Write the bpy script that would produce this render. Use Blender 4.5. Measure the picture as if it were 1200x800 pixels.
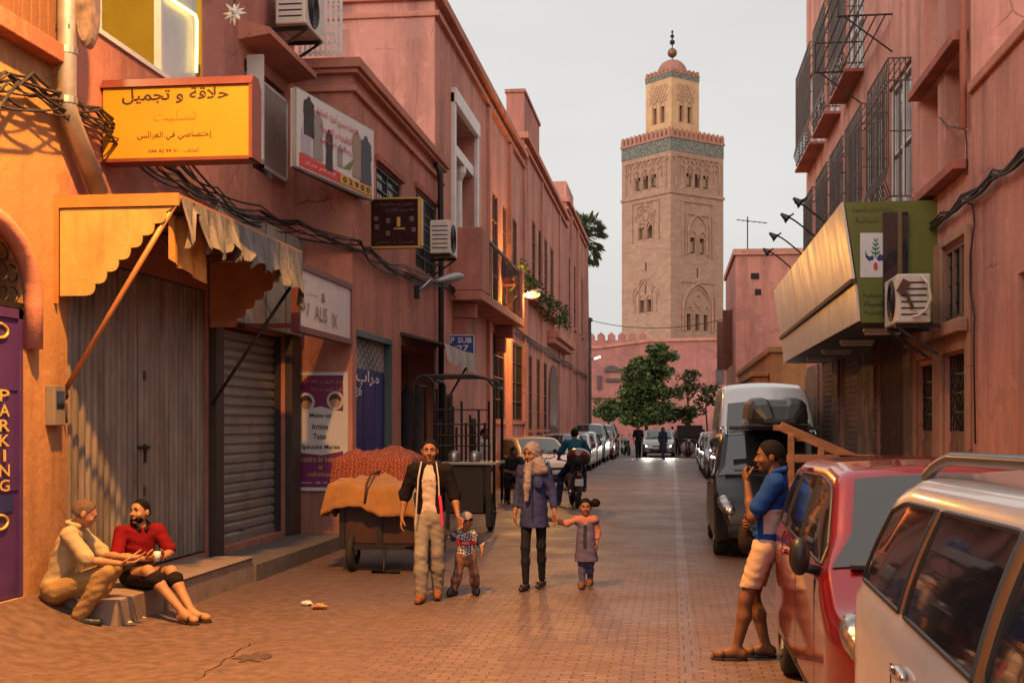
import bpy, bmesh, math, random
import numpy as np
from math import sin, cos, pi, radians, atan, sqrt, hypot
from mathutils import Vector, Matrix

for _o in list(bpy.data.objects):
    bpy.data.objects.remove(_o)
SC = bpy.context.scene
COL = SC.collection
random.seed(7)

# ------------------------------------------------------------------ camera, sky, sun, exposure
F, HZ, CH = 1500.0, 497.0, 1.8            # focal length in photo pixels, horizon row, eye height
TH = atan(187.0 / F)                       # the street's direction is +Y; the lens looks a little to its left
cam_data = bpy.data.cameras.new('camera')
cam = bpy.data.objects.new('camera', cam_data)
COL.objects.link(cam)
cam_data.sensor_width = 36.0
cam_data.lens = 36.0 * F / 1200.0
cam_data.shift_y = 97.0 / 1200.0
cam_data.clip_start = 0.1
cam_data.clip_end = 6000
cam.location = (0, 0, CH)
cam.rotation_euler = (pi / 2, 0, TH)
SC.camera = cam

SUN_EL, SUN_ROT = radians(20), radians(222)      # low, behind the camera and to its left
world = bpy.data.worlds.new('World')
SC.world = world
world.use_nodes = True
wn = world.node_tree
wn.nodes.clear()
w_out = wn.nodes.new('ShaderNodeOutputWorld')
w_bg = wn.nodes.new('ShaderNodeBackground')
w_sky = wn.nodes.new('ShaderNodeTexSky')
w_sky.sky_type = 'NISHITA'
w_sky.sun_disc = False
w_sky.sun_elevation = SUN_EL
w_sky.sun_rotation = SUN_ROT
w_sky.air_density = 1.6
w_sky.dust_density = 4.0
w_hs = wn.nodes.new('ShaderNodeHueSaturation')
w_hs.inputs['Saturation'].default_value = 0.35
w_hs.inputs['Value'].default_value = 0.8
w_tc = wn.nodes.new('ShaderNodeTexCoord')
w_map = wn.nodes.new('ShaderNodeMapping')
w_map.inputs['Scale'].default_value = (1.0, 1.0, 2.6)
w_noise = wn.nodes.new('ShaderNodeTexNoise')
w_noise.inputs['Scale'].default_value = 1.6
w_noise.inputs['Detail'].default_value = 5
w_noise.inputs['Roughness'].default_value = 0.55
w_ramp = wn.nodes.new('ShaderNodeValToRGB')
w_ramp.color_ramp.elements[0].position = 0.3
w_ramp.color_ramp.elements[0].color = (6.6, 6.5, 6.4, 1)
w_ramp.color_ramp.elements[1].position = 0.72
w_ramp.color_ramp.elements[1].color = (8.0, 7.85, 7.65, 1)
# overcast luminance: the western half of the sky (behind the camera) still glows after sunset
w_sep = wn.nodes.new('ShaderNodeSeparateXYZ')
w_mr = wn.nodes.new('ShaderNodeMapRange')
w_mr.inputs['From Min'].default_value = 0.55
w_mr.inputs['From Max'].default_value = -0.7
w_mr.inputs['To Min'].default_value = 0.0
w_mr.inputs['To Max'].default_value = 1.0
w_mr.interpolation_type = 'SMOOTHSTEP'
w_glow = wn.nodes.new('ShaderNodeMix')
w_glow.data_type = 'RGBA'
w_glow.blend_type = 'MULTIPLY'
w_glow.inputs['Factor'].default_value = 1.0
w_gm = wn.nodes.new('ShaderNodeMix')
w_gm.data_type = 'RGBA'
w_gm.inputs[6].default_value = (1, 1, 1, 1)
w_gm.inputs[7].default_value = (1.95, 1.75, 1.65, 1)
w_mix = wn.nodes.new('ShaderNodeMix')
w_mix.data_type = 'RGBA'
w_mix.inputs[0].default_value = 0.82
L_ = wn.links.new
L_(w_tc.outputs['Generated'], w_map.inputs['Vector'])
L_(w_map.outputs['Vector'], w_noise.inputs['Vector'])
L_(w_noise.outputs['Fac'], w_ramp.inputs['Fac'])
L_(w_tc.outputs['Generated'], w_sep.inputs['Vector'])
L_(w_sep.outputs['Y'], w_mr.inputs['Value'])
L_(w_mr.outputs['Result'], w_gm.inputs[0])
L_(w_ramp.outputs['Color'], w_glow.inputs[6])
L_(w_gm.outputs[2], w_glow.inputs[7])
L_(w_sky.outputs['Color'], w_hs.inputs['Color'])
L_(w_hs.outputs['Color'], w_mix.inputs[6])
L_(w_glow.outputs[2], w_mix.inputs[7])
L_(w_mix.outputs[2], w_bg.inputs['Color'])
w_bg.inputs['Strength'].default_value = 0.105
L_(w_bg.outputs['Background'], w_out.inputs['Surface'])

sun_data = bpy.data.lights.new('sun', 'SUN')
sun_data.energy = 1.15
sun_data.angle = radians(25)
sun_data.color = (1.0, 0.83, 0.72)
sun = bpy.data.objects.new('sun', sun_data)
COL.objects.link(sun)
_sd = Vector((sin(SUN_ROT) * cos(SUN_EL), cos(SUN_ROT) * cos(SUN_EL), sin(SUN_EL)))
sun.rotation_euler = (-_sd).to_track_quat('-Z', 'Y').to_euler()

SC.view_settings.view_transform = 'Standard'
SC.view_settings.look = 'None'
SC.view_settings.exposure = 0.1
SC.view_settings.gamma = 1.0
SC.view_settings.use_curve_mapping = False
SC.render.film_transparent = False
try:
    SC.cycles.use_denoising = True
    SC.cycles.max_bounces = 6
    SC.cycles.sample_clamp_indirect = 4.0
    SC.cycles.caustics_reflective = False
    SC.cycles.caustics_refractive = False
except Exception:
    pass

# ------------------------------------------------------------------ measuring: a row and column of the photo to a point on a known plane
FW = Vector((-sin(TH), cos(TH), 0))
RT = Vector((cos(TH), sin(TH), 0))
def ray(px, py):
    return FW + RT * ((px - 600.0) / F) + Vector((0, 0, (HZ - py) / F))
def onX(px, py, X):
    d = ray(px, py)
    return Vector((0, 0, CH)) + d * (X / d.x)
def onY(px, py, Y):
    d = ray(px, py)
    return Vector((0, 0, CH)) + d * (Y / d.y)
def onZ(px, py, Z):
    d = ray(px, py)
    return Vector((0, 0, CH)) + d * ((Z - CH) / d.z)
def yx(px, X):
    return onX(px, HZ, X).y
def zx(px, py, X):
    return onX(px, py, X).z

# ------------------------------------------------------------------ mesh helpers
class MB:
    def __init__(s):
        s.v, s.f, s.mi, s.cur = [], [], [], 0
    def add(s, vs, fs):
        o = len(s.v)
        s.v += [tuple(p) for p in vs]
        for f in fs:
            s.f.append([i + o for i in f])
            s.mi.append(s.cur)
        return s
    def quad(s, a, b, c, d):
        return s.add([a, b, c, d], [(0, 1, 2, 3)])
    def box(s, x0, x1, y0, y1, z0, z1):
        if x0 > x1: x0, x1 = x1, x0
        if y0 > y1: y0, y1 = y1, y0
        if z0 > z1: z0, z1 = z1, z0
        return s.add([(x0, y0, z0), (x1, y0, z0), (x1, y1, z0), (x0, y1, z0), (x0, y0, z1), (x1, y0, z1), (x1, y1, z1), (x0, y1, z1)],
                     [(3, 2, 1, 0), (4, 5, 6, 7), (0, 1, 5, 4), (1, 2, 6, 5), (2, 3, 7, 6), (3, 0, 4, 7)])
    def obox(s, c, size, M=None):
        M = M or Matrix.Identity(3)
        hx, hy, hz = size[0] / 2, size[1] / 2, size[2] / 2
        c = Vector(c)
        vs = [c + M @ Vector(p) for p in ((-hx, -hy, -hz), (hx, -hy, -hz), (hx, hy, -hz), (-hx, hy, -hz), (-hx, -hy, hz), (hx, -hy, hz), (hx, hy, hz), (-hx, hy, hz))]
        return s.add(vs, [(3, 2, 1, 0), (4, 5, 6, 7), (0, 1, 5, 4), (1, 2, 6, 5), (2, 3, 7, 6), (3, 0, 4, 7)])
    def beam(s, a, b, w, h=None):
        a, b = Vector(a), Vector(b)
        d = b - a
        M = d.to_track_quat('Y', 'Z').to_matrix()
        return s.obox((a + b) / 2, (w, d.length, h or w), M)
    def prism(s, poly, d):
        """closed polygon of 3D points extruded along d"""
        n = len(poly)
        d = Vector(d)
        vs = [Vector(p) for p in poly] + [Vector(p) + d for p in poly]
        fs = [tuple(range(n - 1, -1, -1)), tuple(range(n, 2 * n))]
        fs += [(i, (i + 1) % n, n + (i + 1) % n, n + i) for i in range(n)]
        return s.add(vs, fs)
    def tube(s, pts, r, n=8, cap=True):
        pts = [Vector(p) for p in pts]
        m = len(pts)
        rs = r if isinstance(r, (list, tuple)) else [r] * m
        vs, up = [], None
        for i, p in enumerate(pts):
            t = (pts[min(i + 1, m - 1)] - pts[max(i - 1, 0)])
            if t.length < 1e-9: t = Vector((0, 0, 1))
            t.normalize()
            if up is None:
                up = Vector((0, 0, 1)) if abs(t.z) < 0.9 else Vector((1, 0, 0))
            a = t.cross(up)
            if a.length < 1e-6:
                a = t.cross(Vector((1, 0.3, 0)))
            a.normalize()
            b = a.cross(t).normalized()
            up = b
            for k in range(n):
                an = 2 * pi * k / n
                vs.append(p + (a * cos(an) + b * sin(an)) * rs[i])
        fs = []
        for i in range(m - 1):
            for k in range(n):
                k2 = (k + 1) % n
                fs.append((i * n + k, i * n + k2, (i + 1) * n + k2, (i + 1) * n + k))
        if cap:
            fs.append(tuple(range(n - 1, -1, -1)))
            fs.append(tuple(range((m - 1) * n, m * n)))
        return s.add(vs, fs)
    def lathe(s, prof, n=16, o=(0, 0, 0), axis='z'):
        o = Vector(o)
        vs, fs = [], []
        for (r, h) in prof:
            for k in range(n):
                a = 2 * pi * k / n
                p = Vector((r * cos(a), r * sin(a), h))
                if axis == 'x': p = Vector((p.z, p.x, p.y))
                if axis == 'y': p = Vector((p.y, p.z, p.x))
                vs.append(o + p)
        m = len(prof)
        for i in range(m - 1):
            for k in range(n):
                k2 = (k + 1) % n
                fs.append((i * n + k, i * n + k2, (i + 1) * n + k2, (i + 1) * n + k))
        if prof[0][0] > 1e-4: fs.append(tuple(range(n - 1, -1, -1)))
        if prof[-1][0] > 1e-4: fs.append(tuple(range((m - 1) * n, m * n)))
        return s.add(vs, fs)
    def ball(s, c, r, n=12, m=8):
        rx, ry, rz = r if isinstance(r, (tuple, list)) else (r, r, r)
        vs, fs = [], []
        for i in range(m + 1):
            t = pi * i / m
            for k in range(n):
                a = 2 * pi * k / n
                vs.append((c[0] + rx * sin(t) * cos(a), c[1] + ry * sin(t) * sin(a), c[2] + rz * cos(t)))
        for i in range(m):
            for k in range(n):
                k2 = (k + 1) % n
                fs.append((i * n + k, (i + 1) * n + k, (i + 1) * n + k2, i * n + k2))
        return s.add(vs, fs)
    def xform(s, M):
        s.v = [tuple(M @ Vector(p)) for p in s.v]
        return s
    def wall_x(s, X, y0, y1, z0, z1, holes=(), depth=0.25, sg=1, back=False):
        """street wall in the plane x = X facing sg, rectangular holes (ya, yb, za, zb) with reveals going in by depth"""
        ys = sorted(set([y0, y1] + [h[0] for h in holes] + [h[1] for h in holes]))
        zs = sorted(set([z0, z1] + [h[2] for h in holes] + [h[3] for h in holes]))
        ys = [y for y in ys if y0 <= y <= y1]
        zs = [z for z in zs if z0 <= z <= z1]
        for i in range(len(ys) - 1):
            for j in range(len(zs) - 1):
                yc, zc = (ys[i] + ys[i + 1]) / 2, (zs[j] + zs[j + 1]) / 2
                if any(h[0] < yc < h[1] and h[2] < zc < h[3] for h in holes):
                    continue
                a, b, c, d = (X, ys[i], zs[j]), (X, ys[i + 1], zs[j]), (X, ys[i + 1], zs[j + 1]), (X, ys[i], zs[j + 1])
                s.quad(a, b, c, d) if sg > 0 else s.quad(d, c, b, a)
        for h in holes:
            dp = h[4] if len(h) > 4 else depth
            X2 = X - sg * dp
            ya, yb, za, zb = h[:4]
            s.quad((X, ya, za), (X2, ya, za), (X2, ya, zb), (X, ya, zb))
            s.quad((X, yb, za), (X, yb, zb), (X2, yb, zb), (X2, yb, za))
            s.quad((X, ya, zb), (X2, ya, zb), (X2, yb, zb), (X, yb, zb))
            s.quad((X, ya, za), (X, yb, za), (X2, yb, za), (X2, ya, za))
            if back:
                s.quad((X2, ya, za), (X2, yb, za), (X2, yb, zb), (X2, ya, zb))
        return s
    def build(s, name, mats, parent=None, smooth=False, bevel=0, M=None, segs=2, angle=35):
        me = bpy.data.meshes.new(name)
        me.from_pydata(s.v, [], s.f)
        if not isinstance(mats, (list, tuple)): mats = [mats]
        for m in mats: me.materials.append(m)
        if len(mats) > 1:
            me.polygons.foreach_set('material_index', s.mi)
        me.update()
        if smooth:
            me.polygons.foreach_set('use_smooth', [True] * len(me.polygons))
        o = bpy.data.objects.new(name, me)
        COL.objects.link(o)
        if parent is not None:
            o.parent = parent
            if not parent.get('_local'):
                o.matrix_parent_inverse = Matrix.LocRotScale(parent.location, parent.rotation_euler, parent.scale).inverted() if parent.parent is None else Matrix.Identity(4)
        if bevel:
            b = o.modifiers.new('bevel', 'BEVEL')
            b.width = bevel
            b.segments = segs
            b.limit_method = 'ANGLE'
            b.angle_limit = radians(angle)
        return o

def tag(o, label=None, cat=None, group=None, kind=None):
    if label: o['label'] = label
    if cat: o['category'] = cat
    if group: o['group'] = group
    if kind: o['kind'] = kind
    return o
def thing(name, label, cat, loc=(0, 0, 0), rz=0.0, group=None, local=False):
    """an Empty at the thing's base; parts of a local thing are built round the origin, the others where they stand"""
    o = bpy.data.objects.new(name, None)
    COL.objects.link(o)
    o.location = loc
    o.rotation_euler = (0, 0, rz)
    o.empty_display_size = 0.2
    if local: o['_local'] = 1
    return tag(o, label, cat, group)
def copy_thing(o, loc, rz=None, label=None):
    r = o.copy()
    COL.objects.link(r)
    r.location = loc
    if rz is not None: r.rotation_euler = (0, 0, rz)
    if label: r['label'] = label
    def kids(src, dst):
        for ch in list(src.children):
            c = ch.copy()
            COL.objects.link(c)
            c.parent = dst
            c.matrix_parent_inverse = ch.matrix_parent_inverse.copy()
            kids(ch, c)
    kids(o, r)
    return r
def structure(o):
    o['kind'] = 'structure'
    return o
def mesh_obj(name, v, f, mats, parent=None, smooth=True):
    m = MB(); m.v = [tuple(p) for p in v]; m.f = [tuple(q) for q in f]; m.mi = [0] * len(m.f)
    return m.build(name, mats, parent, smooth)

# ------------------------------------------------------------------ lettering (right-to-left script joined by hand)
_AR = {'ا': (0xFE8D, 2), 'ب': (0xFE8F, 4), 'ة': (0xFE93, 2), 'ت': (0xFE95, 4), 'ث': (0xFE99, 4), 'ج': (0xFE9D, 4), 'ح': (0xFEA1, 4), 'خ': (0xFEA5, 4),
       'د': (0xFEA9, 2), 'ذ': (0xFEAB, 2), 'ر': (0xFEAD, 2), 'ز': (0xFEAF, 2), 'س': (0xFEB1, 4), 'ش': (0xFEB5, 4), 'ص': (0xFEB9, 4), 'ض': (0xFEBD, 4),
       'ط': (0xFEC1, 4), 'ظ': (0xFEC5, 4), 'ع': (0xFEC9, 4), 'غ': (0xFECD, 4), 'ف': (0xFED1, 4), 'ق': (0xFED5, 4), 'ك': (0xFED9, 4), 'ل': (0xFEDD, 4),
       'م': (0xFEE1, 4), 'ن': (0xFEE5, 4), 'ه': (0xFEE9, 4), 'و': (0xFEED, 2), 'ى': (0xFEEF, 2), 'ي': (0xFEF1, 4), 'ئ': (0xFE89, 4), 'أ': (0xFE83, 2), 'إ': (0xFE87, 2)}
def arabic(t):
    out = []
    for w in t.split(' '):
        if not any(c in _AR for c in w):
            out.append(w); continue
        g, i, joined = [], 0, False
        while i < len(w):
            c = w[i]
            if c == 'ل' and i + 1 < len(w) and w[i + 1] in 'اأإ':
                b = {'ا': 0xFEFB, 'أ': 0xFEF7, 'إ': 0xFEF9}[w[i + 1]]
                g.append(chr(b + (1 if joined else 0)))
                joined = False; i += 2; continue
            base, n = _AR[c]
            nxt = n == 4 and i + 1 < len(w)
            k = (3 if nxt else 1) if joined else (2 if nxt else 0)
            g.append(chr(base + k))
            joined = nxt
            i += 1
        out.append(''.join(reversed(g)))
    return ' '.join(reversed(out))
def lettering(name, body, c, right, up, height, mat, parent, width=None, off=0.004, squash=1.0, bold=0.0):
    """flat letters centred on c in the plane of right and up"""
    cu = bpy.data.curves.new(name, 'FONT')
    cu.body = body
    cu.resolution_u = 2
    cu.offset = bold
    cu.extrude = 0.0
    o = bpy.data.objects.new(name, cu)
    COL.objects.link(o)
    dg = bpy.context.evaluated_depsgraph_get()
    me = bpy.data.meshes.new_from_object(o.evaluated_get(dg))
    bpy.data.objects.remove(o)
    bpy.data.curves.remove(cu)
    v = np.array([p.co for p in me.vertices])
    f = [tuple(p.vertices) for p in me.polygons]
    bpy.data.meshes.remove(me)
    if len(v) == 0: return None
    mn, mx = v.min(0), v.max(0)
    ext = mx - mn
    k = height / max(ext[1], 1e-6)
    kx = k * squash if width is None else width / max(ext[0], 1e-6)
    right, up = Vector(right).normalized(), Vector(up).normalized()
    nrm = right.cross(up)
    c = Vector(c)
    vs = [c + right * ((p[0] - (mn[0] + mx[0]) / 2) * kx) + up * ((p[1] - (mn[1] + mx[1]) / 2) * k) + nrm * off for p in v]
    m = MB(); m.add(vs, f)
    return m.build(name, mat, parent)

# ------------------------------------------------------------------ materials
MAT = {}
def nt(name):
    m = bpy.data.materials.new(name)
    m.use_nodes = True
    n = m.node_tree
    return m, n, n.nodes['Principled BSDF'], n.links.new
def setc(s, c): s.default_value = (c[0], c[1], c[2], 1)
def material(name, col, rough=0.6, var=0.12, scale=4.0, bump=0.0, bscale=60.0, metal=0.0, spec=0.5, coat=0.0, streak=0.0, dirt=None, dirt_amt=0.0, dscale=1.5, sheen=0.0, stretch=(1, 1, 1), rvar=0.1):
    if name in MAT: return MAT[name]
    m, n, b, L = nt(name)
    b.inputs['Roughness'].default_value = rough
    b.inputs['Metallic'].default_value = metal
    b.inputs['Specular IOR Level'].default_value = spec
    b.inputs['Coat Weight'].default_value = coat
    b.inputs['Coat Roughness'].default_value = 0.06
    b.inputs['Sheen Weight'].default_value = sheen
    tc = n.nodes.new('ShaderNodeTexCoord')
    mp = n.nodes.new('ShaderNodeMapping'); mp.inputs['Scale'].default_value = stretch
    L(tc.outputs['Object'], mp.inputs['Vector'])
    no = n.nodes.new('ShaderNodeTexNoise')
    no.inputs['Scale'].default_value = scale; no.inputs['Detail'].default_value = 8; no.inputs['Roughness'].default_value = 0.65
    L(mp.outputs['Vector'], no.inputs['Vector'])
    rp = n.nodes.new('ShaderNodeValToRGB')
    rp.color_ramp.elements[0].position = 0.28; rp.color_ramp.elements[1].position = 0.72
    rp.color_ramp.elements[0].color = (col[0] * (1 - var), col[1] * (1 - var), col[2] * (1 - var), 1)
    rp.color_ramp.elements[1].color = (min(1, col[0] * (1 + var)), min(1, col[1] * (1 + var)), min(1, col[2] * (1 + var)), 1)
    L(no.outputs['Fac'], rp.inputs['Fac'])
    out = rp.outputs['Color']
    if dirt is not None:
        n2 = n.nodes.new('ShaderNodeTexNoise')
        n2.inputs['Scale'].default_value = dscale; n2.inputs['Detail'].default_value = 9; n2.inputs['Roughness'].default_value = 0.7
        m2 = n.nodes.new('ShaderNodeMapping'); m2.inputs['Location'].default_value = (3.1, 7.7, 1.3)
        if streak: m2.inputs['Scale'].default_value = (1, 1, streak)
        L(tc.outputs['Object'], m2.inputs['Vector']); L(m2.outputs['Vector'], n2.inputs['Vector'])
        r2 = n.nodes.new('ShaderNodeValToRGB')
        r2.color_ramp.elements[0].position = 0.5; r2.color_ramp.elements[1].position = 0.75
        r2.color_ramp.elements[0].color = (0, 0, 0, 1); r2.color_ramp.elements[1].color = (dirt_amt,) * 3 + (1,)
        L(n2.outputs['Fac'], r2.inputs['Fac'])
        mx = n.nodes.new('ShaderNodeMix'); mx.data_type = 'RGBA'
        L(r2.outputs['Color'], mx.inputs[0]); L(out, mx.inputs[6]); setc(mx.inputs[7], dirt)
        out = mx.outputs[2]
    L(out, b.inputs['Base Color'])
    if rvar:
        mr = n.nodes.new('ShaderNodeMapRange')
        mr.inputs['To Min'].default_value = max(0.02, rough - rvar); mr.inputs['To Max'].default_value = min(1, rough + rvar)
        L(no.outputs['Fac'], mr.inputs['Value']); L(mr.outputs['Result'], b.inputs['Roughness'])
    if bump:
        n3 = n.nodes.new('ShaderNodeTexNoise'); n3.inputs['Scale'].default_value = bscale; n3.inputs['Detail'].default_value = 5
        L(mp.outputs['Vector'], n3.inputs['Vector'])
        bp = n.nodes.new('ShaderNodeBump'); bp.inputs['Strength'].default_value = bump; bp.inputs['Distance'].default_value = 0.02
        L(n3.outputs['Fac'], bp.inputs['Height']); L(bp.outputs['Normal'], b.inputs['Normal'])
    MAT[name] = m
    return m
def plaster(name, col, var=0.13, dirt=(0.17, 0.085, 0.065), amt=0.75, rough=0.85):
    """painted render: blotches, long runs of rain dirt, worn patches, a fine and a broad relief"""
    if name in MAT: return MAT[name]
    m, n, b, L = nt(name)
    b.inputs['Specular IOR Level'].default_value = 0.25
    tc = n.nodes.new('ShaderNodeTexCoord')
    def noise(scale, stretch=(1, 1, 1), det=8, ro=0.62, off=0.0):
        mp = n.nodes.new('ShaderNodeMapping'); mp.inputs['Scale'].default_value = stretch; mp.inputs['Location'].default_value = (off, off * 1.7, off * 0.6)
        no = n.nodes.new('ShaderNodeTexNoise'); no.inputs['Scale'].default_value = scale; no.inputs['Detail'].default_value = det; no.inputs['Roughness'].default_value = ro
        L(tc.outputs['Object'], mp.inputs['Vector']); L(mp.outputs['Vector'], no.inputs['Vector'])
        return no.outputs['Fac']
    def ramp(src, p0, p1, c0, c1):
        r = n.nodes.new('ShaderNodeValToRGB')
        r.color_ramp.elements[0].position = p0; r.color_ramp.elements[1].position = p1
        r.color_ramp.elements[0].color = c0 + (1,); r.color_ramp.elements[1].color = c1 + (1,)
        L(src, r.inputs['Fac']); return r.outputs['Color']
    def mix(fac, a, c):
        x = n.nodes.new('ShaderNodeMix'); x.data_type = 'RGBA'
        L(fac, x.inputs[0])
        if isinstance(a, tuple): setc(x.inputs[6], a)
        else: L(a, x.inputs[6])
        if isinstance(c, tuple): setc(x.inputs[7], c)
        else: L(c, x.inputs[7])
        return x.outputs[2]
    base = ramp(noise(0.9, off=1), 0.3, 0.7, tuple(k * (1 - var) for k in col), tuple(min(1, k * (1 + var)) for k in col))
    runs = ramp(noise(1.6, (1.0, 1.0, 0.12), 9, 0.7, 5), 0.44, 0.68, (0, 0, 0), (amt,) * 3)
    out = mix(runs, base, dirt)
    patch = ramp(noise(2.3, (1, 1, 1), 10, 0.72, 11), 0.58, 0.63, (0, 0, 0), (0.35,) * 3)
    out = mix(patch, out, tuple(min(1, k * 1.25 + 0.03) for k in col))
    spots = ramp(noise(9.0, (1, 1, 1), 6, 0.7, 21), 0.61, 0.70, (0, 0, 0), (0.4,) * 3)
    out = mix(spots, out, tuple(k * 0.55 for k in col))
    # hairline cracks, only here and there
    vo = n.nodes.new('ShaderNodeTexVoronoi'); vo.feature = 'DISTANCE_TO_EDGE'; vo.inputs['Scale'].default_value = 1.1
    wv = n.nodes.new('ShaderNodeMix'); wv.data_type = 'VECTOR'; wv.inputs[0].default_value = 0.16
    nz = n.nodes.new('ShaderNodeTexNoise'); nz.inputs['Scale'].default_value = 3.5; nz.inputs['Detail'].default_value = 6
    L(tc.outputs['Object'], nz.inputs['Vector']); L(tc.outputs['Object'], wv.inputs[4]); L(nz.outputs['Color'], wv.inputs[5]); L(wv.outputs[1], vo.inputs['Vector'])
    ck = ramp(vo.outputs['Distance'], 0.0, 0.012, (.75,) * 3, (0, 0, 0)); cm = ramp(noise(.8, off=41), .50, .60, (0, 0, 0), (1, 1, 1))
    cx = n.nodes.new('ShaderNodeMix'); cx.data_type = 'RGBA'; cx.blend_type = 'MULTIPLY'; cx.inputs[0].default_value = 1
    L(ck, cx.inputs[6]); L(cm, cx.inputs[7]); out = mix(cx.outputs[2], out, tuple(k * .3 for k in col))
    repair = ramp(noise(.55, (1, 1, 1.4), 4, .5, 51), .60, .61, (0, 0, 0), (.8,) * 3)
    out = mix(repair, out, (col[0] * .72, col[1] * .78, col[2] * .82))
    L(out, b.inputs['Base Color'])
    b.inputs['Roughness'].default_value = rough
    bp = n.nodes.new('ShaderNodeBump'); bp.inputs['Strength'].default_value = 0.5; bp.inputs['Distance'].default_value = 0.03
    L(noise(7.0, (1, 1, 1), 10, 0.7, 31), bp.inputs['Height']); L(bp.outputs['Normal'], b.inputs['Normal'])
    MAT[name] = m
    return m
def glow(name, col, strength):
    if name in MAT: return MAT[name]
    m, n, b, L = nt(name)
    setc(b.inputs['Base Color'], (0.06, 0.05, 0.04)); setc(b.inputs['Emission Color'], col)
    b.inputs['Emission Strength'].default_value = strength
    MAT[name] = m
    return m
def glass(name, col=(0.018, 0.02, 0.024), rough=0.03):
    return material(name, col, rough, var=0.2, spec=0.9, rvar=0.015, coat=0.6)
def brick_mat(name, c1, c2, mortar, scale, w, h, mort=0.02, rough=0.8, bump=0.4, rot=None, rmin=None, rmax=None, stain=(0.1, 0.05, 0.035), sa=0.5, off=0.5):
    if name in MAT: return MAT[name]
    m, n, b, L = nt(name)
    tc = n.nodes.new('ShaderNodeTexCoord')
    mp = n.nodes.new('ShaderNodeMapping')
    if rot: mp.inputs['Rotation'].default_value = rot
    L(tc.outputs['Object'], mp.inputs['Vector'])
    # the courses wander a little
    wob = n.nodes.new('ShaderNodeTexNoise'); wob.inputs['Scale'].default_value = 1.1; wob.inputs['Detail'].default_value = 3
    L(mp.outputs['Vector'], wob.inputs['Vector'])
    vm = n.nodes.new('ShaderNodeVectorMath'); vm.operation = 'MULTIPLY_ADD'
    vm.inputs[1].default_value = (w * 0.35,) * 3
    L(wob.outputs['Color'], vm.inputs[0]); L(mp.outputs['Vector'], vm.inputs[2])
    br = n.nodes.new('ShaderNodeTexBrick')
    br.inputs['Scale'].default_value = scale; br.inputs['Brick Width'].default_value = w; br.inputs['Row Height'].default_value = h
    br.inputs['Mortar Size'].default_value = mort; br.inputs['Mortar Smooth'].default_value = 0.4; br.inputs['Bias'].default_value = 0.0
    br.offset = off
    setc(br.inputs['Color1'], c1); setc(br.inputs['Color2'], c2); setc(br.inputs['Mortar'], mortar)
    L(vm.outputs['Vector'], br.inputs['Vector'])
    no = n.nodes.new('ShaderNodeTexNoise'); no.inputs['Scale'].default_value = 0.7; no.inputs['Detail'].default_value = 10; no.inputs['Roughness'].default_value = 0.7
    L(tc.outputs['Object'], no.inputs['Vector'])
    rp = n.nodes.new('ShaderNodeValToRGB'); rp.color_ramp.elements[0].position = 0.45; rp.color_ramp.elements[1].position = 0.75
    rp.color_ramp.elements[0].color = (0, 0, 0, 1); rp.color_ramp.elements[1].color = (sa,) * 3 + (1,)
    L(no.outputs['Fac'], rp.inputs['Fac'])
    mx = n.nodes.new('ShaderNodeMix'); mx.data_type = 'RGBA'
    L(rp.outputs['Color'], mx.inputs[0]); L(br.outputs['Color'], mx.inputs[6]); setc(mx.inputs[7], stain)
    n4 = n.nodes.new('ShaderNodeTexNoise'); n4.inputs['Scale'].default_value = 14; n4.inputs['Detail'].default_value = 6
    L(tc.outputs['Object'], n4.inputs['Vector'])
    mx2 = n.nodes.new('ShaderNodeMix'); mx2.data_type = 'RGBA'; mx2.blend_type = 'MULTIPLY'; mx2.inputs[0].default_value = 0.55
    r4 = n.nodes.new('ShaderNodeValToRGB'); r4.color_ramp.elements[0].color = (0.45, 0.45, 0.45, 1); r4.color_ramp.elements[1].color = (1.5, 1.5, 1.5, 1)
    L(n4.outputs['Fac'], r4.inputs['Fac'])
    L(mx.outputs[2], mx2.inputs[6]); L(r4.outputs['Color'], mx2.inputs[7])
    L(mx2.outputs[2], b.inputs['Base Color'])
    if rmin is not None:
        mr = n.nodes.new('ShaderNodeMapRange'); mr.inputs['To Min'].default_value = rmin; mr.inputs['To Max'].default_value = rmax
        mr.inputs['From Min'].default_value = 0.3; mr.inputs['From Max'].default_value = 0.7
        L(no.outputs['Fac'], mr.inputs['Value']); L(mr.outputs['Result'], b.inputs['Roughness'])
    else:
        b.inputs['Roughness'].default_value = rough
    ad = n.nodes.new('ShaderNodeMath'); ad.operation = 'MULTIPLY_ADD'; ad.inputs[1].default_value = -0.8
    L(br.outputs['Fac'], ad.inputs[0]); L(n4.outputs['Fac'], ad.inputs[2])
    bp = n.nodes.new('ShaderNodeBump'); bp.inputs['Strength'].default_value = bump; bp.inputs['Distance'].default_value = 0.012
    L(ad.outputs['Value'], bp.inputs['Height']); L(bp.outputs['Normal'], b.inputs['Normal'])
    MAT[name] = m
    return m
def check_mat(name, c1, c2, scale, rough=0.8):
    if name in MAT: return MAT[name]
    m, n, b, L = nt(name)
    tc = n.nodes.new('ShaderNodeTexCoord'); ck = n.nodes.new('ShaderNodeTexChecker')
    mp = n.nodes.new('ShaderNodeMapping'); mp.inputs['Rotation'].default_value = (0.6, 0.5, 0.785)
    L(tc.outputs['Object'], mp.inputs['Vector']); L(mp.outputs['Vector'], ck.inputs['Vector'])
    ck.inputs['Scale'].default_value = scale; setc(ck.inputs['Color1'], c1); setc(ck.inputs['Color2'], c2)
    L(ck.outputs['Color'], b.inputs['Base Color']); b.inputs['Roughness'].default_value = rough
    MAT[name] = m
    return m

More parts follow.
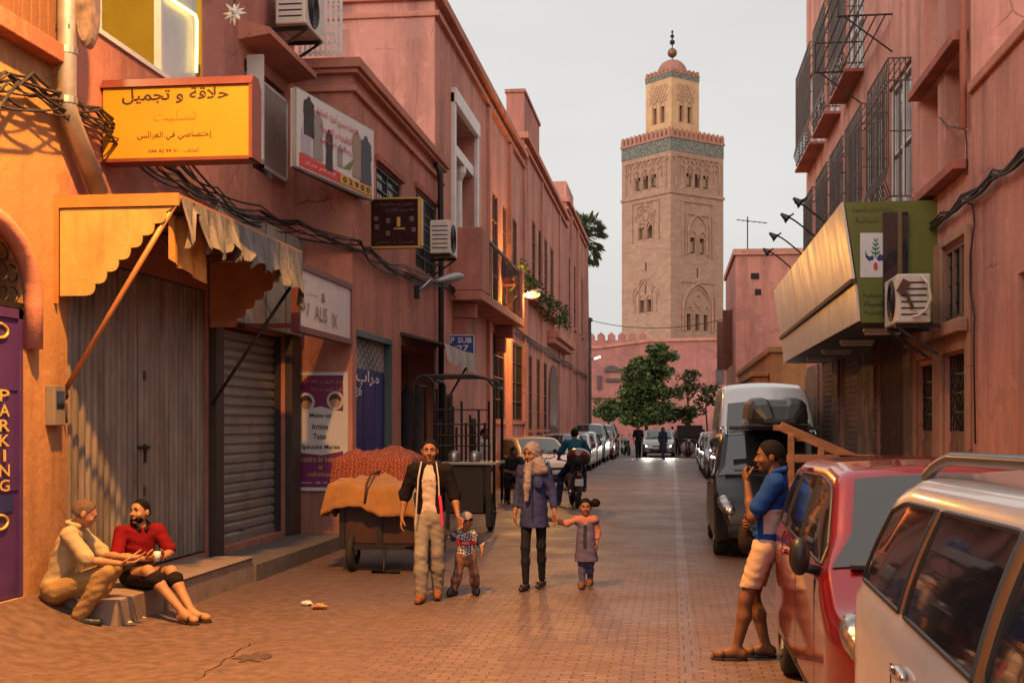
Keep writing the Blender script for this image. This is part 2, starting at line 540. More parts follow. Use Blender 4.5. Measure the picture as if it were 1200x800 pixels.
PINK = plaster('pink_render', (0.52, 0.225, 0.17))
PINK2 = plaster('salmon_render', (0.59, 0.275, 0.215))
PINK3 = plaster('rose_render', (0.47, 0.20, 0.155))
RED = plaster('red_ochre_render', (0.40, 0.135, 0.10))
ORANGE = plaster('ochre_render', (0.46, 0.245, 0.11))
GREYP = plaster('grey_paint', (0.30, 0.285, 0.275), dirt=(0.12, 0.09, 0.08))
TRIM = plaster('trim_render', (0.52, 0.225, 0.16), amt=0.3)
DARK = material('dark_interior', (0.012, 0.010, 0.010), 0.9)
IRON = material('wrought_iron', (0.035, 0.03, 0.03), 0.5, metal=0.6, var=0.3)
RUST = material('rusty_iron', (0.10, 0.055, 0.04), 0.7, metal=0.3, var=0.4, scale=9)
STEEL = material('grey_steel', (0.32, 0.33, 0.35), 0.4, metal=0.8, var=0.15)
GALV = material('galvanised_pipe', (0.42, 0.42, 0.43), 0.42, metal=0.7, var=0.2, scale=7, dirt=(0.18, 0.10, 0.06), dirt_amt=0.5)
WHITEP = material('white_paint', (0.72, 0.71, 0.70), 0.5, var=0.06, dirt=(0.4, 0.33, 0.28), dirt_amt=0.4, dscale=4)
CREAM = material('cream_plastic', (0.62, 0.57, 0.50), 0.5, var=0.08, dirt=(0.3, 0.22, 0.16), dirt_amt=0.6, dscale=6)
WOOD = material('brown_wood', (0.16, 0.075, 0.04), 0.6, var=0.35, scale=6, stretch=(1, 8, 8), bump=0.2)
WOODO = material('pale_wood', (0.36, 0.19, 0.09), 0.6, var=0.3, scale=5, stretch=(8, 1, 1), bump=0.15)
BLACKP = material('black_plastic', (0.018, 0.018, 0.02), 0.45, var=0.2)
CABLE = material('black_cable', (0.02, 0.018, 0.018), 0.6)
RUBBER = material('tyre_rubber', (0.02, 0.02, 0.02), 0.85, var=0.2)
STONE = material('step_stone', (0.26, 0.20, 0.17), 0.7, var=0.2, scale=12, bump=0.25, bscale=50, dirt=(0.10, 0.07, 0.05), dirt_amt=0.6, dscale=2.5)
PANE = glass('window_pane')
# ================================================================== GROUND
PAVE = brick_mat('clay_setts', (0.185, 0.115, 0.098), (0.118, 0.075, 0.066), (0.068, 0.043, 0.037), 1.0, 0.17, 0.085, mort=0.008, bump=0.7, rmin=0.40, rmax=0.68, stain=(0.12, 0.068, 0.055), sa=0.6)
PAVE2 = brick_mat('grey_setts', (0.165, 0.105, 0.093), (0.125, 0.080, 0.072), (0.075, 0.05, 0.045), 1.0, 0.12, 0.24, mort=0.01, bump=0.5, rmin=0.3, rmax=0.6, stain=(0.11, 0.075, 0.06), sa=0.6)
DIRT = material('trodden_earth', (0.30, 0.165, 0.10), 0.8, var=0.3, scale=5, bump=0.5, bscale=25, dirt=(0.14, 0.08, 0.05), dirt_amt=0.7, dscale=2)
XL1, XL2, XL3, XR = -5.5, -4.7, -4.87, 3.2
m = MB()
m.quad((-2500, -500, -0.02), (2500, -500, -0.02), (2500, 4000, -0.02), (-2500, 4000, -0.02))
structure(m.build('ground', material('far_earth', (0.25, 0.15, 0.11), 0.9)))
m = MB()
ny = 60
for i in range(ny):
    ya, yb = -6 + 176 * i / ny, -6 + 176 * (i + 1) / ny
    m.quad((-6.2, ya, 0), (4.4, ya, 0), (4.4, yb, 0), (-6.2, yb, 0))
structure(m.build('road', PAVE))
# dust and trodden earth lie over the setts near the left-hand steps; elsewhere grime fills many joints
_n = PAVE.node_tree; _L = _n.links.new; _b = _n.nodes['Principled BSDF']
_bp = [q for q in _n.nodes if q.type == 'BUMP'][0]
def _nd(t, **k):
    q = _n.nodes.new(t)
    for a, v in k.items(): setattr(q, a, v)
    return q
_tc = _nd('ShaderNodeTexCoord'); _sx = _nd('ShaderNodeSeparateXYZ'); _L(_tc.outputs['Object'], _sx.inputs['Vector'])
def _mr(src, a, b_):
    q = _nd('ShaderNodeMapRange', interpolation_type='SMOOTHSTEP'); q.inputs['From Min'].default_value = a; q.inputs['From Max'].default_value = b_; _L(src, q.inputs['Value']); return q.outputs['Result']
def _ma(op, a, b_):
    q = _nd('ShaderNodeMath', operation=op, use_clamp=True)
    for i, v in enumerate((a, b_)):
        if isinstance(v, float): q.inputs[i].default_value = v
        else: _L(v, q.inputs[i])
    return q.outputs[0]
_no = _nd('ShaderNodeTexNoise'); _no.inputs['Scale'].default_value = 1.3; _no.inputs['Detail'].default_value = 8; _L(_tc.outputs['Object'], _no.inputs['Vector'])
_zone = _ma('MULTIPLY', _mr(_sx.outputs['X'], -1.0, -3.6), _mr(_sx.outputs['Y'], 17.5, 11.5))
_fac = _ma('MULTIPLY', _zone, _mr(_no.outputs['Fac'], .25, .5))
_grime = _mr(_no.outputs['Fac'], .50, .62)
_fac = _ma('MAXIMUM', _fac, _ma('MULTIPLY', _grime, .45))
_old = _b.inputs['Base Color'].links[0].from_socket
_dm = _nd('ShaderNodeMix', data_type='RGBA'); _n2 = _nd('ShaderNodeTexNoise'); _n2.inputs['Scale'].default_value = 9; _n2.inputs['Detail'].default_value = 8; _L(_tc.outputs['Object'], _n2.inputs['Vector'])
_rp = _nd('ShaderNodeValToRGB'); _rp.color_ramp.elements[0].color = (.095, .060, .048, 1); _rp.color_ramp.elements[1].color = (.165, .104, .080, 1); _rp.color_ramp.elements[0].position = .35; _rp.color_ramp.elements[1].position = .65
_L(_n2.outputs['Fac'], _rp.inputs['Fac']); _L(_fac, _dm.inputs[0]); _L(_old, _dm.inputs[6]); _L(_rp.outputs['Color'], _dm.inputs[7]); _L(_dm.outputs[2], _b.inputs['Base Color'])
_bs = _nd('ShaderNodeMath', operation='MULTIPLY_ADD'); _L(_fac, _bs.inputs[0]); _bs.inputs[1].default_value = -.58; _bs.inputs[2].default_value = .68; _L(_bs.outputs[0], _bp.inputs['Strength'])
m = MB(); m.quad((0.07, -6, 0.004), (0.19, -6, 0.004), (0.19, 150, 0.004), (0.07, 150, 0.004)); structure(m.build('road_gutter', PAVE2))
m = MB(); m.quad((2.62, -6, 0.004), (3.3, -6, 0.004), (3.3, 64, 0.004), (2.62, 64, 0.004))
m.quad((2.62, -6, 0.12), (3.3, -6, 0.12), (3.3, 64, 0.12), (2.62, 64, 0.12)); m.quad((2.62, -6, 0.004), (2.62, 64, 0.004), (2.62, 64, 0.12), (2.62, -6, 0.12))
structure(m.build('pavement', STONE))
# the worn ramp of earth and setts that climbs to the garage door
m = MB()
prof = [(-4.45, -0.012), (-4.8, 0.03), (-5.0, 0.09), (-5.2, 0.18), (-5.36, 0.27), (-5.5, 0.32)]
ys = [1, 3, 5, 7, 9, 10.2, 11.0, 11.55, 11.95]
for j in range(len(ys) - 1):
    for i in range(len(prof) - 1):
        def P(a, b):
            k = 1.0 if ys[b] < 11.6 else 0.55
            return (prof[a][0], ys[b], prof[a][1] * k + 0.004)
        m.quad(P(i + 1, j), P(i, j), P(i, j + 1), P(i + 1, j + 1))
structure(m.build('pavement_ramp', PAVE, smooth=True))
# a crack and a dark puddle stain in the paving
m = MB()
a = onZ(228, 797, 0); b = onZ(296, 752, 0)
pts = [a.lerp(b, t) + Vector((0.02 * sin(t * 23), 0.04 * sin(t * 17), 0.006)) for t in [k / 14 for k in range(15)]]
for i in range(14):
    w = 0.003 + 0.004 * abs(sin(i * 1.7)); _t = (pts[i + 1] - pts[i]).normalized(); d = Vector((-_t.y, _t.x, 0)) * w
    m.quad(pts[i] - d, pts[i + 1] - d, pts[i + 1] + d, pts[i] + d)
structure(m.build('road_crack', material('crack_earth', (.05, .028, .02), .9)))
m = MB()
c = onZ(298, 770, 0)
m.add([(c.x + (0.13 + .03 * sin(k * 2.3) + .02 * sin(k * 5.1)) * cos(k * pi / 18), c.y + (0.17 + .05 * sin(k * 1.3) + .03 * sin(k * 4.1)) * sin(k * pi / 18), 0.006) for k in range(36)], [tuple(range(36))])
structure(m.build('road_stain', material('wet_stain', (0.075, 0.045, 0.035), 0.6, var=.5, scale=12, bump=.3)))
# ================================================================== FACADE HELPERS
def shell(mb, X, xb, y0, y1, z1, sg, z0=0.0):
    """end walls, roof and back of a block whose street wall stands at X"""
    f = [((X, y0, z0), (xb, y0, z0), (xb, y0, z1), (X, y0, z1)), ((X, y1, z0), (X, y1, z1), (xb, y1, z1), (xb, y1, z0)),
         ((X, y0, z1), (xb, y0, z1), (xb, y1, z1), (X, y1, z1)), ((xb, y0, z0), (xb, y1, z0), (xb, y1, z1), (xb, y0, z1))]
    for q in f: mb.quad(*q)
def window(parent, X, sg, ya, yb, za, zb, depth=0.22, frame=None, bars=(1, 2), grille=None, pane=None, sill=None):
    """window frame with its pane, set back in an opening of the wall; optional iron bars across the opening"""
    frame = frame or WOOD
    m = MB(); t = 0.06; x0 = X - sg * (depth - 0.03); x1 = X - sg * (depth - 0.09)
    m.box(x0, x1, ya, yb, za, za + t); m.box(x0, x1, ya, yb, zb - t, zb)
    m.box(x0, x1, ya, ya + t, za + t, zb - t); m.box(x0, x1, yb - t, yb, za + t, zb - t)
    for k in range(1, bars[0] + 1):
        y = ya + (yb - ya) * k / (bars[0] + 1); m.box(x0, x1, y - .02, y + .02, za + t, zb - t)
    for k in range(1, bars[1] + 1):
        z = za + (zb - za) * k / (bars[1] + 1); m.box(x0, x1 - sg * .004, ya + t, yb - t, z - .015, z + .015)
    w = m.build('window', frame, parent)
    p = MB(); xp = X - sg * (depth - 0.045); p.box(xp, X - sg * depth, ya + .01, yb - .01, za + .01, zb - .01)
    kid(p.build('pane', pane or PANE, None), w)
    if grille:
        g = MB(); xg = X - sg * 0.05
        n = max(3, int((yb - ya) / 0.11))
        for k in range(n + 1):
            y = ya + .02 + (yb - ya - .04) * k / n; g.tube([(xg, y, za), (xg, y, zb)], 0.009, 5)
        for k in range(1, grille + 1):
            z = za + (zb - za) * k / (grille + 1); g.box(xg - .008, xg + .008, ya, yb, z - .012, z + .012)
        kid(g.build('grille', IRON, None), w)
    if sill:
        s = MB(); s.box(X - sg * .02, X + sg * .10, ya - .08, yb + .08, za - .09, za - .005); kid(s.build('sill', sill, None), w)
    return w
def kid(o, parent):
    """make o a sub-part of a part, both already where they stand"""
    o.parent = parent
    pm = parent.matrix_parent_inverse.copy()
    root = parent.parent
    if root is not None:
        o.matrix_parent_inverse = (Matrix.LocRotScale(root.location, root.rotation_euler, root.scale) @ pm).inverted()
    return o

# ================================================================== LEFT, NEAREST BUILDING (garage door, corrugated doors, roller shutter, salon window)
Y1 = yx(345, XL1)
b1 = thing('shop_building', 'ochre and pink shop building with purple garage door and corrugated doors, nearest on left', 'building', (XL1, 8, 0))
ya_d, yb_d = yx(-95, XL1), yx(31, XL1)
ya_c, yb_c = yx(79, XL1), yx(243, XL1)
ya_r, yb_r = yx(254, XL1), yx(334, XL1)
ya_w, yb_w = yx(116, XL1), yx(238, XL1)
ya_s, yb_s = yx(286, XL1), yx(334, XL1)
zw0, zw1 = 5.62, 7.4
zs0, zs1 = 5.2, 6.55
holes1 = [(ya_d, yb_d, 0.32, 3.45, .30), (ya_c, yb_c, 0.27, 3.40, .12), (ya_r, yb_r, 0.27, 3.05, .22), (ya_w, yb_w, zw0, zw1, 1.3), (ya_s, yb_s, zs0, zs1, .3)]
m = MB()
m.wall_x(XL1, ya_c, Y1, 0, 9.5, holes1[1:], sg=1)
shell(m, XL1, -14, -5, Y1, 9.5, 1)
# arch: fill the two upper corners of the garage opening
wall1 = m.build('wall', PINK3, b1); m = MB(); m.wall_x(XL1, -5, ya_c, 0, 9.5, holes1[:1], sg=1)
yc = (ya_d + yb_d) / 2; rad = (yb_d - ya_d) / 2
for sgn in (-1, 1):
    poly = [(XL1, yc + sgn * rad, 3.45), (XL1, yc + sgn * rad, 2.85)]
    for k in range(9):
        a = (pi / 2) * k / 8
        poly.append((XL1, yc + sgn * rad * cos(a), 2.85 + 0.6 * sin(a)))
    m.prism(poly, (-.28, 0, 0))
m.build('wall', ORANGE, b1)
# arch moulding
m = MB()
pts = [(XL1 + .03, yc + rad + .06, 2.45)] + [(XL1 + .03, yc + (rad + .06) * cos(a), 2.85 + .66 * sin(a)) for a in [pi * k / 18 for k in range(19)]] + [(XL1 + .03, yc - rad - .06, 2.45)]
m.tube(pts, 0.085, 8)
m.build('door_moulding', TRIM, b1, smooth=True)
# purple sheet-metal door with its scrollwork fanlight
PURPLE = material('purple_paint', (0.075, 0.03, 0.15), 0.45, var=0.2, scale=3, dirt=(0.03, 0.015, 0.06), dirt_amt=0.7)
YPAINT = material('yellow_paint', (0.62, 0.45, 0.10), 0.6, var=0.15)
xd = XL1 - .05
m = MB()
m.box(xd - .04, xd, ya_d, yb_d, .33, 2.78)
for z in (2.1, 1.25): m.box(xd - .01, xd + .012, ya_d, yb_d, z - .012, z + .012)
m.box(xd - .01, xd + .02, yb_d - .07, yb_d, .33, 2.78)
m.box(xd - .01, xd + .02, ya_d, yb_d, 2.70, 2.78)
gd = m.build('door', PURPLE, b1)
m = MB()
zz = 2.05
yl = yx(10, XL1)
blue = MB(); blue.box(xd, xd + .01, yx(-30, XL1), yx(21, XL1), zx(12, 600, XL1), zx(12, 580, XL1))
kid(blue.build('plate', material('blue_paint_patch', (0.02, 0.03, 0.16), 0.5), None), gd)
for k, ch in enumerate('PARKING'):
    z = zx(10, 463 + k * 17.6, XL1)
    o = lettering('lettering', ch, (xd, yl, z), (0, 1, 0), (0, 0, 1), 0.10, YPAINT, None, width=0.17 if ch != 'I' else 0.045, off=.016, bold=0.012)
    kid(o, gd)
def ring(mb, c, ry, rz, r, n=20, X=0.0, a0=0, a1=2 * pi):
    mb.tube([(X, c[0] + ry * cos(a0 + (a1 - a0) * k / n), c[1] + rz * sin(a0 + (a1 - a0) * k / n)) for k in range(n + 1)], r, 6)
m = MB()
for py in (387, 612):
    ring(m, (yx(5, XL1), zx(5, py, XL1)), .13, .06, .012, X=xd + .01)
o = m.build('ornament', YPAINT, None); kid(o, gd)
m = MB()
for k in range(9):
    y = ya_d + .15 + k * (yb_d - ya_d - .3) / 8
    for z in (2.9, 3.08, 3.24):
        if hypot((y - yc) / rad, (z - 2.85) / .6) < .93:
            ring(m, (y, z), .09, .07, .009, 12, X=xd, a0=.4 * k, a1=.4 * k + 5)
m.box(xd - .02, xd + .02, ya_d, yb_d, 2.79, 2.84)
fan = m.build('fanlight_scrollwork', IRON, b1)
m = MB(); m.quad((XL1 - .29, ya_d, .3), (XL1 - .29, yb_d, .3), (XL1 - .29, yb_d, 3.5), (XL1 - .29, ya_d, 3.5)); m.build('door_backing', DARK, b1)
# corrugated double door
CORR = material('corrugated_zinc', (0.25, 0.215, 0.185), 0.5, metal=0.3, var=0.45, scale=3, stretch=(1, 1, .25), dirt=(0.10, 0.05, 0.03), dirt_amt=0.95, dscale=4, streak=.2, rvar=.15)
m = MB(); n = 330
xs = XL1 - .07
prev = None
ymid = yx(166, XL1)
for k in range(n + 1):
    y = ya_c + (yb_c - ya_c) * k / n
    ph = ((y - ya_c) / 0.135) % 1.0
    d = (0.042 if ph < .38 else (0.042 * (1 - (ph - .38) / .12) if ph < .5 else (0 if ph < .88 else .042 * (ph - .88) / .12))) - .012
    x = xs + d + (0.012 if y > ymid else 0)
    cur = ((x, y, .30), (x, y, 3.38))
    if prev: m.quad(prev[0], cur[0], cur[1], prev[1])
    prev = cur
cd = m.build('corrugated_door', CORR, b1)
m = MB(); m.box(xs - .02, xs + .03, ymid - .02, ymid + .02, .3, 3.38); m.box(xs - .02, xs + .04, ya_c, ya_c + .05, .3, 3.38); m.box(xs - .02, xs + .04, yb_c - .06, yb_c, .28, 3.38)
kid(m.build('door_frame', RUST, None), cd)
m = MB(); yl2 = yx(172, XL1); zl = zx(172, 524, XL1)
m.box(xs + .03, xs + .07, yl2 - .14, yl2 + .10, zl - .015, zl + .015); m.ball((xs + .06, yl2 - .02, zl), .035, 8, 6)
m.box(xs + .03, xs + .06, yl2 - .02, yl2 + .02, zl - .16, zl)
kid(m.build('bolt', IRON, None), cd)
m = MB()
for py in (440, 575):
    z = zx(174, py, XL1); m.box(xs + .025, xs + .05, yl2 - .03, yl2 + .03, z - .05, z + .05)
kid(m.build('hasp', RUST, None), cd)
# grey roller shutter under a painted fascia
SLAT = material('shutter_slats', (0.30, 0.29, 0.285), 0.42, metal=0.5, var=0.18, scale=2, stretch=(1, .3, 3), dirt=(0.10, 0.07, 0.05), dirt_amt=.7, dscale=2)
m = MB(); xs2 = XL1 - .16; z = .28; i = 0
while z < 3.03:
    h = .125
    m.prism([(xs2, ya_r + .05, z), (xs2 + .03, ya_r + .05, z + .03), (xs2 + .03, ya_r + .05, z + .09), (xs2, ya_r + .05, z + h)], (0, yb_r - ya_r - .1, 0)); z += h
m.box(xs2 - .01, xs2 + .035, ya_r + .05, yb_r - .05, .27, .36)
rs = m.build('roller_shutter', SLAT, b1)
m = MB(); m.box(xs2 - .03, xs2 + .10, ya_r, ya_r + .07, .27, 3.05); m.box(xs2 - .03, xs2 + .10, yb_r - .09, yb_r, .27, 3.05)
kid(m.build('guide_rail', BLACKP, None), rs)
m = MB(); m.box(xs2 + .03, xs2 + .05, (ya_r + yb_r) / 2 - .1, (ya_r + yb_r) / 2 + .1, .42, .46); kid(m.build('handle', STEEL, None), rs)
m = MB(); zf = 4.5
m.box(XL1, XL1 + .13, yb_c + .04, Y1, 3.08, zf)
fas = m.build('fascia', GREYP, b1, bevel=.01)
m = MB()
for k in range(1, 4):
    y = yb_c + .04 + (Y1 - yb_c) * k / 4; m.box(XL1 + .131, XL1 + .136, y - .008, y + .008, 3.1, zf - .02)
kid(m.build('seam', DARK, None), fas)
for a, b in ((yb_c + .04, ya_r - .01), (yb_r + .01, Y1)):
    m = MB(); m.box(XL1, XL1 + .10, a, b, .02, 3.08); m.build('post', material('dark_brown_post', (.045, .03, .025), .6, var=.3), b1, bevel=.01)
# salon window: a lit yellow room behind the opening
YWALL = material('yellow_room', (0.60, 0.46, 0.05), 0.7, var=.1)
xb = XL1 - 1.9
m = MB()
m.quad((xb, ya_w - .3, zw0 - .2), (xb, yb_w + 1.2, zw0 - .2), (xb, yb_w + 1.2, zw1 + .4), (xb, ya_w - .3, zw1 + .4))
for y in (ya_w - .3, yb_w + 1.2): m.quad((xb, y, zw0 - .2), (XL1 - 1.31, y, zw0 - .2), (XL1 - 1.31, y, zw1 + .4), (xb, y, zw1 + .4))
for z in (zw0 - .2, zw1 + .4): m.quad((xb, ya_w - .3, z), (XL1 - 1.31, ya_w - .3, z), (XL1 - 1.31, yb_w + 1.2, z), (xb, yb_w + 1.2, z))
room = m.build('room_wall', YWALL, b1)
# carved brown arch on the far side of the window opening
CARVED = material('carved_panel', (0.20, 0.10, 0.04), .7, var=.55, scale=30, bump=.5, bscale=40)
m = MB(); yf = yb_w - .012
xa, xbb = XL1 - 1.28, XL1 - .03
m.box(XL1 - 1.3, XL1 - .02, yf, yb_w, zw0, zw1)
m.build('window_jamb', YWALL, b1)
m = MB(); zt = zx(190, 40, XL1); cx = (xa + xbb) / 2; rx = (xbb - xa) / 2 * .86; rz = (zt - zw0) * .78
poly = [(xbb, yf - .03, zw0 + .02), (xbb, yf - .03, zt), (xa, yf - .03, zt), (xa, yf - .03, zw0 + .02), (cx - rx, yf - .03, zw0 + .02)]
for k in range(13):
    a = pi - pi * k / 12; poly.append((cx + rx * cos(a), yf - .03, zw0 + .02 + rz * sin(a)))
m.prism(poly, (0, .028, 0))
m.build('carved_arch', CARVED, b1)
m = MB(); t = .05
m.box(XL1 - .06, XL1 + .03, ya_w - t, ya_w, zw0 - t, zw1); m.box(XL1 - .06, XL1 + .03, ya_w, yb_w, zw0 - t, zw0)
yk = yx(188, XL1)
m.box(XL1 - .06, XL1 + .02, yk - .03, yk + .03, zw0, zw1)
sw = m.build('window', WHITEP, b1)
m = MB(); yk2 = yx(226, XL1)
m.box(XL1 - .02, XL1, yk + .03, yk2, zw0, zw1); m.box(XL1 - .03, XL1 + .015, yk2, yk2 + .06, zw0, zw1)
kid(m.build('pane', material('frosted_glass', (0.5, 0.52, 0.55), .3, var=.12), None), sw)
m = MB()
pts = [onX(196, -14, XL1 + .05), onX(201, 0, XL1 + .05), onX(229, 18, XL1 + .05), onX(231, 26, XL1 + .05), onX(230, 85, XL1 + .05)]
m.tube(pts, .018, 8)
kid(m.build('neon_tube', glow('neon_yellow', (1, .70, .18), 5), None), sw)
lp = bpy.data.lights.new('salon_lamp', 'POINT'); lp.energy = 75; lp.color = (1, .78, .32); lp.shadow_soft_size = .12
lo = bpy.data.objects.new('salon_lamp', lp); COL.objects.link(lo); lo.location = (XL1 - .6, ya_w + .25, 7.1)
# window with hood and white louvred shutters
w = window(b1, XL1, 1, ya_s, yb_s, zs0, zs1, .28, frame=WHITEP, bars=(1, 0))
LOUV = material('white_shutter', (0.62, 0.61, 0.60), .55, var=.08, dirt=(.4, .3, .25), dirt_amt=.5)
def louvre(ya, yb, za, zb, x):
    mm = MB(); t = .045
    mm.box(x, x + .035, ya, yb, za, za + t); mm.box(x, x + .035, ya, yb, zb - t, zb); mm.box(x, x + .035, ya, ya + t, za, zb); mm.box(x, x + .035, yb - t, yb, za, zb)
    k = za + t
    while k < zb - t:
        mm.prism([(x + .004, ya + t, k), (x + .03, ya + t, k + .03), (x + .034, ya + t, k + .026), (x + .01, ya + t, k - .002)], (0, yb - ya - 2 * t, 0)); k += .036
    return mm
kid(louvre(yx(304, XL1), yx(333, XL1), 5.25, 6.42, XL1 + .02).build('shutter', LOUV, None), w)
m = MB(); ys0 = yx(290, XL1); m.box(XL1 + .0, XL1 + .22, ys0 - .02, ys0 + .02, 5.25, 6.62); kid(m.build('shutter', LOUV, None), w)
m = MB(); yh0, yh1 = yx(279, XL1), yx(338, XL1)
m.prism([(XL1, yh0, 6.72), (XL1 + .42, yh0, 6.78), (XL1 + .42, yh0, 6.86), (XL1, yh0, 6.98)], (0, yh1 - yh0, 0)); m.build('window_hood', TRIM, b1)
# wooden balcony front at the very left with its ledge
m = MB(); zl0 = 5.0
m.box(XL1, XL1 + .16, 4, yx(64, XL1), zl0, zl0 + .16); m.build('ledge', RED, b1, bevel=.01)
m = MB()
y = 6.0
while y < yx(60, XL1):
    m.box(XL1 + .02, XL1 + .07, y, y + .135, zl0 + .17, 8); y += .15
m.build('wooden_boards', WOOD, b1, bevel=.006)
# downpipe: vertical, then swept along the wall
m = MB(); xp = XL1 + .14
pa = onX(78, -60, xp); pb = onX(78, 122, xp); pc = onX(82, 138, xp); pd = onX(116, 226, xp)
m.tube([(xp, pa.y, 9.4), pa, pb, pc, pd], .088, 14)
dp = m.build('downpipe', GALV, b1, smooth=True)
m = MB()
for py in (60, 118):
    p = onX(78, py, xp); m.lathe([(.096, -.03), (.096, .03)], 14, p)
kid(m.build('collar', STEEL, None), dp)
# threshold steps
m = MB(); yq = yx(136, -4.8); yq2 = yx(300, -4.72)
m.box(XL1 + .02, -4.79, yq, yq + 1.05, -.02, .27); m.box(XL1 + .02, -4.76, yq + 1.06, yq2, -.02, .275)
m.box(XL1 + .3, -4.74, yq + 1.06, yq2, .276, .29)
st = m.build('step', STONE, b1, bevel=.012)
m = MB(); m.box(XL1 + .02, -4.72, yq2 + .01, Y1 + .1, -.02, .2); m.build('step', material('dark_step_stone', (.12, .10, .09), .7, var=.25, scale=10, bump=.2), b1, bevel=.012)
# electric meter on the pillar
mt = thing('meter_box', 'grey electric meter box on the orange pillar', 'meter box', onX(58, 490, XL1))
m = MB(); a = onX(53, 505, XL1); bb = onX(66, 452, XL1)
m.box(XL1, XL1 + .09, a.y, bb.y, a.z + .05, bb.z); m.build('box', material('meter_grey', (.20, .175, .15), .6, var=.2), mt, bevel=.008)
m = MB(); m.box(XL1 + .091, XL1 + .096, a.y + .03, bb.y - .03, (a.z + bb.z) / 2, bb.z - .05); m.build('window', PANE, mt)

# ================================================================== LEFT, SECOND BUILDING (low, parapet band, blue garage door)
YA2, YB2 = yx(413, XL2), yx(519, XL2)
b2 = thing('low_building', 'low pink building with moulded parapet and blue garage door', 'building', (XL2, YA2, 0))
zb2 = 7.15
dA, dB = yx(417.5, XL2), yx(458, XL2)
eA, eB = yx(470, XL2), yx(509, XL2)
w1 = (yx(441, XL2), yx(470, XL2), 4.9, 6.0, .25); w2 = (yx(487, XL2), yx(511, XL2), 4.7, 6.15, .25)
m = MB()
m.wall_x(XL2, YA2, YB2, 0, zb2, [(dA, dB, .05, 3.15, .2), (eA, eB, .05, 3.2, 1.2), w1, w2], sg=1)
shell(m, XL2, -12, YA2, YB2, zb2, 1)
m.build('wall', PINK, b2)
m = MB()
for (x, za, zb) in ((.06, zb2 - .42, zb2 - .33), (.10, zb2 - .16, zb2 - .09), (.15, zb2 - .09, zb2 + .06)):
    m.box(-12, XL2 + x, YA2 - x, YB2 - .01, za, zb)
m.build('parapet', TRIM, b2, bevel=.015)
BLUED = material('blue_door_paint', (0.007, 0.011, 0.15), .45, var=.2, scale=2, dirt=(.01, .012, .10), dirt_amt=.6)
m = MB(); xd = XL2 - .08
m.box(xd - .04, xd, dA + .03, dB - .12, .05, zx(430, 432, XL2))
for k in (1, 2):
    y = dA + (dB - dA) * k / 3; m.box(xd, xd + .008, y - .01, y + .01, .06, 2.6)
bd = m.build('door', BLUED, b2)
lt = lettering('lettering', arabic('مراب'), (xd, dA + (dB - dA) * .44, zx(436, 443, XL2)), (0, 1, 0), (0, 0, 1), .24, WHITEP, None, width=1.55, off=.006, bold=.02); kid(lt, bd)
lt = lettering('lettering', '26', (xd, dA + .42, zx(424, 458, XL2)), (0, 1, .1), (0, 0, 1), .16, WHITEP, None, width=.45, off=.006, bold=.01); kid(lt, bd)
PLAID = check_mat('plaid_curtain', (.10, .12, .12), (.35, .32, .30), 9)
m = MB(); m.box(xd - .03, xd - .01, dA + .03, dB - .12, 2.66, 3.14); kid(m.build('curtain', PLAID, None), bd)
m = MB(); m.box(xd - .02, XL2 + .02, dB - .12, dB, .05, 3.15); m.box(XL2 - .05, XL2 + .03, dA, dB, 3.13, 3.22); kid(m.build('door_frame', material('teal_frame', (.03, .07, .09), .5), None), bd)
m = MB(); X2 = XL2 - 1.19; m.quad((X2, eA, 0), (X2, eB, 0), (X2, eB, 3.3), (X2, eA, 3.3)); m.build('shop_interior', DARK, b2)
window(b2, XL2, 1, *w1[:4], depth=.12, frame=IRON, grille=5); window(b2, XL2, 1, *w2[:4], depth=.12, frame=IRON, grille=4)
m = MB(); m.box(XL2, XL2 + .06, w2[0] - .1, w2[1] + .1, w2[3] + .02, w2[3] + .12); m.box(XL2, XL2 + .06, w1[0] - .1, w1[1] + .1, w1[3] + .02, w1[3] + .12); m.build('lintel', RED, b2)
xp = XL2 + .12
m = MB(); p0 = onX(516, 203, xp); p1 = onX(517, 300, xp); m.tube([p0 + Vector((-.1, -.1, .25)), p0, p1, (xp, p1.y, .1)], .06, 10); m.build('downpipe', BLACKP, b2, smooth=True)
# doorstep in front of the poster wall
m = MB(); m.box(-5.49, -4.5, Y1 + .12, YA2 - .01, -.02, .16); m.build('step', STONE, b2, bevel=.01)
# white lattice screen on the roof terrace
ls = thing('lattice_screen', 'white lattice screen on the low roof terrace', 'screen', (-5.0, YA2 + .1, zb2))
m = MB(); yy = YA2 - .2
ax, bx = onY(352, 30, yy).x, onY(400, 30, yy).x
for k in range(9): x = ax + (bx - ax) * k / 8; m.box(x - .02, x + .02, yy - .02, yy, 7.22, 8.4)
for k in range(9): z = 7.27 + k * .14; m.box(ax, bx, yy, yy + .015, z - .018, z + .018)
m.build('slats', WHITEP, ls)

# ================================================================== LEFT ROW: three taller buildings
def tall(name, label, X, y0, y1, z1, mat, rows, back=-13, cor=True, blocks=(), extra=()):
    """rows: (px list of window left and right columns, z0, z1)"""
    b = thing(name, label, 'building', (X, y0, 0))
    holes = []
    for (cols, za, zb) in rows:
        for (pa, pb) in cols:
            holes.append((yx(pa, X), yx(pb, X), za, zb, .12))
    m = MB(); m.wall_x(X, y0, y1, 0, z1, holes + list(extra), sg=1); shell(m, X, back, y0, y1, z1, 1)
    m.build('wall', mat, b)
    if cor:
        m = MB()
        m.box(back, X + .10, y0 - .05, y1, z1 - .5, z1 - .38); m.box(back, X + .16, y0 - .1, y1, z1 - .16, z1 + .05); m.build('cornice', TRIM, b, bevel=.02)
    for h in holes:
        window(b, X, 1, *h[:4], depth=.11, bars=(1, 3), grille=3 if h[2] < 2.4 else None, sill=TRIM)
    return b
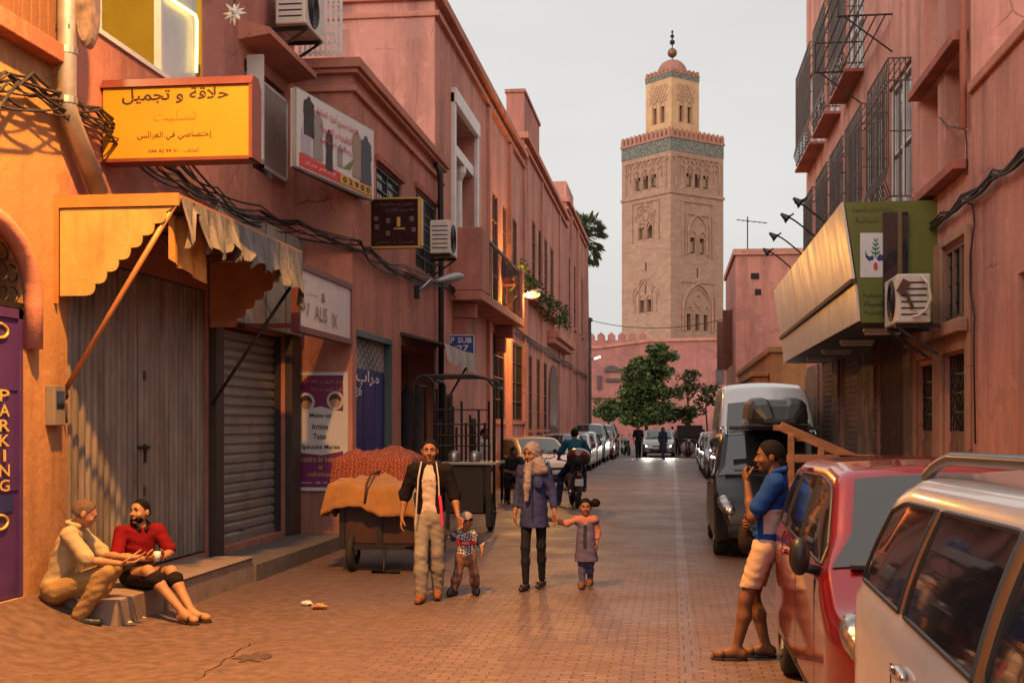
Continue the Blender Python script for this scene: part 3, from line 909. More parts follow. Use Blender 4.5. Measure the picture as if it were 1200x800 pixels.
Y3, Y4, Y5, Y6 = YB2, yx(614, XL3), yx(664, XL3), yx(687.5, XL3)
wy = (yx(530.5, XL3), yx(556, XL3), 5.95, 8.95, .5)
b3 = tall('tall_building', 'tall pink building with white framed balcony window and flower boxes', XL3, Y3, Y4, 10.75, PINK2,
          [([(578, 592), (597, 612.5)], 1.9, 4.35), ([(577, 583.5), (589, 594), (600.5, 606)], 5.2, 8.2)], extra=[wy])
# blind upper row and pilasters
m = MB()
for p in (571, 596, 613): y = yx(p, XL3); m.box(XL3, XL3 + .10, y - .18, y + .18, 0, 10.2)
m.build('pilaster', PINK2, b3)
m = MB(); t = .22
m.box(XL3 - .02, XL3 + .09, wy[0] - t, wy[0], 5.9, 9.2); m.box(XL3 - .02, XL3 + .09, wy[1], wy[1] + t, 5.9, 9.2); m.box(XL3 - .02, XL3 + .12, wy[0] - t, wy[1] + t, 8.95, 9.3)
wf = m.build('window', WHITEP, b3, bevel=.02)
m = MB(); m.box(XL3 - .5, XL3 - .46, wy[0], wy[1], 5.95, 8.95); kid(m.build('pane', PANE, None), wf)
m = MB(); ym = (wy[0] + wy[1]) / 2 + .3; m.lathe([(.16, 5.95), (.16, 6.05), (.11, 6.1), (.10, 7.6), (.2, 7.8), (.2, 7.95)], 12, (XL3 - .2, ym, 0)); m.box(XL3 - .38, XL3 - .02, wy[0] + .0, wy[1], 7.96, 8.2)
kid(m.build('column', WHITEP, None), wf)
# balcony
ya_b, yb_b = yx(527, XL3) , yx(585, XL3 + .0)
xbk = XL3 + .72
m = MB(); m.box(XL3, xbk, ya_b, yb_b, 4.55, 4.75); m.box(XL3, xbk, ya_b, ya_b + .14, 4.76, 6.15); m.box(xbk - .14, xbk, ya_b + .15, ya_b + 1.2, 4.76, 6.15)
m.box(xbk - .14, xbk, yb_b - .5, yb_b, 4.76, 6.15)
for k, y in enumerate((ya_b + .5, yb_b - .9)):
    m.box(XL3, XL3 + .5, y, y + .35, 4.2, 4.54); m.box(XL3, XL3 + .28, y, y + .35, 3.8, 4.19)
bal = m.build('balcony', PINK3, b3, bevel=.015)
m = MB()
y = ya_b + 1.3
while y < yb_b - .55: m.tube([(xbk - .07, y, 4.76), (xbk - .07, y, 6.05)], .014, 5); y += .24
m.box(xbk - .1, xbk - .04, ya_b + 1.2, yb_b - .5, 6.03, 6.09)
kid(m.build('railing', IRON, None), bal)
m = MB(); m.box(XL3, XL3 + .35, yx(643, XL3), yx(668, XL3), 5.1, 5.3); m.box(XL3, XL3 + .5, yx(643, XL3), yx(668, XL3), 5.31, 5.55); 
b4 = tall('tall_building', 'tall narrow windowed pink building past the lit wall lamp, with raised roof block', XL3, Y4 + .01, Y5, 11.45, PINK,
          [([(623.5, 627.5), (631, 634.5), (638, 641.5), (645, 648.5)], 6.2, 9.0), ([(619, 624), (629, 633), (637, 641)], 1.6, 4.2)])
LEDGE = MB(); LEDGE.box(XL3, XL3 + .35, yx(641, XL3), yx(662, XL3), 5.0, 5.2); LEDGE.box(XL3, XL3 + .5, yx(641, XL3), yx(662, XL3), 5.21, 5.5)
LEDGE.build('balcony_ledge', TRIM, b4, bevel=.02)
m = MB(); m.box(-5.5, -4.9, Y4 + .3, yx(632, -4.9), 11.5, 12.9); m.box(-5.55, -4.85, Y4 + .25, yx(632, -4.9) + .05, 12.91, 13.02); m.build('roof_block', PINK3, b4)
b5 = tall('tall_building', 'farthest tall pink building on the left where the row ends', XL3, Y5 + .01, Y6, 12.35, PINK3,
          [([(666.5, 669), (672.5, 674.5), (677, 679), (681.5, 683)], 6.6, 9.8), ([(668, 671), (676, 678.5)], 1.6, 4.4)])
m = MB(); m.box(-6.2, -4.9, Y5 + .2, Y5 + 4.5, 12.45, 13.2); m.build('roof_block', PINK2, b5)
m = MB()
for p in (668, 676, 686): y = yx(p, XL3); m.box(XL3, XL3 + .12, y - .2, y + .2, 0, 11.8)
m.build('pilaster', PINK2, b5)
m = MB()
for p in (616, 634, 655): y = yx(p, XL3); m.box(XL3, XL3 + .08, y - .16, y + .16, 0, 10.9)
m.build('pilaster', PINK2, b4)
# arched doorway in the fourth building
ya_, yb_ = yx(643, XL3), yx(653, XL3)
m = MB(); poly = [(XL3 + .01, ya_, 0), (XL3 + .01, yb_, 0)] + [(XL3 + .01, (ya_ + yb_) / 2 + (yb_ - ya_) / 2 * cos(a), 3.3 + .95 * sin(a)) for a in [pi * k / 10 for k in range(11)]]
m.prism(poly, (.05, 0, 0)); m.build('door', material('brown_door', (.12, .055, .035), .6, var=.3), b4)

# ================================================================== RIGHT SIDE
YR1, YR2 = yx(1138, XR), yx(945, XR)
b6 = thing('shop_building', 'tall salmon building with iron window cages and green shop sign', 'building', (XR, YR1, 0))
# upper windows
cage_lo = [(yx(a, XR), yx(b, XR), 4.75, 6.75) for (a, b) in ((1068, 1041), (1033, 1012), (1008, 992), (988, 974), (969, 958))]
cage_hi = [(yx(a, XR), yx(b, XR), 7.75, 9.9) for (a, b) in ((1012, 992), (985, 970), (966, 948))]
deep = [(yx(1131, XR), yx(1108, XR), 4.72, 5.95), (yx(1099, XR), yx(1081, XR), 4.72, 5.95), (yx(1131, XR), yx(1108, XR), 6.15, 7.35), (yx(1099, XR), yx(1081, XR), 6.15, 7.35)]
gr = [(yx(1063, XR), yx(1029, XR), .15, 3.1), (yx(1008, XR), yx(986, XR), .15, 3.1), (yx(977, XR), yx(962, XR), .15, 3.1)]
dr = [(yx(1097, XR), yx(1076, XR), .12, 2.55), (yx(1135, XR), yx(1107, XR), .12, 2.6)]
lw = [(yx(1133, XR), yx(1107, XR), 2.98, 3.85), (yx(1099, XR), yx(1086, XR), 2.98, 3.85)]
H6 = [h + (.32,) for h in cage_lo + cage_hi] + [h + (.45,) for h in deep] + [h + (.35,) for h in gr] + [h + (.3,) for h in dr] + [h + (.2,) for h in lw]
m = MB(); m.wall_x(XR, YR1, YR2, 0, 14.5, H6, sg=-1); shell(m, XR, 13, YR1, YR2, 14.5, -1); m.build('wall', PINK2, b6)
for h in cage_lo + cage_hi:
    window(b6, XR, -1, *h, depth=.14, frame=WHITEP, bars=(1, 1), pane=material('pale_pane', (.16, .16, .17), .12, spec=.8, var=.3))
WHITER = plaster('white_reveal', (.60, .55, .53), amt=.3)
for h in deep:
    mm = MB(); mm.box(XR + .449, XR + .40, h[0], h[1], h[2], h[3]); wq = mm.build('window', WHITER, b6)
    mm = MB(); mm.box(XR + .39, XR + .36, h[0] + .15, h[1] - .1, h[2] + .2, h[3] - .12); kid(mm.build('pane', PANE, None), wq)
def cage(h):
    ya, yb, za, zb = h; x0, x1 = XR - .005, XR - .30
    m = MB()
    for z in (za + .12, zb - .32, zb - .02): 
        m.tube([(x0, ya, z), (x1, ya, z), (x1, yb, z), (x0, yb, z)], .014, 5)
    m.tube([(x0, ya, (za + zb) / 2), (x1, ya, (za + zb) / 2), (x1, yb, (za + zb) / 2), (x0, yb, (za + zb) / 2)], .012, 5)
    n = max(4, int((yb - ya) / .16))
    for k in range(n + 1):
        y = ya + (yb - ya) * k / n
        pts = [(x1, y, zb - .02), (x1, y, za + .55), (x1 - .05, y, za + .34), (x1 + .03, y, za + .12)]
        m.tube(pts, .010, 4)
        if k % 2 == 0:
            ring(m, (y, zb - .17), .055, .09, .008, 8, X=x1)
    for k in range(1, 4):
        x = x0 + (x1 - x0) * k / 4
        for y in (ya, yb): m.tube([(x, y, za + .12), (x, y, zb - .02)], .010, 4)
    for k in range(1, 4):
        x = x0 + (x1 - x0) * k / 4; m.tube([(x, ya, zb - .02), (x, yb, zb - .02)], .008, 4)
    return m
PALEIRON = material('grey_painted_iron', (.11, .09, .08), .5, metal=.4, var=.3)
for h in cage_lo + cage_hi:
    cage(h).build('window_cage', PALEIRON, b6)
m = MB()
for h in cage_lo + cage_hi: m.box(XR - .32, XR, h[0] - .06, h[1] + .06, h[2] - .04, h[2] + .02)
m.box(XR - .16, XR, deep[0][0] - .15, deep[1][1] + .15, 5.98, 6.09); m.box(XR - .16, XR, deep[0][0] - .15, deep[1][1] + .15, 4.58, 4.69)
m.build('window_ledge', RED, b6, bevel=.01)
# shop grilles (folding lattice) between stone pillars
PILLAR = brick_mat('stone_pillar', (.30, .19, .13), (.22, .135, .095), (.12, .075, .055), 1, .32, .16, mort=.012, bump=.5, rot=(pi / 2, 0, pi / 2))
LAT = material('lattice_iron', (.26, .17, .13), .5, metal=.5, var=.3)
for i, h in enumerate(gr):
    ya, yb, za, zb = h; x = XR + .05
    m = MB(); st = .12; n = int((yb - ya) / st)
    if i == 0:
        L0 = zb - za
        k = -int(L0 / st) - 1
        while k * st < (yb - ya):
            for s2 in (1, -1):
                ys_ = ya + k * st
                p, q = (ys_, za), (ys_ + L0 * .62, zb)
                t0 = max(0, (ya - p[0]) / (q[0] - p[0])); t1 = min(1, (yb - p[0]) / (q[0] - p[0]))
                if t1 > t0:
                    A = (p[0] + (q[0] - p[0]) * t0, za + L0 * t0); B = (p[0] + (q[0] - p[0]) * t1, za + L0 * t1)
                    if s2 < 0: A = (ya + yb - A[0], A[1]); B = (ya + yb - B[0], B[1])
                    m.beam((x + .012 * s2, A[0], A[1]), (x + .012 * s2, B[0], B[1]), .022, .008)
            k += 1
    else:
        z = za
        while z < zb - .05:
            m.prism([(x + .02, ya, z), (x, ya, z + .03), (x, ya, z + .07), (x + .02, ya, z + .1)], (0, yb - ya, 0)); z += .105
        k = ya + .08
        while k < yb: m.box(x - .012, x - .002, k - .012, k + .012, za, zb); k += .16
    g = m.build('shop_grille', LAT, b6)
    m = MB(); m.quad((XR + .34, ya, za), (XR + .34, yb, za), (XR + .34, yb, zb), (XR + .34, ya, zb)); kid(m.build('backing', DARK, None), g)
m = MB()
for (a, b) in ((1072, 1063.5), (1028, 1009), (985, 978), (961, 946)): m.box(XR - .06, XR, yx(a, XR), yx(b, XR), .12, 3.12)
m.build('pillar', PILLAR, b6, bevel=.012)
# doors, lower windows, stone trim
DOORW = material('weathered_door', (.20, .115, .075), .65, var=.35, scale=5, stretch=(6, 6, 1), bump=.2)
for i, h in enumerate(dr):
    ya, yb, za, zb = h; x = XR + .07
    m = MB(); zt = 1.72
    m.box(x, x + .06, ya, yb, za, zt)
    for k in range(3):
        for (z0, z1) in ((.25, .85), (.95, 1.6)):
            y0 = ya + (yb - ya) * (k + .15) / 3; y1 = ya + (yb - ya) * (k + .85) / 3; m.box(x - .025, x, y0, y1, z0, z1)
    d = m.build('door', DOORW, b6, bevel=.006)
    m = MB(); 
    for k in range(9): y = ya + (yb - ya) * k / 8; m.tube([(x, y, zt), (x, y, zb)], .012, 5)
    for k in range(1, 4):
        z = zt + (zb - zt) * k / 4
        m.box(x - .01, x + .01, ya, yb, z - .012, z + .012)
        for j in range(5): ring(m, (ya + (yb - ya) * (j + .5) / 5, z - .08), .07, .07, .008, 10, X=x - .01)
    kid(m.build('fanlight_grille', IRON, None), d)
    m = MB(); m.box(x + .08, x + .09, ya, yb, za, zb); kid(m.build('backing', DARK, None), d)
    m = MB(); m.ball((x - .05, yb - .12, 1.05), .03, 8, 6); kid(m.build('handle', STEEL, None), d)
for h in lw: window(b6, XR, -1, *h, depth=.10, frame=DOORW, bars=(2, 0), grille=3)
m = MB(); t = .17
TR = plaster('stone_trim', (.44, .24, .16), amt=.7)
yA, yB = dr[1][0], dr[0][1]
m.box(XR - .05, XR, dr[1][0] - t, dr[1][0], .12, 3.95); m.box(XR - .05, XR, dr[1][1], dr[0][0], .12, 3.95); m.box(XR - .05, XR, dr[0][1], dr[0][1] + t, .12, 3.95)
for (a, b) in ((dr[1][0], dr[1][1]), (dr[0][0], dr[0][1])):
    m.box(XR - .045, XR, a, b, 2.62, 2.94); m.box(XR - .05, XR, a, b, 3.87, 3.98)
m.box(XR - .16, XR - .051, dr[1][0] - t - .03, dr[0][1] + t + .03, 2.80, 2.95)
m.build('door_surround', TR, b6, bevel=.015)
lettering('house_number', '1', (XR - .052, (dr[0][0] + dr[0][1]) / 2, 2.70), (0, -1, 0), (0, 0, 1), .14, IRON, b6, bold=.01)
m = MB(); p = onX(1139, -40, XR - .07); m.tube([(XR - .07, YR1 + .05, 14), (XR - .07, YR1 + .05, 5.0)], .04, 10); m.build('downpipe', TRIM, b6, smooth=True)
# near low building on the right
b7 = thing('low_building', 'near low salmon building on the right with dark doorway', 'building', (XR, 8, 0))
dh = (yx(1260, XR), yx(1193, XR), .12, 3.2, .4)
m = MB(); m.wall_x(XR, -5, YR1 - .01, 0, 5.34, [dh], sg=-1); shell(m, XR, 12, -5, YR1 - .01, 5.34, -1); m.build('wall', PINK2, b7)
m = MB(); m.box(XR - .05, 12, -5, YR1 - .02, 5.34, 5.46); m.build('coping', TRIM, b7, bevel=.02)
m = MB(); m.box(XR + .1, XR + .16, dh[0], dh[1], .12, 3.2); m.build('door', WOOD, b7)
# low orange building past the tall one, then the brown block at the end
b8 = thing('low_building', 'small low orange building behind the white van', 'building', (3.4, 44, 0))
m = MB(); m.box(3.05, 12, 40, 60, 0, 4.0); m.build('wall', ORANGE, b8)
m = MB(); m.box(2.95, 12, 39.9, 60.05, 4.0, 4.2); m.box(2.6, 3.04, 41, 52, 0, 3.3); m.box(2.5, 3.04, 40.9, 52.1, 3.3, 3.45); m.build('parapet', ORANGE, b8, bevel=.03)
Y9, Y10 = yx(862, 3.2), yx(850.5, 3.2)
b9 = thing('corner_building', 'brown pink corner block with rooftop aerial and open wooden shutters', 'building', (3.2, Y9, 0))
zt9 = onY(862, 299, Y9).z
m = MB(); wn9 = (Y9 + 3.5, Y9 + 9.5, 5.0, 8.0, .3); m.wall_x(3.2, Y9, Y10, 0, zt9, [wn9], sg=-1); shell(m, 3.2, 16, Y9, Y10, zt9, -1); m.build('wall', PINK3, b9)
m = MB(); m.box(3.08, 16, Y9 - .12, Y10, zt9, zt9 + .3); m.build('coping', TRIM, b9)
window(b9, 3.2, -1, *wn9[:4], depth=.28)
m = MB(); m.obox((2.95, Y9 + 3.4, 6.4), (.55, .07, 2.9), Matrix.Rotation(.35, 3, 'Z')); m.obox((2.88, Y9 + 9.0, 6.3), (.6, .07, 2.8), Matrix.Rotation(-.4, 3, 'Z')); m.build('shutter', material('red_brown_shutter', (.17, .06, .04), .7, var=.3), b9)
m = MB(); xq = onY(880, 320, Y9 - .02); m.box(xq.x, xq.x + .4, Y9 - .03, Y9 - .01, xq.z - .3, xq.z); m.box(xq.x + .2, xq.x + .5, Y9 - .03, Y9 - .01, xq.z - 1.1, xq.z - .8); m.build('vent', DARK, b9)
an = thing('roof_aerial', 'thin television aerial on the brown corner roof', 'aerial', (onY(876, 300, Y9 + 2).x, Y9 + 2, zt9 + .3))
p = onY(876, 254, Y9 + 2); m = MB(); m.tube([(p.x, p.y, zt9), (p.x, p.y, p.z)], .035, 6); m.build('mast', IRON, an)
m = MB(); m.tube([(p.x - .55, p.y, p.z - .15), (p.x + 1.0, p.y, p.z - .35)], .022, 5)
for k in range(6): t = k / 5; q = Vector((p.x - .5 + 1.4 * t, p.y, p.z - .16 - .18 * t)); m.tube([q + Vector((0, -.3, 0)), q + Vector((0, .3, 0))], .014, 4)
m.build('boom', IRON, an)

# ================================================================== FAR: walls below the minaret
FARP = plaster('far_pink_render', (.40, .165, .14), amt=.35)
fwY = 150.0
b10 = thing('precinct_wall', 'long pink precinct wall closing the street below the minaret', 'wall', (0, fwY, 0))
m = MB()
pts = [(640, 405), (700, 405), (760, 397), (843, 395), (900, 402)]
P = [onY(a, b, fwY) for a, b in pts]
for i in range(len(P) - 1):
    m.prism([(P[i].x, fwY, 0), (P[i + 1].x, fwY, 0), (P[i + 1].x, fwY, P[i + 1].z), (P[i].x, fwY, P[i].z)], (0, 2, 0))
m.build('wall', FARP, b10)
m = MB()
for i in range(len(P) - 1):
    m.prism([(P[i].x, fwY - .2, P[i].z - .35), (P[i + 1].x, fwY - .2, P[i + 1].z - .35), (P[i + 1].x, fwY - .2, P[i + 1].z), (P[i].x, fwY - .2, P[i].z)], (0, .19, 0))
m.build('coping', TRIM, b10)
m = MB()
for (x0, x1, y0, y1) in ((710, 728, 443, 447), (839, 847, 433, 449), (700, 704, 440, 456)):
    a = onY(x0, y1, fwY - .02); b = onY(x1, y0, fwY - .02)
    m.box(a.x, b.x, fwY - .3, fwY - .01, a.z, b.z)
m.prism([onY(717 + 9 * cos(a_), 435 - 7 * sin(a_), fwY - .3) for a_ in [pi * k / 10 for k in range(11)]], (0, .29, 0)); m.build('window', material('slate_window', (.07, .055, .055), .6), b10)
b11 = thing('pink_pavilion', 'pale pink pavilion with arched roofs and low wall left of the green tree', 'building', (-8, 120, 0))
m = MB()
a = onY(694, 462, 120); b = onY(745, 455, 120); m.box(-14, b.x, 120, 124, 0, onY(720, 466, 120).z)
m.box(-14, b.x, 119.7, 124, onY(720, 466, 120).z, onY(720, 462, 120).z)
c = onY(716, 450, 121); r = 1.2
m.build('wall', FARP, b11)
m = MB(); q = onY(838, 478, 112); m.lathe([(2.6, 0), (2.6, q.z - 1), (2.4, q.z + .2), (1.7, q.z + 1.2), (.8, q.z + 1.8), (0, q.z + 2.0)], 20, (q.x, 112, 0))
dm = m.build('domed_kiosk', FARP, None, smooth=True); tag(dm, 'pale pink domed kiosk beside the white van', 'kiosk')
b12 = thing('crenellated_wall', 'crenellated wall behind the precinct wall, left of the minaret', 'wall', (-9, 170, 0))
m = MB(); Yc = 168; a = onY(640, 399, Yc); b = onY(757, 399, Yc); m.box(a.x, b.x, Yc, Yc + 2, 0, a.z)
x = a.x
while x < b.x - .5:
    m.prism([(x, Yc, a.z), (x + .95, Yc, a.z), (x + .95, Yc, a.z + .65), (x + .48, Yc, a.z + 1.05), (x, Yc, a.z + .65)], (0, 1.2, 0)); x += 1.35
m.build('wall', FARP, b12)
# ================================================================== MINARET
TW = 212.0
SAND = brick_mat('minaret_stone', (.45, .285, .19), (.36, .22, .148), (.29, .17, .125), 1, .9, .42, mort=.03, bump=.5, rot=(pi / 2, 0, 0), stain=(.27, .15, .105), sa=.6)
SANDL = material('lantern_floodlit', (.58, .36, .19), .85, var=.2, scale=.6, bump=.3, bscale=3)  # lantern walls: golden floodlight put into the colour
CARV = material('minaret_carving', (.38, .22, .155), .85, var=.3, scale=1.2, bump=.4, bscale=4)
MERL = material('minaret_merlon', (.38, .18, .12), .85, var=.2, scale=1)
NICHE = material('dark_niche', (.09, .045, .03), .9, var=.3)
def tile_mat():
    m, n, b, L = nt('turquoise_tile')
    tc = n.nodes.new('ShaderNodeTexCoord')
    vo = n.nodes.new('ShaderNodeTexVoronoi'); vo.inputs['Scale'].default_value = 3.2
    L(tc.outputs['Object'], vo.inputs['Vector'])
    r = n.nodes.new('ShaderNodeValToRGB'); r.color_ramp.elements[0].color = (.045, .075, .07, 1); r.color_ramp.elements[1].color = (.21, .185, .14, 1)
    r.color_ramp.elements[0].position = .35; r.color_ramp.elements[1].position = .6
    L(vo.outputs['Distance'], r.inputs['Fac']); L(r.outputs['Color'], b.inputs['Base Color']); b.inputs['Roughness'].default_value = .4
    return m
TILE = tile_mat()
LIT = glow('lamplit_niche', (1, .55, .2), .16)
cor = onY(786, 400, TW)
lf, rg_ = onY(729, 400, TW + 8.8), onY(848, 400, TW + 8.4)
ang = math.atan2(rg_.y - cor.y, rg_.x - cor.x)
S = ((rg_ - cor).length + (lf - cor).length) / 2
tower = thing('minaret', 'tall sandstone minaret with turquoise tile band, lantern and ribbed dome', 'minaret', (cor.x, cor.y, 0), 0)
ctr = Vector((cor.x, cor.y, 0)) + Matrix.Rotation(ang, 3, 'Z') @ Vector((S / 2, S / 2, 0))
MT = Matrix.Translation(ctr) @ Matrix.Rotation(ang, 4, 'Z')
Dp = (ctr.xy.length)
def tz(y, d=TW): return CH + (HZ - y) / F * (d * cos(TH) + 1.0)
# faces: outward normal -y in local frame; u runs along +x
def FM(k): return MT @ Matrix.Rotation(k * pi / 2, 4, 'Z')
hS = S / 2
z_band0, z_band1, z_mer = tz(177), tz(162), tz(150)
tz0 = tz
def tz(y, d=TW + 4.4): return tz0(y, d)
def arch_pts(u, z0, w, h, n=14, point=.12):
    """outline of a slightly pointed arch, springing at half its height"""
    zs = z0 + h - w * .5
    p = [(u - w / 2, z0), (u - w / 2, zs)]
    for k in range(1, n):
        a = pi - pi * k / n
        p.append((u + w / 2 * cos(a), zs + (w / 2 + point * w * (1 - abs(cos(a)))) * sin(a)))
    return p + [(u + w / 2, zs), (u + w / 2, z0)]
def rib(mb, pts, y, r=.16):
    mb.tube([(p[0], y, p[1]) for p in pts], r, 5)
def frame(mb, u, z0, w, h, y, t=.22, d=.18):
    mb.box(u - w / 2, u + w / 2, y - d, y, z0 + h - t, z0 + h); mb.box(u - w / 2, u - w / 2 + t, y - d, y, z0, z0 + h - t); mb.box(u + w / 2 - t, u + w / 2, y - d, y, z0, z0 + h - t)
walls = MB(); carv = []; nich = []; lits = MB()
for k in range(4):
    wins = []
    lit = []
    c = MB(); nn = MB()
    y = -hS
    z0 = tz(224); h = tz(190) - z0
    frame(c, 0, z0 - .3, S * .84, h + .6, y)
    us = [(-2 + i) * S * .158 for i in range(5)]
    for i, u in enumerate(us):
        rib(c, arch_pts(u, z0, S * .15, h * .72), y - .05, .13)
        if i in (1, 2, 3): wins.append((u - S * .05, u + S * .05, z0 + .2, z0 + h * .5, .7))
        if i in (1, 3): lit.append((u, z0 + 1.2, 1.6))
    for i in range(4):
        u = (us[i] + us[i + 1]) / 2; rib(c, [(p[0], p[1]) for p in arch_pts(u, z0 + h * .38, S * .155, h * .62)], y - .1, .11)
    for i in range(6): 
        u = (-2.5 + i) * S * .158; rib(c, [(u - S * .07, z0 + h), (u, z0 + h * .8), (u + S * .07, z0 + h)], y - .06, .1)
    zc = tz(231); c.box(-hS - .15, hS + .15, y - .22, y, zc - .2, zc + .2)
    if k % 2 == 0:      # face with rectangular frames and lit pair
        z0 = tz(300); h = tz(240) - z0
        frame(c, 0, z0 - .4, S * .60, h + .6, y, .3); frame(c, 0, z0 - .3, S * .46, h * .82, y - .02, .25)
        rib(c, arch_pts(0, z0, S * .36, h * .7), y - .1, .2)
        for u in (-S * .09, S * .09):
            rib(c, arch_pts(u, z0, S * .15, h * .42), y - .08, .12); wins.append((u - S * .045, u + S * .045, z0 + .1, z0 + h * .32, .7)); lit.append((u, z0 + 1.2, 1.9))
        wins.append((-.2, .2, tz(327), tz(316), .5))
        z0 = tz(389); h = tz(334) - z0
        frame(c, 0, z0 + .4, S * .68, h, y, .25)
        rib(c, arch_pts(0, z0, S * .56, h * .9), y - .1, .24); rib(c, arch_pts(0, z0, S * .48, h * .82), y - .06, .12)
        for i, u in enumerate((-S * .16, 0, S * .16)):
            rib(c, arch_pts(u, z0, S * .14, h * .5), y - .08, .12)
            wins.append((u - S * .04, u + S * .04, z0 + .1, z0 + h * .36, .8))
        rib(c, [(cos(a) * .7, z0 + h * .66 + sin(a) * .9) for a in [2 * pi * j / 12 for j in range(13)]], y - .06, .14)
    else:               # face with the rosette
        z0 = tz(281); h = tz(238) - z0
        frame(c, 0, z0 - .2, S * .56, h + .5, y, .25)
        for j in range(3):
            r = S * (.07 + .055 * j); rib(c, [(cos(a) * r * (1 + .14 * sin(8 * a)), z0 + h * .66 + sin(a) * r * (1 + .14 * sin(8 * a))) for a in [2 * pi * q / 32 for q in range(33)]], y - .07, .12)
        for u in (-S * .085, S * .085):
            wins.append((u - S * .05, u + S * .05, z0 + .1, z0 + h * .36, .7)); rib(c, arch_pts(u, z0, S * .13, h * .44), y - .08, .12)
        lit.append((-S * .085, z0 + 1.0, 2.0))
        for u in (-.2, ): wins.append((u, u + .4, tz(318), tz(308), .5))
        z0 = tz(366); h = tz(326) - z0
        for i in range(4):
            rib(c, arch_pts((-1.5 + i) * S * .13, z0 + h * (.55 if i in (1, 2) else .3), S * .13, h * .4), y - .06, .13)
        for u in (-S * .075, S * .075):
            wins.append((u - S * .045, u + S * .045, z0, z0 + h * .36, .8)); rib(c, arch_pts(u, z0, S * .12, h * .46), y - .08, .12)
        rib(c, [(-S * .22, z0), (-S * .22, z0 + h * .5), (-S * .1, z0 + h * .8), (0, z0 + h), (S * .1, z0 + h * .8), (S * .22, z0 + h * .5), (S * .22, z0)], y - .05, .16)
    # face wall with openings (built in the x = const plane, then turned)
    w = MB(); w.wall_x(hS, -hS, hS, 0, z_band0, [(a, b, z_0, z_1, d) for (a, b, z_0, z_1, d) in wins], sg=1)
    R = Matrix.Rotation(-pi / 2, 4, 'Z')
    w.xform(FM(k) @ R); walls.v, walls.f, walls.mi = (walls.v, walls.f, walls.mi)
    walls.add(w.v, w.f)
    for (a, b, z_0, z_1, d) in wins: nn.quad((a, y + d, z_0), (b, y + d, z_0), (b, y + d, z_1), (a, y + d, z_1))
    c.xform(FM(k)); nn.xform(FM(k)); carv.append(c); nich.append(nn)
    for (u, z, hh) in lit:
        q = MB(); q.box(u - .32, u + .32, y + .35, y + .5, z - hh * .4, z + hh * .45); q.xform(FM(k)); lits.add(q.v, q.f)
walls.build('wall', SAND, tower)
for c in carv: c.build('carved_arcade', CARV, tower)
for c in nich: c.build('niche', NICHE, tower)
lits.build('niche_lamp', LIT, tower)
m = MB(); m.box(-hS - .05, hS + .05, -hS - .05, hS + .05, z_band0, z_band1); m.xform(MT); m.build('tile_band', TILE, tower)
def merlons(mb, hs, z0, h, n, th):
    mb.box(-hs, hs, -hs, hs, z0, z0 + h * .25)
    for k in range(4):
        q = MB()
        for i in range(n):
            u = -hs + 2 * hs * (i + .5) / n; w = hs / n * .62
            q.prism([(u - w, -hs, z0 + h * .25), (u + w, -hs, z0 + h * .25), (u + w, -hs, z0 + h * .75), (u, -hs, z0 + h * 1.05), (u - w, -hs, z0 + h * .75)], (0, th, 0))
        q.xform(Matrix.Rotation(k * pi / 2, 4, 'Z')); mb.add(q.v, q.f)
m = MB(); merlons(m, hS + .2, z_band1, z_mer - z_band1, 12, .6); m.xform(MT); m.build('parapet', MERL, tower)
def tz(y, d=TW + 8.7): return tz0(y, d)
# lantern
hl = hS * .525
zl0, zl1 = z_band1, tz(100)
m = MB(); lw_ = [(-1.35, -.55), (.55, 1.35)]
cs = MB()
for k in range(4):
    w = MB(); w.wall_x(hl, -hl, hl, zl0, zl1, [(a, b, tz(150), tz(131), .6) for a, b in lw_], sg=1); w.xform(MT @ Matrix.Rotation(k * pi / 2 - pi / 2, 4, 'Z')); m.add(w.v, w.f)
    q = MB(); y = -hl
    for a, b in lw_: rib(q, arch_pts((a + b) / 2, tz(150), 1.15, tz(127) - tz(150)), y - .03, .09)
    za, zb = tz(126), tz(106)
    for i in range(-3, 4):
        for s2 in (1, -1):
            A = (i * .7, za); B = (i * .7 + s2 * (zb - za) * .62, zb)
            pts = []
            for t in [j / 8 for j in range(9)]:
                u = A[0] + (B[0] - A[0]) * t; z = A[1] + (B[1] - A[1]) * t
                if abs(u) < hl * .72: pts.append((u, z))
            if len(pts) > 1: rib(q, pts, y - .02, .085)
    q.xform(FM(k)); cs.add(q.v, q.f)
m.build('lantern_wall', SANDL, tower)
cs.build('lantern_lattice', CARV, tower)
m = MB(); m.box(-hl + .62, hl - .62, -hl + .62, hl - .62, zl0, zl1 - .3); m.xform(MT); m.build('lantern_core', NICHE, tower)
m = MB(); m.box(-hl - .06, hl + .06, -hl - .06, hl + .06, zl1, tz(94)); m.xform(MT); m.build('tile_band', TILE, tower)
m = MB(); merlons(m, hl + .1, tz(94), tz(90) - tz(94) + .25, 7, .4); m.xform(MT); m.build('parapet', MERL, tower)
zd = tz(94); rd = hl * .80; hd = tz(73) - zd
m = MB(); nseg, nr = 48, 12
for i in range(nr + 1):
    t = i / nr * pi / 2
    for k in range(nseg):
        a = 2 * pi * k / nseg; r = rd * cos(t) ** .8 * (1 + .035 * cos(16 * a) * cos(t))
        m.v.append((r * cos(a), r * sin(a), zd + .25 + (hd - .25) * sin(t)))
for i in range(nr):
    for k in range(nseg): m.f.append([i * nseg + k, i * nseg + (k + 1) % nseg, (i + 1) * nseg + (k + 1) % nseg, (i + 1) * nseg + k]); m.mi.append(0)
m.xform(MT); m.build('dome', material('dome_render', (.33, .15, .11), .8, var=.2, scale=.8), tower, smooth=True)
COPPER = material('finial_copper', (.22, .10, .05), .45, metal=.5, var=.3)
DARKB = material('finial_dark', (.03, .035, .035), .4, metal=.6)
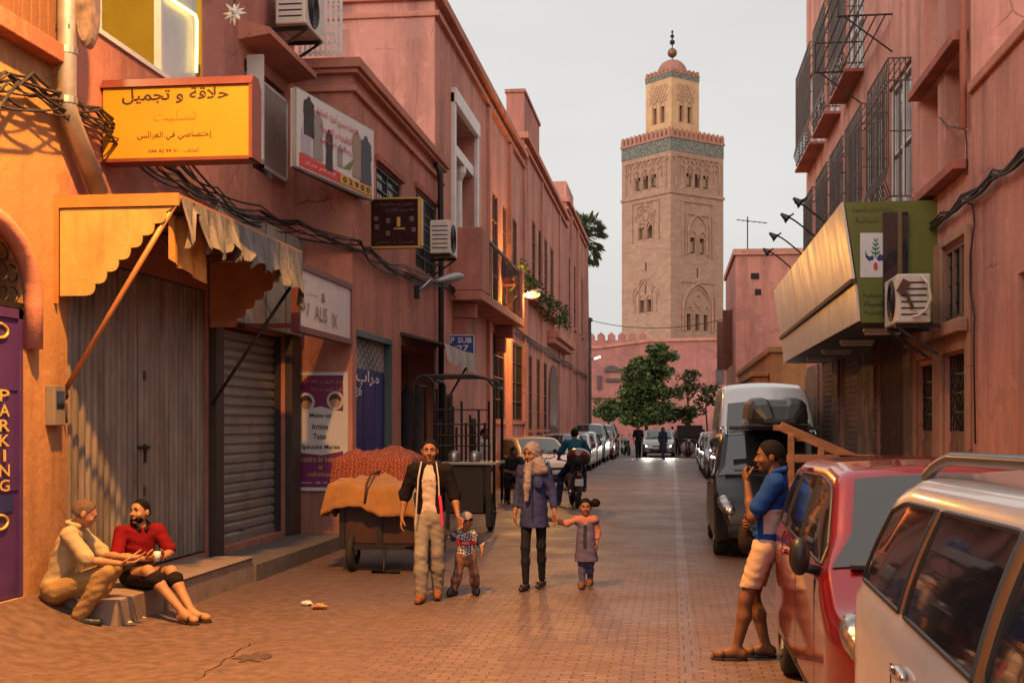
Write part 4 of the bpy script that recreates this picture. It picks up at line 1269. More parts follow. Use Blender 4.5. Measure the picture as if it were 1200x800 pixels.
m = MB(); m.tube([(0, 0, zd + hd - .2), (0, 0, tz(38))], .1, 6); m.xform(MT); fin = m.build('finial', DARKB, tower)
for py, r, mm_ in ((64.5, .82, COPPER), (52, .46, DARKB), (45, .34, DARKB), (40, .2, DARKB)):
    m = MB(); m.ball((0, 0, tz(py)), r, 14, 10); m.xform(MT); kid(m.build('ball', mm_, None, smooth=True), fin)

# ================================================================== TREES
LEAF = material('leaf_dark', (.042, .075, .020), .6, var=.45, scale=.8, spec=.3)
LEAF2 = material('leaf_light', (.095, .14, .032), .6, var=.4, scale=.8, spec=.3)
BARK = material('bark', (.10, .065, .045), .9, var=.3, scale=4, bump=.4, bscale=8)
def leaves(mbs, c, r, n, size, rg):
    for _ in range(n):
        d = Vector((rg.gauss(0, 1), rg.gauss(0, 1), rg.gauss(0, 1))).normalized() * (rg.random() ** .4)
        p = Vector((c[0] + d.x * r[0], c[1] + d.y * r[1], c[2] + d.z * r[2]))
        a = Vector((rg.uniform(-1, 1), rg.uniform(-1, 1), rg.uniform(-.6, .6))).normalized()
        b = a.cross(Vector((rg.uniform(-1, 1), rg.uniform(-1, 1), rg.uniform(-1, 1)))).normalized()
        s = size * rg.uniform(.6, 1.4)
        mb = mbs[0] if rg.random() < .68 else mbs[1]
        mb.add([p - a * s, p + b * s * .45, p + a * s, p - b * s * .45], [(0, 1, 2, 3)])
def tree(name, label, base, clumps, size, dens, seed, trunk_r=.18):
    rg = random.Random(seed)
    t = thing(name, label, 'tree', base)
    b = Vector(base)
    mt = MB(); mbs = (MB(), MB())
    top = max(c[2] for c, r in clumps)
    fork = b + Vector((0, 0, (min(c[2] - r[2] for c, r in clumps) - b.z) * .8 + .6))
    mt.tube([b, b + Vector((.1, .05, (fork.z - b.z) * .5)), fork], [trunk_r, trunk_r * .8, trunk_r * .65], 8)
    for c, r in clumps:
        c = Vector(c); mid = fork.lerp(c, .5) + Vector((rg.uniform(-.3, .3), rg.uniform(-.3, .3), .2))
        mt.tube([fork, mid, c + Vector((0, 0, r[2] * .3))], [trunk_r * .5, trunk_r * .3, .03], 6)
        for _ in range(4):
            d = Vector((rg.uniform(-1, 1), rg.uniform(-1, 1), rg.uniform(-.4, 1))).normalized()
            mt.tube([mid.lerp(c, .6), c + Vector((d.x * r[0], d.y * r[1], d.z * r[2])) * .8], [.05, .015], 4)
        k = int(dens * r[0] * r[1] * r[2])
        # several small tufts per limb give the uneven outline
        for _ in range(9):
            d = Vector((rg.gauss(0, 1), rg.gauss(0, 1), rg.gauss(0, 1))).normalized() * rg.uniform(.45, 1.0)
            cc = (c.x + d.x * r[0], c.y + d.y * r[1], c.z + d.z * r[2]); q = rg.uniform(.3, .55)
            leaves(mbs, cc, (r[0] * q, r[1] * q, r[2] * q), max(12, k // 9), size, rg)
    mt.build('trunk', BARK, t)
    m = MB(); m.add(mbs[0].v, mbs[0].f); m.cur = 1; m.add(mbs[1].v, mbs[1].f)
    m.build('crown', [LEAF, LEAF2], t)
    return t
def cl(px, py, Y, rx, rz, ry=None): p = onY(px, py, Y); return ((p.x, p.y, p.z), (rx, ry or rx, rz))
YT = 92
b = onY(757, 500, YT)
tree('leafy_tree', 'large leafy green tree in front of the pink wall at street end', (b.x, YT, 0),
     [cl(768, 420, YT, 1.5, .9), cl(782, 430, YT, 1.1, .8), cl(748, 432, YT, 1.2, .9), cl(757, 452, YT + .6, 1.6, 1.1), cl(741, 462, YT - .6, 1.2, .9), cl(772, 456, YT - .5, 1.3, 1.0), cl(752, 478, YT, 1.6, 1.0), cl(738, 440, YT, .7, .6), cl(778, 480, YT + .5, 1.0, .7), cl(735, 478, YT, .9, .7), cl(762, 488, YT - .5, 1.6, .8), cl(745, 488, YT, 1.2, .6), cl(760, 436, YT - .5, 1.1, .9)], .18, 430, 11)
b = onY(806, 500, 84)
tree('street_tree', 'thin open-crowned tree to the right of large green tree', (b.x, 84, 0),
     [cl(803, 448, 84, .9, .7), cl(818, 453, 84, .9, .6), cl(810, 437, 84, .5, .5), cl(830, 456, 84, .7, .4), cl(796, 460, 84, .6, .5)], .14, 320, 12, .1)
b = onY(713, 500, 104)
tree('clipped_bush', 'rounded dark green bush beside the far lamp post', (b.x, 104, 0), [cl(706, 478, 104, .8, .6), cl(714, 475, 104, .9, .7), cl(722, 480, 104, .7, .6), cl(713, 486, 104, 1.3, .6)], .16, 900, 13, .1)
b = onY(790, 500, 96)
tree('young_palm', 'low spiky light green palm bush behind the crowd', (onY(808, 500, 80).x, 80, 0), [cl(803, 485, 80, .7, .6), cl(812, 482, 80, .7, .5), cl(790, 487, 80, .6, .5)], .2, 500, 14, .08)
tree('street_tree', 'small sparse tree with bare trunk just left of the domed kiosk', (onY(827, 500, 78).x, 78, 0), [cl(828, 462, 78, .6, .45), cl(822, 470, 78, .5, .4), cl(835, 470, 78, .45, .35)], .12, 200, 15, .07)
# fan palm standing behind the end of the row
pt = thing('palm_tree', 'tall fan palm rising behind the far end of pink row', 'tree', (onY(689, 300, 100).x, 100, 0))
pb = onY(686, 276, 100)
m = MB(); m.tube([(pb.x - .1, 100, 0), (pb.x + .1, 100, 8), (pb.x, 100, pb.z - .1)], [.28, .2, .2], 10); m.build('trunk', BARK, pt)
rg = random.Random(5); m = MB()
for k in range(130):
    a = rg.uniform(0, 2 * pi); el = rg.uniform(-1.25, 1.3); L0 = rg.uniform(.85, 1.35)
    if el < -.9: L0 *= 1.3
    d = Vector((cos(a) * cos(el), sin(a) * cos(el), sin(el)))
    base = Vector((pb.x, 100, pb.z + .3 * sin(el))); tip = base + d * L0
    side = d.cross(Vector((0, 0, 1))).normalized(); up = side.cross(d)
    m.tube([base, tip], [.03, .02], 4)
    for j in range(9):          # fan of narrow blades
        t = (j - 4) / 4; e = (d * cos(t * 1.15) + side * sin(t * 1.15)).normalized()
        q = tip + e * rg.uniform(.6, .85) + Vector((0, 0, -.22 * abs(t) - .08)); w = up * .02 + side.cross(e) * .05 + side * .05
        m.add([tip - w * .4, tip.lerp(q, .5) + w, q, tip.lerp(q, .5) - w], [(0, 1, 2, 3)])
m.build('crown', material('palm_leaf', (.06, .08, .03), .55, var=.4, scale=2), pt)
# plants in the flower boxes of the tall building
def planter(name, label, pa, pb_, z, X, hang, seed, n=260):
    rg = random.Random(seed)
    ya, yb = yx(pa, X), yx(pb_, X)
    t = thing(name, label, 'plant', (X + .2, (ya + yb) / 2, z))
    mm = MB(); mm.box(X + .01, X + .32, ya, yb, z - .22, z); mm.build('trough', RED, t, bevel=.01)
    mbs = (MB(), MB())
    for k in range(max(4, int((yb - ya) * 2.2))):
        y = rg.uniform(ya, yb); leaves(mbs, (X + rg.uniform(.1, .5), y, z + rg.uniform(-hang * .4, .5)), (.22, .34, .3), n // 6, .075, rg)
    mm = MB(); mm.add(mbs[0].v, mbs[0].f); mm.cur = 1; mm.add(mbs[1].v, mbs[1].f); mm.build('foliage', [LEAF, LEAF2], t)
planter('balcony_plant', 'trailing plants in balcony trough above the lit lamp, nearest one', 600, 614, 6.3, XL3, .7, 21)
planter('balcony_plant', 'bushy plants in long trough directly over the lit wall lamp', 616, 634, 6.2, XL3, .9, 22)
planter('balcony_plant', 'dark hanging plants on the balcony ledge past the lit lamp', 636, 650, 6.2, XL3, 1.0, 23)
planter('balcony_plant', 'small plant tub beside the balcony railing', 588, 596, 6.05, XL3, .3, 24)
# ================================================================== SIGNS
SIGNY = material('sign_yellow', (.40, .215, .012), .5, var=.08, scale=2, dirt=(.4, .2, .02), dirt_amt=.3)
MAROON = material('maroon_paint', (.13, .03, .025), .5, var=.2)
BLK = material('black_paint', (.02, .015, .012), .6)
REDP = material('red_paint', (.55, .04, .03), .5)
s1 = thing('shop_sign', 'yellow projecting barber sign with dark and red script under a maroon ridge', 'sign', onX(118, 187, XL1))
Ys = yx(118, XL1)
a = onY(120, 187, Ys); b_ = onY(292, 98, Ys)
m = MB(); m.box(XL1 + .02, b_.x, Ys, Ys + .24, a.z, b_.z); m.build('panel', SIGNY, s1, bevel=.008)
m = MB(); m.prism([(XL1 + .0, Ys - .03, b_.z), (XL1 + .0, Ys + .27, b_.z), (XL1 + .0, Ys + .2, b_.z + .09), (XL1 + .0, Ys + .04, b_.z + .09)], (b_.x - XL1 + .03, 0, 0)); m.box(b_.x, b_.x + .035, Ys - .02, Ys + .26, a.z - .02, b_.z); m.box(XL1, b_.x, Ys - .01, Ys + .25, a.z - .03, a.z)
m.build('casing', MAROON, s1)
R_, U_ = (1, 0, 0), (0, 0, 1)
def on_sign(px, py): return onY(px, py, Ys)
def line(body, px0, px1, py, hpx, mat_, bold=.0):
    A, B = on_sign(px0, py), on_sign(px1, py)
    lettering('lettering', body, (A + B) / 2, R_, U_, hpx / (F / (Ys * cos(TH) - a.x * sin(TH))), mat_, s1, width=(B - A).length, bold=bold)
line(arabic('حلاقة و تجميل'), 143, 268, 112, 18, BLK, .018)
line(arabic('تسليت'), 180, 230, 137, 14, material('faded_red', (.50, .13, .02), .5))
line(arabic('إختصاصي في العرائس'), 161, 248, 159, 11, BLK, .005)
line('044 42 99 31 : ' + arabic('الهاتف'), 174, 233, 177, 5, BLK)
s2 = thing('shop_sign', 'angled clothing shop banner with printed robes, red band and yellow number block', 'sign', (-4.9, 17, 5.1))
A = onX(348.5, 195, -4.9); B = onX(438, 210.5, -4.48); At = onX(348.5, 103, -4.9); Bt = onX(438, 130, -4.48); zb_, zt_ = A.z, At.z
ri = Vector((B.x - A.x, B.y - A.y, 0)).normalized(); Ln = Vector((B.x - A.x, B.y - A.y, 0)).length; nr_ = ri.cross(Vector((0, 0, 1)))
Cn = Vector((XL2 + .02, YA2 + .3, 0))
def SP(u, v, o=0.0): return Vector((A.x, A.y, zb_)) + ri * (u * Ln) + Vector((0, 0, v * (zt_ - zb_))) + nr_ * o
VIN = material('banner_vinyl', (.62, .60, .58), .4, var=.06)
m = MB(); m.prism([SP(0, 0), SP(1, 0), SP(1, 1), SP(0, 1)], nr_ * -.10); m.build('panel', VIN, s2)
m = MB()
for p, q in ((SP(0, 0), SP(1, 0)), (SP(0, 1), SP(1, 1)), (SP(0, 0), SP(0, 1)), (SP(1, 0), SP(1, 1))): m.beam(p - nr_ * .04, q - nr_ * .04, .045)
m.build('frame', STEEL, s2)
m = MB()
c1 = Vector((Cn.x, Cn.y, zb_ + .02)); 
m.prism([SP(0, 0) - nr_ * .05, SP(1, 0) - nr_ * .05, c1], (0, 0, -.02)); m.beam(SP(0, 0, -.05), c1, .05); m.beam(SP(.5, 0, -.05), c1, .04); m.beam(c1, c1 + Vector((0, 0, .9)), .05)
m.build('bracket', IRON, s2)
m = MB(); m.prism([SP(.02, .02, .006), SP(.97, .02, .006), SP(.97, .15, .006), SP(.02, .19, .006)], nr_ * -.004); m.build('red_band', REDP, s2)
m = MB(); m.prism([SP(.52, .03, .012), SP(.96, .03, .012), SP(.96, .16, .012), SP(.52, .16, .012)], nr_ * -.004); m.build('number_block', material('amber_print', (.60, .33, .03), .5), s2)
lettering('lettering', '0 2 9 0 0', SP(.74, .095, .013), ri, U_, .085, BLK, s2, width=Ln * .38, bold=.03)
for body, u, v, w, h in (('خياطة جميع أنواع الجلباب', .47, .84, .60, .15), ('التقليدية و العصرية', .47, .65, .42, .13), ('رجالي نسائي', .47, .50, .42, .12)):
    lettering('lettering', arabic(body), SP(u, v, .012), ri, U_, h, REDP, s2, width=Ln * w, bold=.012)
lettering('lettering', arabic('السلام مركز'), SP(.26, .09, .012), ri, U_, .07, VIN, s2, width=Ln * .38)
def robe(u, v0, v1, w, mt_, shoulders=1.0):
    q = MB(); pl = [(-.5, 0), (.5, 0), (.42, .5), (.5, .55), (.45 * shoulders, .86), (.16, .93), (.1, 1), (-.1, 1), (-.16, .93), (-.45 * shoulders, .86), (-.5, .55), (-.42, .5)]
    q.prism([SP(u + p[0] * w, v0 + (v1 - v0) * p[1], .010) for p in pl], nr_ * -.004); q.build('printed_robe', mt_, s2)
PG = material('print_grey', (.28, .25, .23), .5); PT = material('print_taupe', (.30, .22, .17), .5); PN = material('print_navy', (.04, .045, .07), .5); PB = material('print_black', (.015, .015, .016), .5); PL = material('print_lilac', (.42, .38, .44), .5)
robe(.10, .20, .58, .12, PL); robe(.13, .45, .96, .13, PB); robe(.24, .2, .84, .12, PG); robe(.38, .13, .68, .09, PB); robe(.52, .25, .55, .07, PG); robe(.75, .2, .88, .12, PT); robe(.88, .17, .86, .16, PN)
q = MB(); q.prism([SP(.56, .25, .010), SP(.66, .27, .010), SP(.72, .46, .010), SP(.64, .36, .010)], nr_ * -.004); q.build('printed_shoe', material('print_olive', (.16, .17, .04), .5), s2)
# white framed sign by the poster corner
s3 = thing('shop_sign', 'faded white framed sign board above the make-up poster', 'sign', (XL2, yx(350, XL2), 3.0))
ya, yb = yx(350.5, XL2), yx(411.5, XL2); zt3, zb3 = zx(350.5, 309, XL2), zx(350.5, 384, XL2)
m = MB(); m.box(XL2 - .08, XL2 - .005, ya, yb, zb3, zt3); m.build('panel', material('faded_board', (.55, .52, .53), .5, var=.1, scale=2, dirt=(.35, .27, .27), dirt_amt=.5), s3)
m = MB(); 
for z in (zb3, zt3): m.box(XL2 - .1, XL2 + .02, ya - .04, yb + .02, z - .05, z + .03)
for y in (ya, yb): m.box(XL2 - .1, XL2 + .015, y - .03, y + .02, zb3, zt3)
m.box(XL1, XL2 - .1, ya - .03, ya + .03, zt3 - .06, zt3); m.box(XL1, XL2 - .1, ya - .03, ya + .03, zb3, zb3 + .06)
m.build('frame', MAROON, s3)
GREYI = material('grey_ink', (.17, .14, .15), .6)
def W3(px, py): return onX(px, py, XL2)
def l3(body, px, py, w, h, b=0): lettering('lettering', body, W3(px, py) + Vector((.004, 0, 0)), (0, 1, 0), U_, h, GREYI, s3, width=w, bold=b)
l3("O J'", 357, 361, .42, .17, .01); l3('ALIS', 376, 368, .62, .20); l3('IX', 392, 376, .26, .20); l3('a', 378.5, 349, .16, .12, .03); l3(arabic('محل'), 366, 345, .5, .05); l3(arabic('بيع'), 357, 330, .2, .05); l3('7', 396, 338, .06, .07)
# make-up poster on the side wall of the low building
s4 = thing('wall_poster', 'purple and white make-up artist poster beside the blue door', 'poster', (-5.1, YA2, 1.0))
Yp = YA2 - .03
p0 = onY(349, 573, Yp); p1 = onY(407, 438, Yp)
PURP = material('poster_purple', (.17, .02, .10), .45, var=.1); PWH = material('poster_white', (.60, .56, .54), .45, var=.05); PGOLD = material('poster_gold', (.45, .30, .08), .5)
m = MB(); m.box(p0.x, p1.x, Yp, Yp + .02, p0.z, p1.z); m.build('sheet', PURP, s4)
m = MB(); t = .035
m.box(p0.x - .01, p1.x + .01, Yp - .012, Yp + .02, p1.z - .02, p1.z + .03); m.box(p0.x - .01, p1.x + .01, Yp - .012, Yp + .02, p0.z - .02, p0.z + .03); m.box(p1.x - .06, p1.x + .01, Yp - .010, Yp + .02, p0.z, p1.z); m.build('border', PWH, s4)
def P4(px, py, o=.004): v = onY(px, py, Yp); return Vector((v.x, Yp - o, v.z))
m = MB(); m.prism([P4(349, 530), P4(378, 533), P4(403, 528), P4(403, 482), P4(390, 480), P4(376, 476), P4(349, 481)], (0, .003, 0)); m.build('white_field', PWH, s4)
m = MB(); m.prism([P4(349, 452), P4(349, 445), P4(356, 439), P4(362, 439)], (0, .003, 0)); m.build('gold_corner', PGOLD, s4)
SKINP = material('print_skin', (.38, .22, .15), .5); HAIRP = material('print_hair', (.06, .03, .02), .5); VEIL = material('print_veil', (.52, .45, .43), .5)
for (cx, cy, vm) in ((359, 471, HAIRP), (393, 469, VEIL)):
    m = MB(); m.prism([P4(cx + 10 * cos(a), cy + 11 * sin(a), .008) for a in [2 * pi * k / 18 for k in range(18)]], (0, .003, 0)); m.build('printed_veil', vm if vm is VEIL else PWH, s4)
    m = MB(); m.prism([P4(cx + 6.5 * cos(a), cy + 1 + 7.5 * sin(a), .012) for a in [2 * pi * k / 18 for k in range(18)]], (0, .003, 0)); m.build('printed_face', SKINP, s4)
    m = MB(); m.prism([P4(cx + 7.2 * cos(a), cy + 8 * sin(a), .015) for a in [pi + pi * k / 10 for k in range(11)]] + [P4(cx + 5 * cos(a), cy + 1 + 3 * sin(a), .015) for a in [2 * pi - pi * k / 8 for k in range(9)]], (0, .002, 0)); m.build('printed_hair', HAIRP, s4)
sp = F / (Yp * cos(TH) - p0.x * sin(TH))
for body, cx, cy, wpx, hpx, mt_ in (('Make-up', 376, 487, 26, 6.5, BLK), ('Artiste', 375, 499.5, 20, 6.5, BLK), ('Tatas', 375, 511, 16, 6.5, BLK), ('Spécialité Mariée', 376, 524, 46, 6.5, BLK), ('centre de beauté', 376, 537.5, 47, 7, PGOLD), ('et', 376, 547, 5, 5, PGOLD), ('esthétique', 376, 556, 30, 7, PGOLD), ('www.  06 12  ', 368, 565, 32, 2.5, PWH)):
    lettering('lettering', body, P4(cx, cy, .008), R_, U_, hpx / sp, mt_, s4, width=wpx / sp, bold=.012)
for cy, w in ((447, 40), (456, 40)): lettering('lettering', arabic('تجميل العروس و حلاقة'), P4(384, cy, .006), R_, U_, 5 / sp, PGOLD, s4, width=w / sp)
# brown hanging menu sign
Y5s = yx(434, XL2)
s5 = thing('shop_sign', 'dark brown gold framed menu sign projecting from the pink wall', 'sign', (XL2, Y5s, 4.6))
p0, p1 = onY(435, 289, Y5s), onY(490, 233, Y5s)
m = MB(); m.box(p0.x, p1.x, Y5s, Y5s + .1, p0.z, p1.z); m.build('panel', material('menu_brown', (.03, .010, .010), .75, var=.5, scale=6, spec=.1), s5)
GOLD = material('gold_trim', (.42, .25, .06), .4, metal=.4)
m = MB(); t = .03
m.box(p0.x - t, p1.x + t, Y5s - .02, Y5s + .12, p1.z, p1.z + t); m.box(p0.x - t, p1.x + t, Y5s - .02, Y5s + .12, p0.z - t, p0.z); m.box(p0.x - t, p0.x, Y5s - .02, Y5s + .12, p0.z, p1.z); m.box(p1.x, p1.x + t * 2, Y5s - .02, Y5s + .12, p0.z, p1.z)
m.build('frame', GOLD, s5)
m = MB()
for z in (p0.z + .15, p1.z - .15): m.box(XL2, p0.x - t, Y5s + .03, Y5s + .07, z - .02, z + .02)
m.build('bracket', IRON, s5)
PALEI = material('pale_ink', (.13, .07, .07), .8)
c5 = (p0 + p1) / 2; w5, h5 = p1.x - p0.x, p1.z - p0.z
def L5(body, u, v, w, h, mt_): lettering('lettering', body, (p0.x + w5 * u, Y5s - .002, p0.z + h5 * v), R_, U_, h5 * h, mt_, s5, width=w5 * w)
L5(arabic('مقهى و مشروبات'), .5, .90, .8, .08, PALEI); L5(arabic('عصير طازج'), .62, .77, .6, .10, PALEI); L5(arabic('قهوة و شاي'), .5, .08, .8, .07, PALEI)
m = MB(); m.box(p0.x + w5 * .55, p0.x + w5 * .62, Y5s - .006, Y5s, p0.z + h5 * .42, p0.z + h5 * .62); m.box(p0.x + w5 * .48, p0.x + w5 * .72, Y5s - .006, Y5s, p0.z + h5 * .36, p0.z + h5 * .39); m.build('printed_bottle', GOLD, s5)
m = MB()
for u, v in ((.1, .6), (.12, .42), (.36, .55), (.35, .28), (.86, .58), (.9, .35)): m.box(p0.x + w5 * (u - .04), p0.x + w5 * (u + .05), Y5s - .005, Y5s, p0.z + h5 * (v - .05), p0.z + h5 * (v + .05))
m.build('printed_food', PALEI, s5)
# blue number plate sign
Yq = yx(526, XL3)
s6 = thing('street_sign', 'blue and white framed plate sign on the wall pole', 'sign', onY(540, 405, Yq))
p0, p1 = onY(526, 419, Yq), onY(556, 392, Yq)
BLUES = material('sign_blue', (.02, .06, .26), .4, var=.1)
m = MB(); m.box(p0.x, p1.x, Yq, Yq + .04, p0.z, p1.z); m.build('plate', BLUES, s6)
SW = material('sign_white', (.62, .64, .66), .4)
w6, h6 = p1.x - p0.x, p1.z - p0.z
for body, u, v, w, h in (('P', .15, .76, .16, .26), ('SUB', .62, .76, .55, .24), ('27', .55, .42, .45, .26), ('<<', .2, .42, .2, .2), ('O', .78, .14, .3, .16)):
    lettering('lettering', body, (p0.x + w6 * u, Yq - .003, p0.z + h6 * v), R_, U_, h6 * h, SW, s6, width=w6 * w, bold=.02)
m = MB(); t = .02
m.box(p0.x, p1.x, Yq - .006, Yq, p0.z, p0.z + t); m.box(p0.x, p1.x, Yq - .006, Yq, p1.z - t, p1.z); m.box(p0.x, p0.x + t, Yq - .006, Yq, p0.z, p1.z); m.box(p1.x - t, p1.x, Yq - .006, Yq, p0.z, p1.z); m.build('border', SW, s6)
m = MB(); m.tube([(p0.x - .25, Yq + .05, p0.z + .3), (p1.x - .1, Yq + .05, p0.z + .3)], .02, 6); m.build('bracket', IRON, s6)
# round salon lightbox behind the downpipe
s7 = thing('salon_lightbox', 'grey oval salon lightbox behind the downpipe', 'sign', onX(100, 50, XL1 + .3))
m = MB(); c = onX(99, 12, XL1 + .25)
prof = []
m.lathe([(0, -.09), (.3, -.09), (.34, -.05), (.34, .05), (.3, .09), (0, .09)], 28, (0, 0, 0), 'y')
m.xform(Matrix.Translation((XL1 + .30, yx(103, XL1 + .30), c.z)) @ Matrix.Diagonal((.26, 1, 1.05, 1)))
m.build('panel', material('lightbox_grey', (.16, .13, .14), .5, var=.8, scale=5), s7, smooth=False)
m = MB(); m.beam((XL1, yx(100, XL1 + .34), c.z - .2), (XL1 + .2, yx(100, XL1 + .34), c.z - .2), .04); m.build('bracket', IRON, s7)
# star lantern on a bracket
s8 = thing('star_lantern', 'white star shaped lantern hanging from a wall bracket', 'lantern', onX(275, 15, XL1 + .5))
m = MB(); c = onX(275, 16, XL1 + .55)
for d in ((1, 0, 0), (-1, 0, 0), (0, 1, 0), (0, -1, 0), (0, 0, 1), (0, 0, -1), (.7, .5, .6), (-.7, .5, .6), (.7, -.5, -.6), (-.7, -.5, -.6), (.6, -.5, .7), (-.6, -.5, .7), (.6, -.5, -.7), (-.6, .5, -.7)):
    v = Vector(d).normalized(); m.tube([c + v * .03, c + v * .14], [.03, .003], 5)
m.ball(c, .05, 10, 7); m.build('star', material('star_white', (.70, .68, .68), .4), s8)
m = MB(); m.tube([c + Vector((0, 0, .1)), c + Vector((0, 0, .45)), (XL1, c.y, c.z + .45)], .012, 6); m.build('bracket', IRON, s8)

# ================================================================== AIR CONDITIONERS
def aircon(label, c, sx, sy, sz, face):
    """wall unit; face = outward axis of the fan side as +1/-1 along x, hanging on two brackets"""
    t = thing('air_conditioner', label, 'air conditioner', (c[0], c[1], c[2] - sz / 2))
    m = MB(); m.box(c[0] - sx / 2, c[0] + sx / 2, c[1] - sy / 2, c[1] + sy / 2, c[2] - sz / 2, c[2] + sz / 2); m.build('casing', CREAM, t, bevel=.02)
    x = c[0] + face * sx / 2
    m = MB()
    for r in (.3, .24, .18, .12, .06): m.tube([(x + face * .012, c[1] - sy * .1 + r * sz * 1.4 * cos(a), c[2] + r * sz * 1.4 * sin(a)) for a in [2 * pi * k / 24 for k in range(25)]], .006, 4)
    m.build('fan_grille', BLACKP, t)
    m = MB(); m.lathe([(0, 0), (sz * .42, 0), (sz * .42, .004)], 24, (x + face * .001, c[1] - sy * .1, c[2]), 'x'); m.build('fan', BLACKP, t)
    m = MB()
    for k in range(6): m.box(c[0] - sx * .38, c[0] + sx * .38, c[1] - sy / 2 - .004, c[1] - sy / 2, c[2] - sz * .35 + k * sz * .13, c[2] - sz * .35 + k * sz * .13 + .02)
    m.build('louvre', BLACKP, t)
    m = MB(); 
    for y in (c[1] - sy * .35, c[1] + sy * .35):
        m.box(c[0] - face * (sx / 2 + .12), c[0] + face * sx / 2, y - .02, y + .02, c[2] - sz / 2 - .05, c[2] - sz / 2 - .005)
        m.beam((c[0] - face * (sx / 2 + .1), y, c[2] - sz / 2 - .35), (c[0] + face * sx * .4, y, c[2] - sz / 2 - .05), .03)
    m.build('bracket', IRON, t)
    return t
p = onX(352, 14, XL1 + .38); aircon('white air conditioner high on pink wall by the lattice screen', (XL1 + .38, p.y, p.z), .42, .95, .62, 1)
p = onX(522, 281, XL2 + .45); aircon('small white air conditioner beside the menu sign', (XL2 + .42, p.y, p.z), .38, .85, .62, 1)
Ya = 14.8
p0, p1 = onY(1043, 378, Ya), onY(1083, 320, Ya)
ac = aircon('beige air conditioner with loose hose beside the green sign', ((p0.x + p1.x) / 2 + .08, Ya + .45, (p0.z + p1.z) / 2), p1.x - p0.x, .85, p1.z - p0.z, -1)
m = MB(); q = Vector((p1.x - .05, Ya, p1.z - .1))
m.tube([onY(1079, 322, Ya - .02), onY(1088, 332, Ya - .1), onY(1091, 350, Ya - .1), onY(1086, 362, Ya - .06), onY(1076, 370, Ya - .03), onY(1069, 371, Ya - .02)], .018, 7)
m.build('hose', CREAM, ac, smooth=True)
m = MB(); m.obox(onY(1059, 336, Ya - .03), (.1, .012, .16), Matrix.Rotation(.5, 3, 'Y')); m.tube([onY(1062, 343, Ya - .03), onY(1070, 362, Ya - .03)], .02, 6); m.build('pipe_cover', RUST, ac)

# ================================================================== GREEN SIGN WITH WHITE CLADDING
s9 = thing('shop_sign', 'long white clad shop sign with green end bearing plant and hands emblem', 'sign', (2.4, 16.2, 3.0))
Yg0 = 16.05; Yg1 = 26.6
def G(px, py): v = onY(px, py, Yg0); return v
xt, xm, xbt = G(986, 237).x, G(1000, 329).x, G(1006, 378).x
zt_, zm_, zb_ = G(986, 237).z, G(1000, 329).z, G(1006, 378).z
GREEN = material('sign_green', (.115, .13, .015), .45, var=.12, scale=2, dirt=(.06, .06, .01), dirt_amt=.5)
def clad():
    m, n, b, L = nt('white_cladding')
    tc = n.nodes.new('ShaderNodeTexCoord'); mp = n.nodes.new('ShaderNodeMapping'); mp.inputs['Scale'].default_value = (1, 1.1, .12)
    no = n.nodes.new('ShaderNodeTexNoise'); no.inputs['Scale'].default_value = 2.2; no.inputs['Detail'].default_value = 3
    L(tc.outputs['Object'], mp.inputs['Vector']); L(mp.outputs['Vector'], no.inputs['Vector'])
    setc(b.inputs['Base Color'], (.64, .57, .48)); b.inputs['Roughness'].default_value = .34; b.inputs['Metallic'].default_value = .08
    bp = n.nodes.new('ShaderNodeBump'); bp.inputs['Strength'].default_value = .8; bp.inputs['Distance'].default_value = .10
    L(no.outputs['Fac'], bp.inputs['Height']); L(bp.outputs['Normal'], b.inputs['Normal'])
    return m
CLAD = clad()
def front(zlo, xlo, zhi, xhi, name):
    m = MB(); n = 8
    for k in range(n):
        y0 = Yg0 + .03 + (Yg1 - Yg0 - .06) * k / n; y1 = Yg0 + .03 + (Yg1 - Yg0 - .06) * (k + 1) / n - .015
        m.prism([(xlo, y0, zlo), (xlo, y1, zlo), (xhi, y1, zhi), (xhi, y0, zhi)], (.03, 0, .005))
    m.build(name, CLAD, s9)
front(zm_ + .03, xm - .003, zt_, xt, 'upper_cladding'); front(zb_ + .02, xbt, zm_ - .03, xm + .02, 'lower_cladding')
m = MB(); m.prism([(xt + .04, Yg0, zt_), (xm + .045, Yg0, zm_), (xbt + .04, Yg0, zb_), (XR, Yg0, zb_), (XR, Yg0, zt_)], (0, .06, 0)); m.build('end_panel', GREEN, s9)
m = MB(); m.prism([(xt + .05, Yg0 + .07, zt_), (xm + .06, Yg0 + .07, zm_), (xbt + .06, Yg0 + .07, zb_), (XR, Yg0 + .07, zb_), (XR, Yg0 + .07, zt_)], (0, Yg1 - Yg0 - .07, 0)); m.build('box_body', material('sign_soffit', (.10, .09, .05), .6, var=.3), s9)
m = MB(); m.box(xm - .03, xm + .04, Yg0, Yg1, zm_ - .028, zm_ + .028); m.build('edge_strip', RUST, s9)
def E9(px, py, o=.006): v = onY(px, py, Yg0); return Vector((v.x, Yg0 - o, v.z))
m = MB(); m.prism([E9(1008, 325), E9(1037, 325), E9(1037, 273), E9(1008, 273)], (0, .005, 0)); m.build('emblem_field', SW, s9)
EG = material('emblem_green', (.02, .16, .07), .5); EB = material('emblem_blue', (.02, .03, .14), .5); ER = material('emblem_red', (.5, .06, .03), .5)
m = MB(); 
for k in range(4):
    y = 299 - k * 5.0; w = 6 - k * 1.0
    for s_ in (1, -1): m.prism([E9(1026, y, .01), E9(1026 + s_ * w * .6, y - 1.5, .01), E9(1026 + s_ * w, y - 5.5, .01), E9(1026 + s_ * .6, y - 3, .01)], (0, .003, 0))
m.prism([E9(1025.2, 302, .011), E9(1026.8, 302, .011), E9(1026, 278, .011)], (0, .003, 0)); m.build('emblem_plant', EG, s9)
m = MB()
